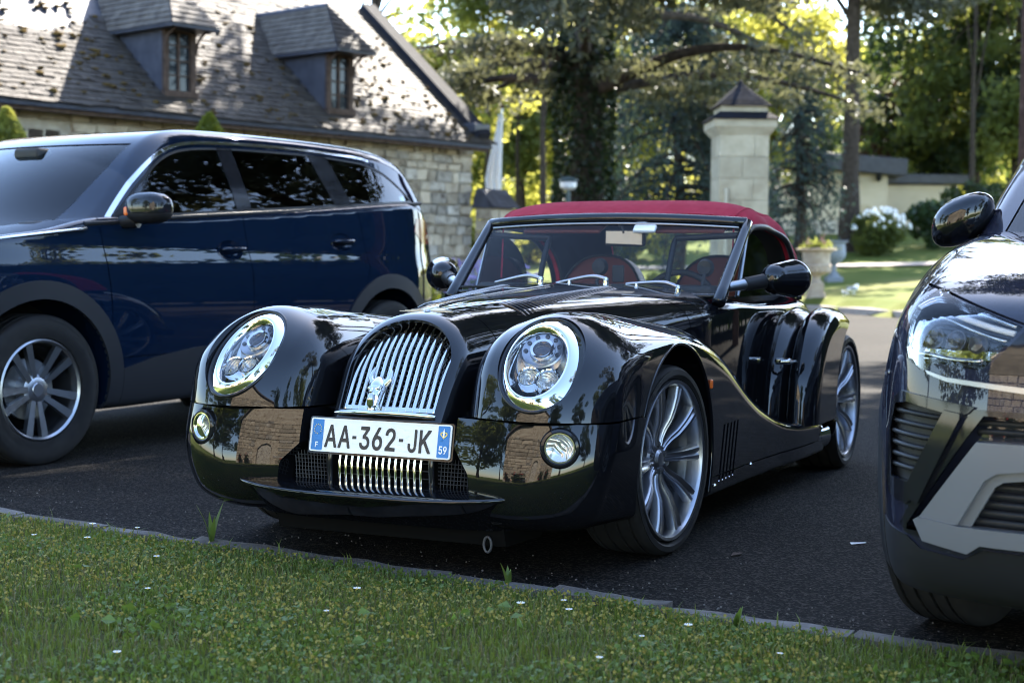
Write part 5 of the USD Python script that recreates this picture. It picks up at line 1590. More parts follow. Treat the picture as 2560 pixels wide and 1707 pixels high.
def fit_wheel(parent, cx, cy, cz, R, w, rr, face, steer=0.0, side=1):
    """face: lip of the rim measured outward from the tyre's centre plane"""
    wp = part("wheel", parent)
    def T(m):
        m = m if side > 0 else mirror_y(m)
        return xf(m, (cx, cy, cz), rz=steer)
    obj("tyre", T(tyre(R, w, rr)), "rubber", wp, smooth=40)
    q = rim10(rr, face)
    obj("rim", T(q["rim"]), "alloy_grey", wp, smooth=35)
    for s in q["spokes"]: obj("spoke", T(s), "alloy_grey", wp, smooth=40)
    obj("hub", T(q["hub"]), "alloy_grey", wp, smooth=35)
    for s in q["nuts"]: obj("wheel_nut", T(s), "alloy_dark", wp, smooth=35)
    obj("brake_disc", T(lathe([(.08, face - .115), (.165, face - .115), (.165, face - .14), (.08, face - .14)][::-1], 48, "y")), "brake_disc", wp, smooth=30)
    obj("brake_caliper", T(rbox(-.15, face - .12, .03, .07, .06, .16, .015)), "alloy_dark", wp, smooth=40)
    obj("wheel_barrel", T(lathe([(rr - .03, face - .19), (.06, face - .19), (.06, face - .16)], 48, "y")), "dark_void", wp, smooth=30)
STEER = math.radians(-5.0)
fit_wheel(car, 0, .672, .327, .327, .235, .276, .112, STEER, 1)
fit_wheel(car, 0, -.672, .327, .327, .235, .276, .112, STEER, -1)
fit_wheel(car, -WB, .735, .330, .330, .250, .276, .115, 0, 1)
fit_wheel(car, -WB, -.735, .330, .330, .250, .276, .115, 0, -1)

# ------- rear wings
_pr = [(-1.70, .20), (-1.70, .35), (-1.735, .50), (-1.83, .65), (-1.97, .755), (-2.15, .798), (-2.35, .790), (-2.55, .735), (-2.72, .645), (-2.85, .52), (-2.92, .38), (-2.90, .26), (-2.83, .18), (-2.3, .17), (-1.85, .17)]
PR = P2(spline(_pr, 400, closed=True), blur=.006)
def F_rear_a(x, y, z):
    y = np.abs(y)
    rz, ry = .10, .105
    b = PR(x, z) + rz
    a = (y - (.900 - ry)) * (rz / ry)
    g = np.sqrt(np.maximum(a, 0) ** 2 + np.maximum(b, 0) ** 2) + np.minimum(np.maximum(a, b), 0) - rz
    a2 = ((.742 + .055) - y) * (.06 / .055)
    b2 = PR(x, z) + .06
    g2 = np.sqrt(np.maximum(a2, 0) ** 2 + np.maximum(b2, 0) ** 2) + np.minimum(np.maximum(a2, b2), 0) - .06
    return rmax(np.maximum(g, g2), y - .893, .035)
def F_rear_b(x, y, z):
    y = np.abs(y)
    b = PR(x + .035, z - .006) + .14
    a = (y - (.765 - .15)) * (.14 / .15)
    return np.sqrt(np.maximum(a, 0) ** 2 + np.maximum(b, 0) ** 2) + np.minimum(np.maximum(a, b), 0) - .14
def F_rear(x, y, z):
    return smin(F_rear_a(x, y, z), F_rear_b(x, y, z), .010)
rw = solid(F_rear, (-3.0, .50, .12), (-1.62, .93, .86), .0105) - rwell - prism([(-2.14, .284), (-1.5, .284), (-1.5, .05), (-2.14, .05)], .4, 1.0, "y")
cutw = prism([(-1.6, .40), (-1.6, .0), (-1.75, .0), (-1.75, .24)], .4, 1, "y")
for sgn in (1, -1):
    t = to_tm(rw)
    w_p = obj("rear_wing", t if sgn > 0 else mirror_y(t), "black_paint", car, smooth=35, F=F_rear)
    # piping along the join of the wing's two humps
    pts = []
    for q in np.linspace(.02, .58, 40):
        pass
    hnd = tube([(-1.745, .690, .567), (-1.715, .725, .567), (-1.722, .755, .567), (-1.77, .775, .568)], [.006, .0085, .0085, .006], 8)
    hb = rbox(-1.728, .728, .567, .018, .07, .030, .008)
    obj("door_handle", (cat(hnd, hb) if sgn > 0 else mirror_y(cat(hnd, hb))), "chrome", car, smooth=40)
    ex = tube([(-1.94, .80, .205), (-2.06, .825, .205), (-2.095, .832, .205)], [.034, .036, .042], 24, squash=1.3)
    exi = tube([(-2.0, .82, .205), (-2.101, .834, .205)], [.028, .031], 24, squash=1.3)
    obj("side_exhaust", ex if sgn > 0 else mirror_y(ex), "chrome", car, smooth=40)
    obj("exhaust_bore", exi if sgn > 0 else mirror_y(exi), "dark_void", car)
    mk = rbox(-.352, .805, .565, .018, .014, .034, .006)
    obj("side_repeater", mk if sgn > 0 else mirror_y(mk), "amber", car, smooth=40)
    for k in range(5):
        x0 = -.545 - .046 * k
        st = xf(lathe([(0, .004), (.004, .002), (.005, -.002)], 10), (x0 + .066, .803, .192), rx=-math.pi / 2)
        obj("louvre_stud", st if sgn > 0 else mirror_y(st), "chrome", car, smooth=40)
    for x0, z0 in ((-.42, .185), (-.92, .205)):
        st = xf(lathe([(0, .005), (.006, .003), (.0075, -.002)], 12), (x0, .806, z0), rx=-math.pi / 2)
        obj("sill_stud", st if sgn > 0 else mirror_y(st), "chrome", car, smooth=40)

# ------- windscreen
WT, WBt = np.array([-1.50, .612, 1.180]), np.array([-1.10, .612, .862])
def wpt(s, t, bow=.0):            # s -1..1 across, t 0..1 up; the screen bows forward in the middle
    p = WBt + (WT - WBt) * t
    return np.array([p[0] + .055 * (1 - s * s), p[1] * s * (1 - .0 * t), p[2] + .022 * (1 - s * s) * t])
ss = np.linspace(-1, 1, 21)
scr = part("windscreen", car)
top = np.array([wpt(s, 1) for s in ss]); bot = np.array([wpt(s, .02) for s in ss])
obj("screen_frame", cat(tube(top, .025, 12, squash=1.0), tube(bot, .010, 8)), "black_paint", scr, smooth=True)
for s in (-1, 1):
    obj("screen_pillar", tube([wpt(s, t) + [0, s * .004, 0] for t in np.linspace(-.06, 1.01, 8)], np.linspace(.029, .021, 8), 12), "black_paint", scr, smooth=True)
obj("screen_rail", tube(np.array([wpt(s, .93) + [.004, 0, 0] for s in ss * .96]), .005, 8), "satin_silver", scr, smooth=True)
G1, GF = [], []
ts = np.linspace(.02, .97, 8)
for i, t in enumerate(ts):
    for s in ss: G1.append(wpt(s * .965, t))
for i in range(len(ts) - 1):
    for j in range(20): GF.append([i * 21 + j, i * 21 + j + 1, (i + 1) * 21 + j + 1, (i + 1) * 21 + j])
obj("screen_glass", (np.array(G1), np.array(GF)), "clear_glass", scr, smooth=True)
# wipers parked along the bottom of the screen, pivots on the scuttle
for k, yp in enumerate((-.165, .135, .452)):
    wi = part("wiper", car)
    p0 = surf_pt(-1.035 - .02 * abs(yp), yp)
    obj("wiper_pivot", cat(cyl(p0 - [0, 0, .01], p0 + [.002, 0, .014], .013, .011, 14), tube([p0 + [0, 0, .012], p0 + [-.003, 0, .024]], .013, 12)), "chrome", wi, smooth=40)
    e = wpt((yp - .24) / .612, .13) + [.024, 0, .006]
    a = p0 + [0, 0, .028]
    a = p0 + [0, 0, .018]
    arm = np.array([a, a + (e - a) * .22 + [.006, 0, .016], a + (e - a) * .6 + [.006, 0, .012], e + [0, 0, .002]])
    obj("wiper_arm", tube(spline(arm, 14), np.linspace(.0125, .0075, 14), 8, squash=.75), "alloy_grey", wi, smooth=True)
    bl = np.array([wpt((yp - .24 + o) / .612, .085 + .012 * math.cos(o * 8)) + [.012, 0, .0] for o in np.linspace(-.175, .150, 10)])
    obj("wiper_blade", tube(bl, .0068, 6), "black_trim", wi, smooth=True)
    if k < 2:
        j = surf_pt(-.985, yp + .155)
        obj("washer_jet", cyl(j - [0, 0, .004], j + [0, 0, .012], .008, .006, 10), "chrome", wi, smooth=40)

# ------- door mirrors
for sgn in (1, -1):
    mr = part("door_mirror", car)
    # stalk from the screen pillar foot, then the round-backed head
    q = lambda m: m if sgn > 0 else mirror_y(m)
    obj("mirror_stalk", q(cat(cyl((-1.165, .625, .905), (-1.235, .69, .918), .020, .025, 18), cyl((-1.235, .69, .918), (-1.25, .703, .921), .018, .018, 18))), "satin_silver", mr, smooth=40)
    obj("mirror_neck", q(cyl((-1.225, .682, .917), (-1.34, .775, .936), .028, .034, 20)), "black_trim", mr, smooth=40)
    MA, MB = np.array([-1.345, .785, .940]), np.array([-1.435, .833, .942])
    MD = (MB - MA) / np.linalg.norm(MB - MA)
    def F_mir(x, y, z):
        dx, dy, dz = x - MA[0], y - MA[1], z - MA[2]
        t = np.clip((dx * MD[0] + dy * MD[1] + dz * MD[2]) / .102, 0, 1)
        r = .066 + .016 * t
        f_ = np.sqrt((dx - MD[0] * .102 * t) ** 2 + (dy - MD[1] * .102 * t) ** 2 + ((dz - MD[2] * .102 * t) * 1.0) ** 2) - r
        return rmax(f_, -(x + 1.475) + 0 * y + 0 * z, .012)
    obj("mirror_shell", q(surface(F_mir, (-1.55, .68, .82), (-1.24, .95, 1.06), .008)), "black_paint", mr, smooth=40)
    obj("mirror_glass", q(rbox(-1.474, .838, .942, .006, .11, .10, .003)), "chrome", mr, smooth=30)

# ------- soft top
_tt = fn([(-1.44, 1.212), (-1.50, 1.236), (-1.58, 1.268), (-1.70, 1.290), (-1.95, 1.288), (-2.14, 1.262), (-2.32, 1.200), (-2.47, 1.115), (-2.60, .99), (-2.70, .86)])
_tw = fn([(-1.44, .640), (-1.7, .655), (-2.2, .655), (-2.45, .635), (-2.7, .60)])
def F_top(x, y, z):
    w, T = _tw(x), _tt(x)
    hh = .20
    nn = 3.6 + 1.6 * np.clip((x + 1.9) / .4, 0, 1)
    a = np.abs(y) / (w * (1 - .05 * np.clip((z - .86) / .4, 0, 1)))
    b = np.maximum(z - (T - hh), 0) / hh
    f = ((a ** nn + b ** nn + 1e-9) ** (1 / nn) - 1) * .28
    # soft fold lines of the cloth over the hoops
    f = f + .0035 * np.sin((x + 1.62) * 17.0) * np.clip(1 - np.abs(x + 1.95) / .6, 0, 1)
    return np.maximum(np.maximum(f, .845 - z + 0 * x), x + 1.465 - (z - 1.2) * .2)
st_o = solid(F_top, (-2.74, -.70, .82), (-1.40, .70, 1.32), .012)
st_i = solid(lambda x, y, z: F_top(x, y, z) + .014, (-2.74, -.70, .78), (-1.40, .70, 1.32), .014)
shell = st_o - st_i - prism([(-1.0, .5), (-1.52, 1.13), (-1.52, 1.17), (-1.35, 1.35), (-1.0, 1.35)], -.7, .7, "y")
sw = spline([(-1.30, .80), (-1.47, 1.12), (-1.62, 1.165), (-1.85, 1.160), (-2.08, 1.115), (-2.25, 1.02), (-2.34, .90), (-2.36, .80)], 60)
shell = shell - prism(sw, -.8, .8, "y")
rwin = rpoly([(-.42, .90), (.42, .90), (.36, 1.165), (-.36, 1.165)], .06)
shell = shell - prism(rwin, -2.8, -2.2, "x")
shell = shell - prism([(-1.2, .5), (-1.2, 1.15), (-1.50, 1.18), (-1.50, .5)], -.595, .595, "y")
top_p = obj("soft_top", to_tm(shell), "canvas_red", car, smooth=40)
_l2 = solid(lambda x, y, z: F_top(x, y, z) + .022, (-2.74, -.70, .74), (-1.40, .70, 1.32), .016)
_l1 = solid(lambda x, y, z: F_top(x, y, z) + .0155, (-2.74, -.70, .78), (-1.40, .70, 1.32), .014)
liner = _l1 - _l2 - prism([(-1.0, .5), (-1.53, 1.13), (-1.53, 1.17), (-1.38, 1.35), (-1.0, 1.35)], -.7, .7, "y") - prism(sw, -.8, .8, "y") - prism(rwin, -2.8, -2.2, "x") - prism([(-1.2, .5), (-1.2, 1.15), (-1.50, 1.18), (-1.50, .5)], -.595, .595, "y")
obj("headliner", to_tm(liner), "interior_black", top_p, smooth=40)
trim_pts = np.array([(x, .0, z) for x, z in sw[4:-4]])
for sgn in (1, -1):
    tr = []
    for x, z in sw[2:-2]:
        y = bisect(lambda q: F_top(np.array([x]), np.array([q]), np.array([max(z, .87)]))[0], .3, .75)
        tr.append((x, sgn * (y + .002), z))
    obj("window_seal", tube(np.array(tr), .014, 8), "black_trim", top_p, smooth=True)
    # side glass with its rounded rear edge, and the chrome front post
    sgz = sg.Polygon(sw)
    obj("side_glass", xf(trimesh.creation.extrude_polygon(sg.Polygon(spline([(-1.33, .86), (-1.49, 1.15), (-1.72, 1.15), (-1.87, 1.06), (-1.93, .86)], 40)), .004, engine="earcut"), (0, 0, 0)) if False else frame_xf(
        trimesh.creation.extrude_polygon(sg.Polygon(np.vstack([spline([(-1.47, 1.135), (-1.62, 1.13), (-1.80, 1.07), (-1.90, .97), (-1.94, .86)], 30), [(-1.33, .86)]])), .004, engine="earcut"), (0, sgn * .612, 0), (1, 0, 0), (0, 0, 1), (0, sgn * 1., 0)), "tinted_glass", top_p)
    obj("glass_post", tube([(-1.345, sgn * .622, .865), (-1.495, sgn * .618, 1.145)], .008, 10), "satin_silver", top_p, smooth=True)
    # seam of the cloth between roof and side panel
    sm = []
    for x in np.linspace(-1.48, -2.5, 40):
        w, T = float(_tw(x)), float(_tt(x))
        y = w * .86
        z = bisect(lambda q: F_top(np.array([x]), np.array([y]), np.array([q]))[0], T - .3, T + .05)
        sm.append((x, sgn * y, z + .001))
    obj("cloth_seam", tube(np.array(sm), .004, 6), "canvas_red", top_p, smooth=True)
rear_glass = frame_xf(trimesh.creation.extrude_polygon(sg.Polygon(rpoly([(-.43, .89), (.43, .89), (.37, 1.175), (-.37, 1.175)], .06)), .003, engine="earcut"), (0, 0, 0), (0, 1, 0), (0, 0, 1), (1, 0, 0))
vg = np.array(rear_glass.vertices); vg[:, 0] += -2.655 + (vg[:, 2] - .89) * .72
obj("rear_glass", trimesh.Trimesh(vg, rear_glass.faces, process=False), "clear_glass", top_p)

# ------- cabin
cab = part("cabin", car)
obj("dashboard", cat(rbox(-1.36, 0, .80, .16, 1.12, .20, .05), rbox(-1.27, 0, .885, .14, 1.10, .05, .02)), "interior_black", cab, smooth=40)
obj("floor_tub", cat(box(-1.85, 0, .39, 1.1, 1.12, .02), box(-2.37, 0, .62, .02, 1.12, .48), box(-1.85, .56, .62, 1.08, .02, .48), box(-1.85, -.56, .62, 1.08, .02, .48)), "interior_black", cab)
for y in (.30, -.30):
    sb = np.vstack([spline([(-.20, .45), (-.24, .62), (-.235, .80), (-.19, .93), (-.115, 1.01), (0, 1.035), (.115, 1.01), (.19, .93), (.235, .80), (.24, .62), (.20, .45)], 40)])
    back = frame_xf(trimesh.creation.extrude_polygon(sg.Polygon(sb), .09, engine="earcut"), (0, 0, 0), (0, 1, 0), (0, 0, 1), (1, 0, 0))
    vb = np.array(back.vertices); vb[:, 0] += -2.10 - (vb[:, 2] - .45) * .28; vb[:, 1] += y
    obj("seat_back", trimesh.Trimesh(vb, back.faces, process=False), "leather_red", cab, smooth=30)
    bl2 = np.array([(-2.0 - (z - .45) * .28, y + q, z) for q, z in spline([(-.20, .5), (-.245, .65), (-.235, .80), (-.19, .93), (-.115, 1.015), (0, 1.04), (.115, 1.015), (.19, .93), (.235, .80), (.245, .65), (.20, .5)], 40)])
    obj("seat_piping", tube(bl2, .007, 6), "interior_black", cab, smooth=True)
    obj("seat_cushion", rbox(-1.78, y, .50, .48, .46, .16, .05), "leather_red", cab, smooth=40)
# steering wheel on the left
th = np.linspace(0, 2 * np.pi, 40)
stw = np.array([(-1.52 - .06 * math.cos(t) * .4, .30 + .175 * math.sin(t), .80 + .175 * math.cos(t) * .93) for t in th])
obj("steering_wheel", cat(tube(stw, .014, 8, cap=False), tube([(-1.52, .13, .80), (-1.53, .30, .79), (-1.52, .47, .80)], .014, 8), cyl((-1.40, .30, .76), (-1.54, .30, .80), .03, .045, 16)), "interior_black", cab, smooth=True)
for y in (.02, .50):
    obj("dash_gauge", cat(cyl((-1.22, y, .905), (-1.27, y, .985), .008, .008, 8), xf(lathe([(0, .03), (.03, .026), (.038, 0), (.03, -.02), (0, -.024)], 24, "x"), (-1.27, y, .985))), "interior_black", cab, smooth=40)
obj("phone_holder", rbox(-1.24, .115, .955, .012, .055, .075, .006), "interior_black", cab, smooth=40)
# rear-view mirror, toll badge, visors
mm = wpt(.12, .80)
obj("rear_view_mirror", frame_xf(rbox(0, 0, 0, .19, .075, .03, .012), mm + [-.075, .0, -.02], (0, 1, 0), (0, 0, 1), (1, 0, 0)), "interior_black", cab, smooth=40)
mgl = np.array([(-.085, -.024), (.085, -.030), (.085, .030), (-.085, .030)])
obj("mirror_face", frame_xf(flat(mgl, .002), mm + [-.0575, 0, -.02], (0, 1, 0), (0, 0, 1), (1, 0, 0)), "satin_silver", cab)
obj("mirror_stem", tube([wpt(.09, .90) + [-.015, 0, 0], wpt(.09, .90) + [-.03, 0, .0], mm + [-.06, .0, 0]], .008, 8), "interior_black", cab, smooth=True)
obj("toll_badge", cat(rbox(*(wpt(.29, .85) + [-.016, 0, .004]), .02, .105, .045, .008, ry=-.85), rbox(*(wpt(.25, .90) + [-.02, 0, .004]), .02, .055, .03, .008, ry=-.85)), "white_plastic", cab, smooth=40)
for y0, y1 in ((-.44, -.06), (.20, .52)):
    obj("sun_visor", rbox(-1.535, (y0 + y1) / 2, 1.165, .14, abs(y1 - y0), .018, .008, ry=.35), "leather_red", cab, smooth=40)
# ------------------------------------------------------------------ the blue seven-seat SUV parked to the left
suv = car_place("blue_suv", "dark blue metallic SUV with chrome window strip and grey wheel arch cladding", "SUV", -3.0433, 7.7348, .5516)
SWB = 2.84
def shell_patch(F, lo, hi, d, a, b, pr):
    """The layer of F between the offsets a (outer) and b (inner), inside the prism pr."""
    return (solid(F, lo, hi, d, a) - solid(F, lo, hi, d, b)) ^ pr

_ps = [(.70, .26), (.82, .34), (.87, .55), (.86, .80), (.80, .95), (.60, 1.03), (.25, 1.10), (-.10, 1.150), (-.36, 1.205), (-.8, 1.225), (-1.48, 1.262), (-2.3, 1.320), (-3.05, 1.378), (-3.30, 1.375), (-3.44, 1.31),
       (-3.53, 1.15), (-3.56, .92), (-3.53, .70), (-3.48, .48), (-3.36, .33), (-3.2, .29), (-1.5, .25), (.3, .24)]
PS = P2(spline(_ps, 500, closed=True), res=.008, blur=.008)
_sy = fn([(.22, .855), (.40, .895), (.60, .912), (.80, .917), (.93, .914), (1.0, .903), (1.06, .890), (1.15, .880), (1.25, .872), (1.45, .85)])
_sp = fn([(.9, .70), (.6, .86), (.3, .97), (0, 1.0), (-2.8, 1.0), (-3.1, .985), (-3.35, .93), (-3.56, .80)])
def F_suv(x, y, z):
    yo = _sy(z) * _sp(x)
    return rmax(PS(x + .10 * (np.abs(y) / .9) ** 4 * np.clip((x + 2.9) * -1.5, 0, 1) * -1, z), np.abs(y) - yo, .035)
_pg = [(-.02, 1.10), (-.16, 1.20), (-.50, 1.44), (-.80, 1.625), (-1.0, 1.695), (-1.3, 1.728), (-2.0, 1.742), (-2.7, 1.735), (-3.08, 1.708), (-3.30, 1.645), (-3.40, 1.53), (-3.47, 1.40), (-3.50, 1.25), (-3.4, 1.05), (-1.5, 1.0), (-.2, 1.0)]
PG = P2(spline(_pg, 500, closed=True), res=.008, blur=.010)
_gy = fn([(1.0, .885), (1.15, .872), (1.30, .835), (1.45, .785), (1.60, .725), (1.75, .67)])
def F_green(x, y, z):
    ay = np.abs(y)
    yo = _gy(z) - .11 * np.clip((-x - 2.75) / .78, 0, 1) ** 2
    return rmax(PG(x + .38 * (ay / .75) ** 2.2 * .55 * np.clip((x + 1.3) / .6, 0, 1), z), ay - yo, .085)
S_lo, S_hi = (-3.64, -.98, .18), (.94, .98, 1.44)
lower = solid(F_suv, S_lo, S_hi, .018)
awell = [to_mf(cyl((cx, s * .45, cz), (cx, s * 1.1, cz), .445, n=80)) for cx, cz in ((0, .36), (-SWB, .385)) for s in (1, -1)]
for w_ in awell: lower = lower - w_
l_in = solid(lambda x, y, z: F_suv(x, y, z) + .010, S_lo, S_hi, .03)
gaps = Manifold()
for pts in ([(-.40, 1.22), (-.40, 1.15), (-.445, .78), (-.455, .50)], [(-1.468, 1.30), (-1.475, 1.23), (-1.518, .92), (-1.52, .40)], [(-2.52, 1.40), (-2.56, 1.25), (-2.615, .96), (-2.56, .80), (-2.40, .62), (-2.36, .40)]):
    p = np.array(pts); o = np.array([.0035, 0])
    gaps = gaps + prism(np.vstack([p - o, (p + o)[::-1]]), -1, 1, "y")
gaps = gaps + prism([(-.46, .500), (-2.36, .515), (-2.36, .509), (-.46, .494)], -1, 1, "y")
lower = lower - (gaps - l_in)
# hollow handles
for hx_, hz in ((-1.345, 1.058), (-2.355, 1.118)):
    for s in (1, -1):
        lower = lower - Manifold.sphere(1, 28).scale([.115, .035, .062]).translate([hx_, s * (float(_sy(np.array(hz))) + .012), hz])
# cabin hollow
lower = lower - prism(rpoly([(-.55, -.70), (-.55, .70), (-3.2, .68), (-3.2, -.68)], .1), .80, 1.6, "z")
obj("body", to_tm(lower), "navy_paint", suv, smooth=32, F=F_suv)
# greenhouse shell with its openings
G_lo, G_hi = (-3.62, -.95, 1.10), (.06, .95, 1.80)
g_o = solid(F_green, G_lo, G_hi, .017)
g_i = solid(lambda x, y, z: F_green(x, y, z) + .030, (-3.62, -.95, 1.02), (.06, .95, 1.80), .022)
DLO = spline([(-.50, 1.19), (-.74, 1.40), (-1.02, 1.575), (-1.35, 1.632), (-1.8, 1.648), (-2.35, 1.650), (-2.78, 1.632)], 60)
DLO = np.vstack([DLO, spline([(-2.78, 1.632), (-3.0, 1.575), (-3.27, 1.418)], 16)[1:], [(-3.29, 1.395), (-2.6, 1.345), (-1.48, 1.272), (-.9, 1.232), (-.5, 1.19)]])
dlo_p = sg.Polygon(DLO).buffer(0)
dlo = prism(np.array(dlo_p.exterior.coords)[:-1], -1, 1, "y")
# windscreen opening, seen from the front and above: cut by a box over the glass plane
ws = prism([(-.66, 1.16), (.66, 1.16), (.60, 1.625), (-.60, 1.625)], -.98, .1, "x")
rs = prism([(-.58, 1.36), (.58, 1.36), (.52, 1.60), (-.52, 1.60)], -3.6, -3.2, "x")
green = g_o - g_i - dlo - ws - rs
obj("greenhouse", to_tm(green), "navy_paint", suv, smooth=32, F=F_green)
g4 = solid(F_green, G_lo, G_hi, .022, -.005); g8 = solid(F_green, G_lo, G_hi, .022, -.011)
gl = g4 - g8
obj("windscreen", to_tm(gl ^ ws), "green_glass", suv, smooth=32)
obj("rear_window", to_tm(gl ^ rs), "tinted_glass", suv, smooth=32)
doors_x = [(-.50, -1.47), (-1.56, -2.44), (-2.54, -3.3)]
for s in (1, -1):
    for x1, x0 in doors_x:
        if s > 0: half = prism([(x0, 1.0), (x1, 1.0), (x1 + (.17 if x1 < -1.6 else .03), 1.8), (x0 + (.19 if x0 < -2 else .03), 1.8)], .2, 1.0, "y")
        else: half = prism([(x0, 1.0), (x1, 1.0), (x1 + (.17 if x1 < -1.6 else .03), 1.8), (x0 + (.19 if x0 < -2 else .03), 1.8)], -1.0, -.2, "y")
        obj("side_window", to_tm(gl ^ (dlo ^ half)), "tinted_glass", suv, smooth=32)
# black pillars between the windows
blk = solid(F_green, G_lo, G_hi, .022, -.002) - solid(F_green, G_lo, G_hi, .022, -.018)
for (x0, x1, sh) in ((-1.475, -1.60, .05), (-2.42, -2.60, .19)):
    for s in (1, -1):
        p = prism([(x1, 1.22), (x0, 1.22), (x0 + sh, 1.68), (x1 + sh, 1.68)], .2 if s > 0 else -1, 1 if s > 0 else -.2, "y")
        obj("window_pillar", to_tm(blk ^ dlo ^ p), "black_gloss", suv, smooth=32)
# bright strip along the pillar and the roof edge, black seal below the glass
rim_o = sg.Polygon(DLO).buffer(0)
strip = rim_o.buffer(.034).difference(rim_o.buffer(.016))
strip = strip.intersection(sg.Polygon([(-.30, 1.15), (-.30, 1.9), (-2.85, 1.9), (-2.85, 1.5), (-2.0, 1.5), (-.62, 1.17)]))
so = solid(F_green, G_lo, G_hi, .022, .005) - solid(F_green, G_lo, G_hi, .022, -.012)
def spoly(g): return max(getattr(g, "geoms", [g]), key=lambda q: q.area)
st_ = np.array(spoly(strip).exterior.coords)[:-1]
seal = rim_o.buffer(.012).difference(rim_o.buffer(-.010))
se = sg.Polygon(np.array(spoly(seal).exterior.coords))
for s in (1, -1):
    a_, b_ = (.3, 1) if s > 0 else (-1, -.3)
    obj("bright_strip", to_tm(so ^ prism(st_, a_, b_, "y")), "chrome", suv, smooth=32)
    ring_ = prism(np.array(se.exterior.coords)[:-1], a_, b_, "y") - prism(np.array(spoly(rim_o.buffer(-.014)).exterior.coords)[:-1], -1.1, 1.1, "y")
    obj("window_seal", to_tm(blk ^ ring_), "black_trim", suv, smooth=32)
    # belt moulding
    bm = [(x, s * (float(_gy(np.array(z))) + .004), z) for x, z in [(-.30, 1.175), (-.55, 1.19), (-.9, 1.222), (-1.48, 1.262), (-2.6, 1.336), (-3.30, 1.388)]]
    obj("belt_moulding", tube(spline(bm, 30), .013, 8), "black_trim", suv, smooth=True)
    # handle bars in their cups
    for hx_, hz in ((-1.36, 1.060), (-2.37, 1.120)):
        y0 = s * (float(_sy(np.array(hz))) + .014)
        obj("door_handle", tube(spline([(hx_ + .075, y0 - s * .02, hz - .002), (hx_ + .03, y0, hz + .002), (hx_ - .05, y0, hz + .004), (hx_ - .105, y0 - s * .01, hz + .004)], 14), np.r_[.010, np.full(12, .016), .012], 10, squash=.8), "navy_paint", suv, smooth=True)
    # mirror
    def F_sm(x, y, z):
        dx, dy, dz = x + .60, y - 1.02, z - 1.262
        q = ((np.abs(dx) / .085) ** 2.6 + (np.abs(dy) / .135) ** 2.6 + (np.abs(dz) / (.082 - .03 * np.clip(dy / .13, -1, 1) * 0)) ** 2.6) ** (1 / 2.6)
        return rmax((q - 1) * .085, -.665 - x + 0 * y, .01)
    q_ = lambda m: m if s > 0 else mirror_y(m)
    sm_ = surface(F_sm, (-.74, .84, 1.14), (-.48, 1.20, 1.38), .012)
    mfm = to_mf(sm_)
    obj("mirror_cap", q_(to_tm(mfm.trim_by_plane([0, 0, 1], 1.235))), "black_gloss", suv, smooth=35)
    obj("mirror_base", q_(cat(to_tm(mfm.trim_by_plane([0, 0, -1], -1.233)), cyl((-.56, .86, 1.19), (-.59, .95, 1.20), .032, .04, 14))), "black_trim", suv, smooth=35)
    obj("mirror_repeater", q_(rbox(-.535, .925, 1.245, .02, .03, .045, .008)), "amber", suv, smooth=35)
    obj("mirror_triangle", q_(to_tm(shell_patch(F_green, (-.80, -.95, 1.10), (.06, .95, 1.50), .022, .004, -.012, prism([(-.42, 1.165), (-.50, 1.205), (-.70, 1.365), (-.70, 1.215)], .3, 1, "y")))), "black_trim", suv, smooth=32)
# cladding: arches and sills
c_o = solid(F_suv, S_lo, (.94, .98, 1.1), .022, .010); c_i = solid(F_suv, S_lo, (.94, .98, 1.1), .022, -.012)
cl = c_o - c_i
for s in (1, -1):
    a_, b_ = (.3, 1.1) if s > 0 else (-1.1, -.3)
    for cx, cz in ((0, .36), (-SWB, .385)):
        ring_ = prism(disc(cx, cz, .535), a_, b_, "y") - prism(disc(cx, cz, .445), -1.2, 1.2, "y")
        obj("arch_cladding", to_tm(cl ^ ring_), "grey_cladding", suv, smooth=35)
    sill = prism([(-.47, .23), (-.50, .43), (-.75, .490), (-1.05, .528), (-1.5, .545), (-2.36, .555), (-2.42, .30)], a_, b_, "y") - prism(disc(0, .36, .537), -1.2, 1.2, "y") - prism(disc(-SWB, .385, .537), -1.2, 1.2, "y")
    obj("sill_cladding", to_tm(cl ^ sill), "grey_cladding", suv, smooth=35)
    tl = prism([(-3.22, 1.285), (-3.18, 1.20), (-3.30, 1.12), (-3.6, 1.12), (-3.6, 1.285)], a_, b_, "y")
    obj("tail_lamp", to_tm((solid(F_suv, (-3.64, -.98, 1.0), (-2.9, .98, 1.44), .018, .003) - solid(F_suv, (-3.64, -.98, 1.0), (-2.9, .98, 1.44), .018, -.02)) ^ tl), "tail_red", suv, smooth=35)
    obj("bonnet_strip", tube(spline([(.45, s * .80, 1.055), (.1, s * .872, 1.105), (-.30, s * .89, 1.150)], 12), .009, 8), "chrome", suv, smooth=True)
    hl_ = prism([(.9, .95), (.9, .78), (.45, .86), (.35, .98), (.6, 1.0)], a_, b_, "y")
    obj("head_lamp", to_tm((solid(F_suv, (.2, -.98, .6), (.94, .98, 1.2), .02, .006) - solid(F_suv, (.2, -.98, .6), (.94, .98, 1.2), .02, -.02)) ^ hl_), "lamp_lens", suv, smooth=35)
obj("front_grille", rbox(.875, 0, .72, .03, 1.0, .32, .02), "black_trim", suv, smooth=35)
obj("underbody", cat(box(-1.4, 0, .29, 4.2, 1.25, .06), box(0, 0, .55, .8, .9, .5), box(-SWB, 0, .55, .8, .9, .5)), "dark_void", suv)
for cx in (0, -SWB):
    for s in (1, -1):
        obj("wheel_liner", lathe([(.455, -.03), (.455, .0), (.43, .0), (.43, -.03)], 40, "y") if 0 else xf(to_tm(prism(disc(0, 0, .46), -.02, .02, "y")), (cx, s * .60, .37)), "dark_void", suv)
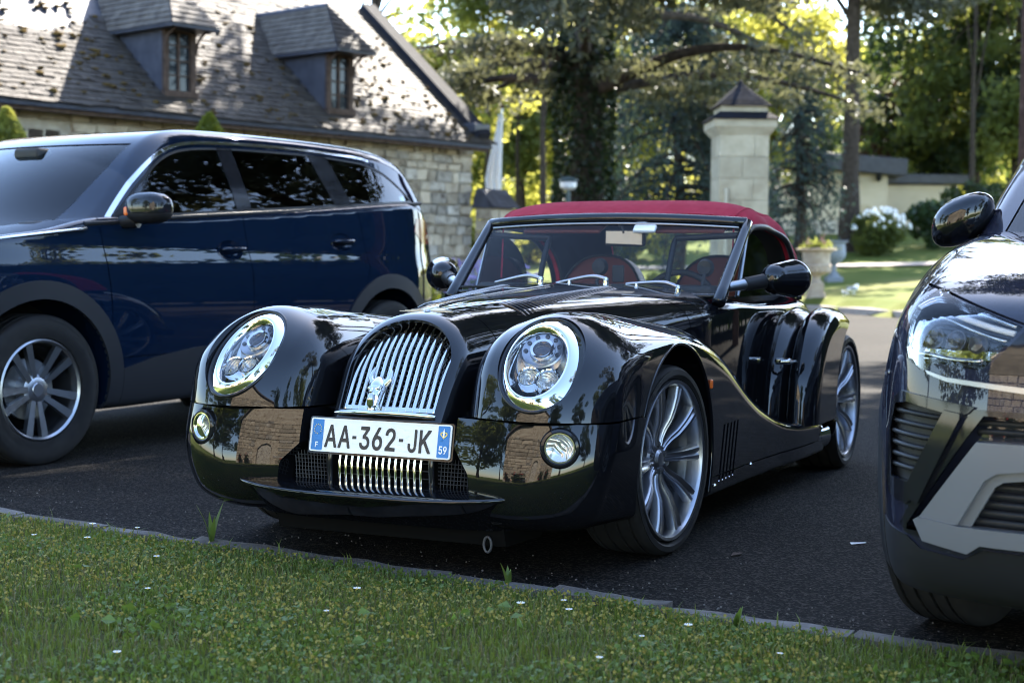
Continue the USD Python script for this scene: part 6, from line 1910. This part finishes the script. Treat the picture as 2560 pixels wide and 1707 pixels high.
# cabin of the SUV
sc_ = part("cabin", suv)
obj("dashboard", rbox(-.55, 0, 1.08, .75, 1.36, .22, .08), "interior_black", sc_, smooth=40)
obj("cabin_floor", box(-1.9, 0, .82, 2.7, 1.36, .02), "interior_black", sc_)
for x, ys_ in ((-1.48, (.37, -.37)), (-2.30, (.42, 0, -.42))):
    for y in ys_:
        w = .46 if x > -2 else .40
        obj("seat", cat(rbox(x, y, 1.13, .14, w, .62, .06, ry=.22), rbox(x + .28, y, .92, .5, w, .16, .06)), "interior_grey", sc_, smooth=40)
        obj("headrest", cat(rbox(x - .10, y, 1.515, .09, .26, .17, .04, ry=.1), cyl((x - .08, y - .05, 1.40), (x - .08, y - .05, 1.5), .008), cyl((x - .08, y + .05, 1.40), (x - .08, y + .05, 1.5), .008)), "interior_grey", sc_, smooth=40)
obj("rear_view_mirror", cat(rbox(-.82, 0, 1.52, .04, .24, .075, .018), rbox(-.74, 0, 1.575, .12, .20, .06, .02)), "interior_black", sc_, smooth=40)
# wheels: five twin spokes
def wheel5(parent, cx, cy, cz, R, w, rr, face, side, steer=0.0, rot=0.0):
    wp = part("wheel", parent)
    T = lambda m: xf(m if side > 0 else mirror_y(m), (cx, cy, cz), rz=steer)
    obj("tyre", T(tyre(R, w, rr)), "rubber", wp, smooth=40)
    obj("rim", T(lathe([(rr - .022, face - .05), (rr - .018, face - .010), (rr - .008, face), (rr + .001, face - .006), (rr - .01, face - .03), (rr - .03, face - .19), (rr - .045, face - .19), (rr - .036, face - .06)][::-1], 72, "y")), "satin_silver", wp, smooth=35)
    for k in range(5):
        a0 = rot + 2 * math.pi * k / 5
        for off in (-1, 1):
            # a flat-faced blade, widening outward
            p = [(.055, off * .017 - .013), (.055, off * .017 + .013), (rr - .016, off * .050 + .021), (rr - .016, off * .050 - .021)]
            p = np.array(p)
            b = prism(p, 0, .028, "z")
            t = to_tm(b)
            v = np.array(t.vertices)
            dep = np.interp(v[:, 0], [.05, .12, rr], [-.035, -.022, -.006]) - (.028 - v[:, 2])
            ang = a0
            c, s = math.cos(ang), math.sin(ang)
            vv_ = np.stack([v[:, 0] * c - v[:, 1] * s, face + dep, v[:, 0] * s + v[:, 1] * c], 1)
            t = trimesh.Trimesh(vv_, np.array(t.faces)[:, ::-1], process=False)
            obj("spoke", T(t), "satin_silver", wp, smooth=25)
    obj("hub", T(lathe([(0, face - .026), (.03, face - .026), (.034, face - .030), (.060, face - .034), (.075, face - .045), (.08, face - .10), (0, face - .10)][::-1], 40, "y")), "alloy_grey", wp, smooth=35)
    obj("brake_disc", T(lathe([(.08, face - .10), (.15, face - .10), (.15, face - .12), (.08, face - .12)][::-1], 40, "y")), "brake_disc", wp, smooth=30)
    obj("wheel_barrel", T(lathe([(rr - .03, face - .17), (.05, face - .17), (.05, face - .15)], 40, "y")), "dark_void", wp, smooth=30)
for s in (1, -1):
    wheel5(suv, 0, s * .80, .365, .367, .235, .248, .105, s, rot=math.radians(-12))
    wheel5(suv, -SWB, s * .80, .385, .367, .235, .248, .105, s, rot=math.radians(10))
# ------------------------------------------------------------------ the grey crossover at the right edge
opel = car_place("grey_crossover", "dark grey crossover with silver skid plates and clear headlamp at the lawn's edge", "crossover car", 1.89, 3.89, math.radians(28))
_po = [(.60, .19), (.72, .215), (.775, .30), (.80, .45), (.803, .60), (.790, .74), (.760, .86), (.69, .925), (.52, .985), (.22, 1.045), (-.10, 1.085), (-.36, 1.105), (-.60, 1.10), (-1.5, 1.08), (-3.0, 1.15), (-3.36, 1.08), (-3.43, .8), (-3.35, .4), (-3.2, .25), (-1.5, .23), (0, .21)]
PO = P2(spline(_po, 500, closed=True), res=.007, blur=.008)
_plan = fn([(0, 0), (.2, .006), (.4, .032), (.5, .050), (.6, .086), (.68, .127), (.72, .160), (.76, .215), (.80, .32), (.9, .50)])
_oy = fn([(.8, .78), (.42, .83), (.1, .868), (-.4, .872), (-3.0, .86), (-3.43, .72)])
_oz = fn([(.2, -.012), (.4, 0), (.65, 0), (.78, -.018), (.9, -.055), (1.0, -.09), (1.1, -.13)])
def F_op(x, y, z):
    ay = np.abs(y)
    xs = x + _plan(ay) * np.clip((x + .1) / .5, 0, 1)
    return rmax(PO(xs, z), ay - (_oy(x) + _oz(z)), .075)
O_lo, O_hi = (-3.5, -.95, .14), (.86, .95, 1.16)
ob = solid(F_op, O_lo, O_hi, .0165)
oaw = [to_mf(cyl((cx, s * .42, .335), (cx, s * 1.1, .335), .375, n=72)) for cx in (0, -2.60) for s in (1, -1)]
for w_ in oaw: ob = ob - w_
def sym(poly, lo, hi):
    poly = np.asarray(poly, float)
    return prism(poly, lo, hi, "x") + prism(poly * [-1, 1], lo, hi, "x")
O2 = ((.15, -.95, .16), (.88, .95, 1.05))
def olayer(a, b, d=.0125): return solid(F_op, *O2, d, a) - solid(F_op, *O2, d, b)
HLP = [(-.648, .951), (-.675, .930), (-.701, .908), (-.714, .875), (-.722, .807), (-.711, .775), (-.670, .750), (-.655, .752), (-.640, .766), (-.62, .769), (-.530, .759), (-.510, .765), (-.497, .779), (-.427, .862), (-.535, .901), (-.597, .918), (-.632, .938)]
hl_pr = sym(HLP, .2, 1)
deep = solid(F_op, *O2, .016, -.055)
cav = hl_pr - deep
ob = ob - cav
FOGP2 = [(-.765, .62), (-.748, .678), (-.723, .697), (-.527, .674), (-.540, .660), (-.588, .638), (-.680, .440), (-.70, .424), (-.760, .435), (-.778, .46)]
FOGI = [(-.742, .664), (-.705, .672), (-.602, .655), (-.690, .478), (-.752, .482), (-.760, .60)]
d35 = solid(F_op, *O2, .016, -.035); d20 = solid(F_op, *O2, .016, -.02)
ob = ob - (sym(FOGI, .2, 1) - d35)
LG = [(-.505, .655), (.505, .655), (.545, .60), (.700, .372), (.70, .36), (-.70, .36), (-.70, .372), (-.545, .60)]
ob = ob - (prism(LG, .2, 1, "x") - d35)
UG = [(-.42, .855), (.42, .855), (.49, .778), (.50, .752), (-.50, .752), (-.49, .778)]
obn = ob
# shut lines: bonnet edge over the lamp and wing
h_in = solid(lambda x, y, z: F_op(x, y, z) + .008, O_lo, O_hi, .03)
bl_ = prism([(-.665, .952), (-.662, .952), (-.40, .868), (-.40, .862)], .0, 1, "x")
obn = obn - (sym([(-.70, .958), (-.64, .944), (-.54, .909), (-.42, .869), (-.2, .858), (-.2, .854), (-.42, .864), (-.54, .903), (-.64, .937), (-.70, .952)], .2, 1) - h_in)
obj("body", to_tm(obn), "graphite_paint", opel, smooth=32, F=F_op)
obj("upper_grille", to_tm(olayer(.003, -.012) ^ prism(UG, .2, 1, "x")), "black_gloss", opel, smooth=32)
obj("bright_bar", to_tm(olayer(.008, -.010) ^ prism([(-.656, .752), (-.60, .738), (-.41, .7245), (0, .716), (.41, .7245), (.60, .738), (.656, .752), (.65, .743), (.60, .728), (.41, .711), (0, .702), (-.41, .711), (-.60, .728), (-.65, .743)], .2, 1, "x")), "satin_silver", opel, smooth=32)
# lower half: black band, silver skid pieces, cladding, slatted grilles
blk2 = olayer(.004, -.030)
skid_l = olayer(.012, -.030)
obj("grille_surround", to_tm(blk2 ^ (prism([(-.53, .668), (.53, .668), (.57, .61), (.722, .372), (.70, .35), (-.70, .35), (-.722, .372), (-.57, .61)], .2, 1, "x") - prism(LG, .1, 1.1, "x"))), "black_gloss", opel, smooth=32)
SK = [(-.519, .594), (-.30, .598), (-.30, .536), (-.41, .534), (-.47, .525), (-.498, .505), (-.562, .394), (-.670, .386)]
SKc = [(-.298, .598), (.298, .598), (.298, .536), (-.298, .536)]
obj("skid_upper", to_tm(skid_l ^ prism(SK, .2, 1, "x")), "skid_silver", opel, smooth=32)
obj("skid_upper", to_tm(skid_l ^ prism(np.array(SK)[::-1] * [-1, 1], .2, 1, "x")), "skid_silver", opel, smooth=32)
BV = [(-.30, .537), (-.41, .535), (-.47, .526), (-.499, .506), (-.563, .393), (-.530, .393), (-.474, .492), (-.455, .505), (-.405, .513), (-.30, .514)]
bev = olayer(.000, -.030)
obj("skid_bevel", to_tm(bev ^ prism(BV, .2, 1, "x")), "skid_silver", opel, smooth=32)
obj("skid_bevel", to_tm(bev ^ prism(np.array(BV)[::-1] * [-1, 1], .2, 1, "x")), "skid_silver", opel, smooth=32)
obj("skid_centre", to_tm(skid_l ^ prism(SKc, .2, 1, "x")), "skid_silver", opel, smooth=32)
SL = [(-.676, .390), (-.662, .399), (-.559, .392), (0, .398), (.559, .392), (.662, .399), (.676, .390), (.652, .342), (.538, .328), (.506, .352), (0, .356), (-.506, .352), (-.538, .328), (-.652, .342)]
sk2 = olayer(.020, -.030)
obj("skid_lower", to_tm(sk2 ^ prism(SL, .2, 1, "x")), "skid_silver", opel, smooth=32)
for k in range(6):
    z = .405 + .021 * k
    w = np.interp(z, [.37, .53], [.60, .50])
    pts = [(.803 - float(_plan(np.array(abs(y)))) - .028, y, z) for y in np.linspace(-w, w, 21)]
    obj("grille_slat", tube(np.array(pts), .006, 6, squash=1.6), "black_trim", opel, smooth=True)
for k in range(2):
    z = .617 + .020 * k
    pts = [(.803 - float(_plan(np.array(abs(y)))) - .026, y, z) for y in np.linspace(-.52, .52, 19)]
    obj("grille_slat", tube(np.array(pts), .005, 6, squash=1.6), "black_trim", opel, smooth=True)
obj("grille_backing", box(.60, 0, .48, .02, 1.15, .34), "dark_void", opel)
clad = olayer(.006, -.02)
obj("lower_cladding", to_tm(clad ^ (prism([(-.9, .372), (-.70, .345), (-.66, .318), (-.55, .31), (-.50, .34), (.50, .34), (.55, .31), (.66, .318), (.70, .345), (.9, .372), (.9, .1), (-.9, .1)], .2, 1, "x") - oaw[0] - oaw[1])), "black_trim", opel, smooth=32)
for s in (-1, 1):
    fg = part("fog_surround", opel)
    q = lambda m: m if s < 0 else mirror_y(m)
    obj("surround_frame", q(to_tm(olayer(.010, -.032) ^ (prism(FOGP2, .2, 1, "x") - prism(FOGI, .1, 1.1, "x")))), "black_gloss", fg, smooth=32)
    bl = olayer(-.028, -.040) ^ prism(FOGI, .2, 1, "x")
    obj("slat_backing", q(to_tm(bl)), "black_trim", fg, smooth=32)
    for k in range(6):
        z = .648 - .027 * k
        y1 = np.interp(z, [.48, .655], [-.692, -.606])
        pts = []
        for y in np.linspace(-.755, y1, 9):
            x = bisect(lambda t: F_op(np.array([t]), np.array([y]), np.array([z]))[0], .1, .85)
            pts.append((x - .012, y, z - .06 * (y + .75)))
        obj("slat", q(tube(np.array(pts), .0055, 6, squash=1.2)), "black_trim", fg, smooth=True)
    blade = [(-.600, .662), (-.560, .657), (-.560, .645), (-.665, .430), (-.680, .434), (-.700, .465)]
    obj("corner_blade", q(to_tm(olayer(.020, -.02) ^ prism(blade, .2, 1, "x"))), "black_gloss", fg, smooth=32)
    # head lamp: dark housing, light guides, lenses, clear cover
    hl = part("head_lamp", opel)
    obj("lamp_housing", q(to_tm((solid(F_op, *O2, .0125, -.050) - solid(F_op, *O2, .0125, -.060)) ^ prism(HLP, .2, 1, "x"))), "black_gloss", hl, smooth=32)
    def on_skin(pts, off):
        r = []
        for y, z in pts:
            x = bisect(lambda t: F_op(np.array([t]), np.array([y]), np.array([z]))[0], .1, .85)
            r.append((x - off, y, z))
        return np.array(r)
    guide = spline([(-.704, .790), (-.706, .835), (-.70, .868), (-.682, .893), (-.64, .896), (-.57, .876), (-.49, .854), (-.445, .844)], 50)
    obj("light_guide", q(tube(on_skin(guide, .020), .0075, 8)), "white_plastic", hl, smooth=True)
    guide2 = spline([(-.692, .798), (-.692, .84), (-.682, .868), (-.64, .876), (-.57, .856), (-.50, .834), (-.465, .826)], 40)
    obj("light_guide", q(tube(on_skin(guide2, .024), .004, 6)), "chrome", hl, smooth=True)
    top_g = spline([(-.70, .898), (-.65, .922), (-.58, .902), (-.50, .878), (-.44, .860)], 40)
    obj("brow_trim", q(tube(on_skin(top_g, .018), .010, 8, squash=.6)), "chrome", hl, smooth=True)
    low_g = spline([(-.712, .786), (-.66, .788), (-.60, .780), (-.52, .778)], 30)
    obj("lower_trim", q(tube(on_skin(low_g, .016), .006, 8)), "chrome", hl, smooth=True)
    for (yy, zz, r) in ((-.650, .825, .024), (-.595, .822, .025), (-.538, .815, .023)):
        c = on_skin([(yy, zz)], .040)[0]
        n_ = grad(F_op, c[None])[0]; n_ /= np.linalg.norm(n_)
        ex = np.cross([0, 0, 1.], n_); ex /= np.linalg.norm(ex)
        obj("lamp_module", q(frame_xf(lathe([(0, .010), (r * .7, .006), (r, -.004), (r * 1.1, -.004), (r * 1.1, -.03)], 24), c, ex, np.cross(n_, ex), n_)), "lamp_lens", hl, smooth=40)
    refl = olayer(-.040, -.046) ^ prism([(-.71, .775), (-.50, .78), (-.47, .80), (-.71, .80)], .2, 1, "x")
    obj("reflector_tray", q(to_tm(refl)), "chrome", hl, smooth=32)
    obj("lamp_cover", q(to_tm(olayer(0, -.004) ^ prism(HLP, .2, 1, "x"))), "lamp_glass", hl, smooth=32)
    # wing cladding round the wheel
    ring_ = prism(disc(0, .335, .445), -.95, -.3, "y") - prism(disc(0, .335, .377), -1.2, 1.2, "y")
    obj("arch_cladding", q(to_tm((solid(F_op, (-.6, -.95, .14), (.6, .95, .9), .018, .010) - solid(F_op, (-.6, -.95, .14), (.6, .95, .9), .018, -.015)) ^ ring_)), "black_trim", opel, smooth=35)
    # mirror
    def F_om(x, y, z):
        dx, dy, dz = x + .655, -y - .845, z - 1.150
        dz = dz + .35 * dy
        qq = ((np.abs(dx) / .10) ** 2.5 + (np.abs(dy) / .095) ** 2.5 + (np.abs(dz) / .078) ** 2.5) ** .4
        return rmax((qq - 1) * .085, -.72 - x + 0 * y, .012)
    obj("mirror_cap", q(surface(F_om, (-.80, -1.0, 1.0), (-.5, -.68, 1.32), .0105)), "black_paint", opel, smooth=38)
    obj("mirror_arm", q(cyl((-.66, -.80, 1.10), (-.68, -.72, 1.07), .03, .04, 12)), "black_trim", opel, smooth=38)
    fit = q
    wheel5(opel, 0, s * .685, .335, .335, .205, .235, .09, s, steer=math.radians(-13 * -s) * -1 if 0 else math.radians(-13), rot=.3)
    wheel5(opel, -2.60, s * .76, .335, .335, .215, .235, .095, s, rot=.1)
# greenhouse
_pog = [(-.22, 1.0), (-.30, 1.08), (-.62, 1.30), (-.95, 1.49), (-1.2, 1.57), (-1.6, 1.605), (-2.2, 1.60), (-2.8, 1.54), (-3.15, 1.42), (-3.36, 1.12), (-3.2, 1.0), (-1.5, 1.0)]
POG = P2(spline(_pog, 400, closed=True), res=.010, blur=.01)
_ogy = fn([(1.0, .82), (1.1, .80), (1.3, .745), (1.5, .665), (1.65, .60)])
def F_og(x, y, z):
    ay = np.abs(y)
    return rmax(POG(x + .22 * (ay / .75) ** 2.2 * np.clip((x + 1.5) / .6, 0, 1), z), ay - _ogy(z), .07)
OG = ((-3.45, -.88, 1.04), (-.10, .88, 1.66))
oo = solid(F_og, *OG, .022); oi = solid(lambda x, y, z: F_og(x, y, z) + .03, (-3.45, -.88, .9), (-.1, .88, 1.66), .026)
ows = prism([(-.70, 1.08), (.70, 1.08), (.57, 1.515), (-.57, 1.515)], -1.02, .0, "x")
odl = prism([(-.72, 1.10), (-1.05, 1.42), (-1.5, 1.52), (-2.6, 1.50), (-3.0, 1.30), (-2.9, 1.18)], -1, 1, "y")
obj("greenhouse", to_tm(oo - oi - ows - odl), "graphite_paint", opel, smooth=32, F=F_og)
og = solid(F_og, *OG, .026, -.004) - solid(F_og, *OG, .026, -.010)
obj("windscreen", to_tm(og ^ ows), "green_glass", opel, smooth=32)
for s in (1, -1):
    obj("side_window", to_tm(og ^ odl ^ prism([(-3.4, 1), (0, 1), (0, 1.7), (-3.4, 1.7)], .1 if s > 0 else -1, 1 if s > 0 else -.1, "y")), "tinted_glass", opel, smooth=32)
oc = part("cabin", opel)
obj("dashboard", rbox(-.62, 0, .98, .6, 1.34, .22, .08), "interior_black", oc, smooth=40)
for y in (.36, -.36):
    obj("seat", cat(rbox(-1.45, y, 1.05, .14, .46, .6, .06, ry=.2), rbox(-1.5, y, 1.40, .09, .26, .17, .04)), "interior_grey", oc, smooth=40)
obj("underbody", box(-1.4, 0, .27, 4.0, 1.15, .06), "dark_void", opel)
# ------------------------------------------------------------------ the near grass strip
r_ = np.random.default_rng(500)
def strip_points(n, d0, d1, a0=-3.4, a1=5.4, rng_=r_):
    a = rng_.uniform(a0, a1, n); d = d0 + (d1 - d0) * rng_.random(n)
    x = K0[0] + KD[0] * a + KN[0] * d; y = K0[1] + KD[1] * a + KN[1] * d
    return np.stack([x, y, near_z(x, y)], 1), d
def blades(P, L, w, rng_, lean=.6):
    n = len(P)
    th = rng_.uniform(0, 2 * np.pi, n)
    dx = np.stack([np.cos(th), np.sin(th), 0 * th], 1)
    sd = np.stack([-np.sin(th), np.cos(th), 0 * th], 1)
    l = (L * rng_.uniform(.5, 1.4, n))[:, None]
    q = (lean * rng_.uniform(.2, 1.3, n))[:, None]
    up = np.array([0, 0, 1.])
    m = P + up * l * .6 + dx * l * q * .3
    t = P + up * l * (1 - .35 * q) + dx * l * q * .9
    ww = (w * rng_.uniform(.7, 1.3, n))[:, None]
    V = np.stack([P - sd * ww, P + sd * ww, m + sd * ww * .8, m - sd * ww * .8, t], 1).reshape(-1, 3)
    k = np.arange(n)[:, None] * 5
    F = np.concatenate([k + [0, 1, 2], k + [0, 2, 3], k + [3, 2, 4]])
    return V, F
def patchy(P, s, lo, seed): return P[meshkit.fbm(P * s, 3, seed) > lo]
P, d = strip_points(150000, .035, 3.3)
bare = meshkit.fbm(P * [1.1, 1.1, 0], 3, 9)
P = P[bare > .22]
V, F = blades(P, .034, .0021, r_)
setdata(raw_mesh("/World/grass", V, F, None, "grass_blade"), "short patchy grass of the near verge", "grass", kind="stuff")
P, d = strip_points(60000, .02, 3.3); P = patchy(P, 1.7, .47, 12)
V, F = blades(P, .034, .0015, r_, .9)
setdata(raw_mesh("/World/dry_grass", V, F, None, "grass_dry"), "dry straw-coloured blades among the near grass", "grass", kind="stuff")
P, d = strip_points(9000, .03, 3.3); P = patchy(P, 1.3, .54, 31)
V, F = blades(P, .062, .0022, r_, .8)
setdata(raw_mesh("/World/long_grass", V, F, None, "grass_blade"), "longer grass tufts standing out of the near verge", "grass", kind="stuff")
# clover and moss-like ground cover: little round leaves
P, d = strip_points(90000, .02, 3.3); P = patchy(P, 2.2, .44, 15)
P[:, 2] += r_.uniform(.004, .030, len(P))
V, F = leaf_quads(P, .015, r_, .95, spread=.35)
setdata(raw_mesh("/World/clover", V, F, None, "clover_leaf"), "low green clover carpeting the near verge", "ground cover", kind="stuff")
P, d = strip_points(85000, .03, 3.3); P = patchy(P, 1.9, .45, 18)
P[:, 2] += r_.uniform(.012, .034, len(P))
V, F = leaf_quads(P, .0105, r_, .8)
setdata(raw_mesh("/World/clover_flowers", V, F, None, "clover_tip"), "yellow-brown seed heads scattered over the near clover", "ground cover", kind="stuff")
# larger single leaves
P, d = strip_points(1500, .05, 3.0); P = patchy(P, 3.1, .56, 22)
P[:, 2] += .03
V, F = leaf_quads(P, .032, r_, .95, spread=.3)
setdata(raw_mesh("/World/broad_leaves", V, F, None, "clover_leaf"), "broader weed leaves in the near grass", "ground cover", kind="stuff")
# daisies: one built, the rest copies
dz = thing("daisy", "small white daisy in the near grass strip", "daisy", (0, 0, 0), group="white daisies in the near grass")
obj("stem", tube([(0, 0, 0), (.004, 0, .03), (.002, .002, .058)], .0011, 5), "clover_leaf", dz, smooth=True)
pet = []
for k in range(11):
    a = 2 * np.pi * k / 11
    c, s = math.cos(a), math.sin(a)
    pet.append(xf(rbox(.0075, 0, 0, .010, .0034, .0012, .0006, seg=4), (.002, .002, .0595), rz=a, ry=-.25))
obj("petal", cat(pet), "petal_white", dz, smooth=True)
obj("centre", xf(trimesh.creation.icosphere(1, .0034), (.002, .002, .060)), "plate_yellow", dz, smooth=True)
rows = [(230, 1333), (345, 1325), (85, 1360), (390, 1420), (890, 1515), (1270, 1440), (1355, 1455), (1410, 1520), (1420, 1560), (1550, 1455), (1510, 1460), (295, 1672), (1300, 1555), (1605, 1620), (1720, 1600), (370, 1500), (218, 1370), (815, 1560), (1500, 1690), (1950, 1660)]
first = True
def px_ground(px, py, z=.045):
    a, b = px - 1280, py - 853.5
    u, v = _cr * a + _sr * b, -_sr * a + _cr * b
    d = np.array([u, _c * 3760.3 - _s * v, -_s * 3760.3 - _c * v])
    k = (z - CAM_H) / d[2]
    return np.array([0, 0, CAM_H]) + d * k
for k, (px, py) in enumerate(rows):
    g = px_ground(px, py)
    if (np.array([g[0], g[1]]) - K0) @ KN < .03: continue
    z = float(near_z(g[0], g[1]))
    if first:
        UsdGeom.XformCommonAPI(UsdGeom.Xform(dz)).SetTranslate if False else None
        dz.GetAttribute("xformOp:translate").Set(Gf.Vec3d(float(g[0]), float(g[1]), z)); first = False
    else: dup(dz, (g[0], g[1], z), r_.uniform(0, 6.28), scale=r_.uniform(.55, .95))
# weeds along the kerb
def weed(px, py, h_, n, label, seed):
    q = np.random.default_rng(seed)
    g = px_ground(px, py, .0)
    t = thing("weed", label, "weed", (g[0], g[1], 0))
    for k in range(n):
        a = q.uniform(0, 6.28); l = h_ * q.uniform(.6, 1)
        d = np.array([math.cos(a), math.sin(a), 0])
        p = np.array([[0, 0, 0], d * l * .12 + [0, 0, l * .55], d * l * .34 + [0, 0, l]])
        c = spline(p, 8); sd = np.array([-d[1], d[0], 0])
        w = np.array([.003, .006, .008, .0085, .0075, .006, .0035, .0005])[:, None]
        V = np.stack([c - sd * w, c + sd * w], 1).reshape(-1, 3)
        F = np.array([[2 * i, 2 * i + 1, 2 * i + 3, 2 * i + 2] for i in range(7)])
        obj("blade", (V, F), "clover_leaf", t, smooth=True)
weed(529, 1372, .16, 5, "upright green weed growing at the kerb below the roadster's corner", 1)
weed(1270, 1475, .10, 4, "small leafy weed on the kerb in the middle of the verge", 2)
weed(1840, 1580, .09, 5, "thin pale weed on the kerb towards the right", 3)
# bare earth scrape
# grit along the kerb and on the asphalt
gq = np.random.default_rng(77)
a_ = gq.uniform(-3.4, 5.6, 900); d_g = -np.abs(gq.normal(0, .35, 900)) - .06
gx_, gy_ = K0[0] + KD[0] * a_ + KN[0] * d_g, K0[1] + KD[1] * a_ + KN[1] * d_g
gr_ = []
for x, y in zip(gx_, gy_):
    s_ = gq.uniform(.0012, .0042)
    t_ = trimesh.creation.icosphere(0, s_)
    t_.vertices = t_.vertices * gq.uniform(.6, 1.2, 3) + [x, y, s_ * .5]
    gr_.append(t_)
obj("grit", cat(gr_), "kerb_concrete", kind="stuff", label="fine grit scattered on the asphalt along the kerb")
# scraps on the asphalt
lf = px_ground(2145, 1358, .004)
sc = thing("paper_scrap", "pale scrap lying on the asphalt by the crossover", "scrap", (lf[0], lf[1], .004), .3)
obj("sheet", (np.array([[-.03, -.006, 0], [.03, -.009, .003], [.033, .008, .002], [-.028, .010, .004]]), np.array([[0, 1, 2, 3]])), "petal_white", sc)
lf = px_ground(1842, 1385, .004)
sc = thing("fallen_leaf", "dry brown leaf flat on the asphalt by the roadster's front wheel", "leaf", (lf[0], lf[1], .004), .8)
obj("blade", (np.array([[-.035, 0, 0], [0, -.016, .004], [.035, 0, .002], [0, .016, .005]]), np.array([[0, 1, 2, 3]])), "leaf_brown", sc)
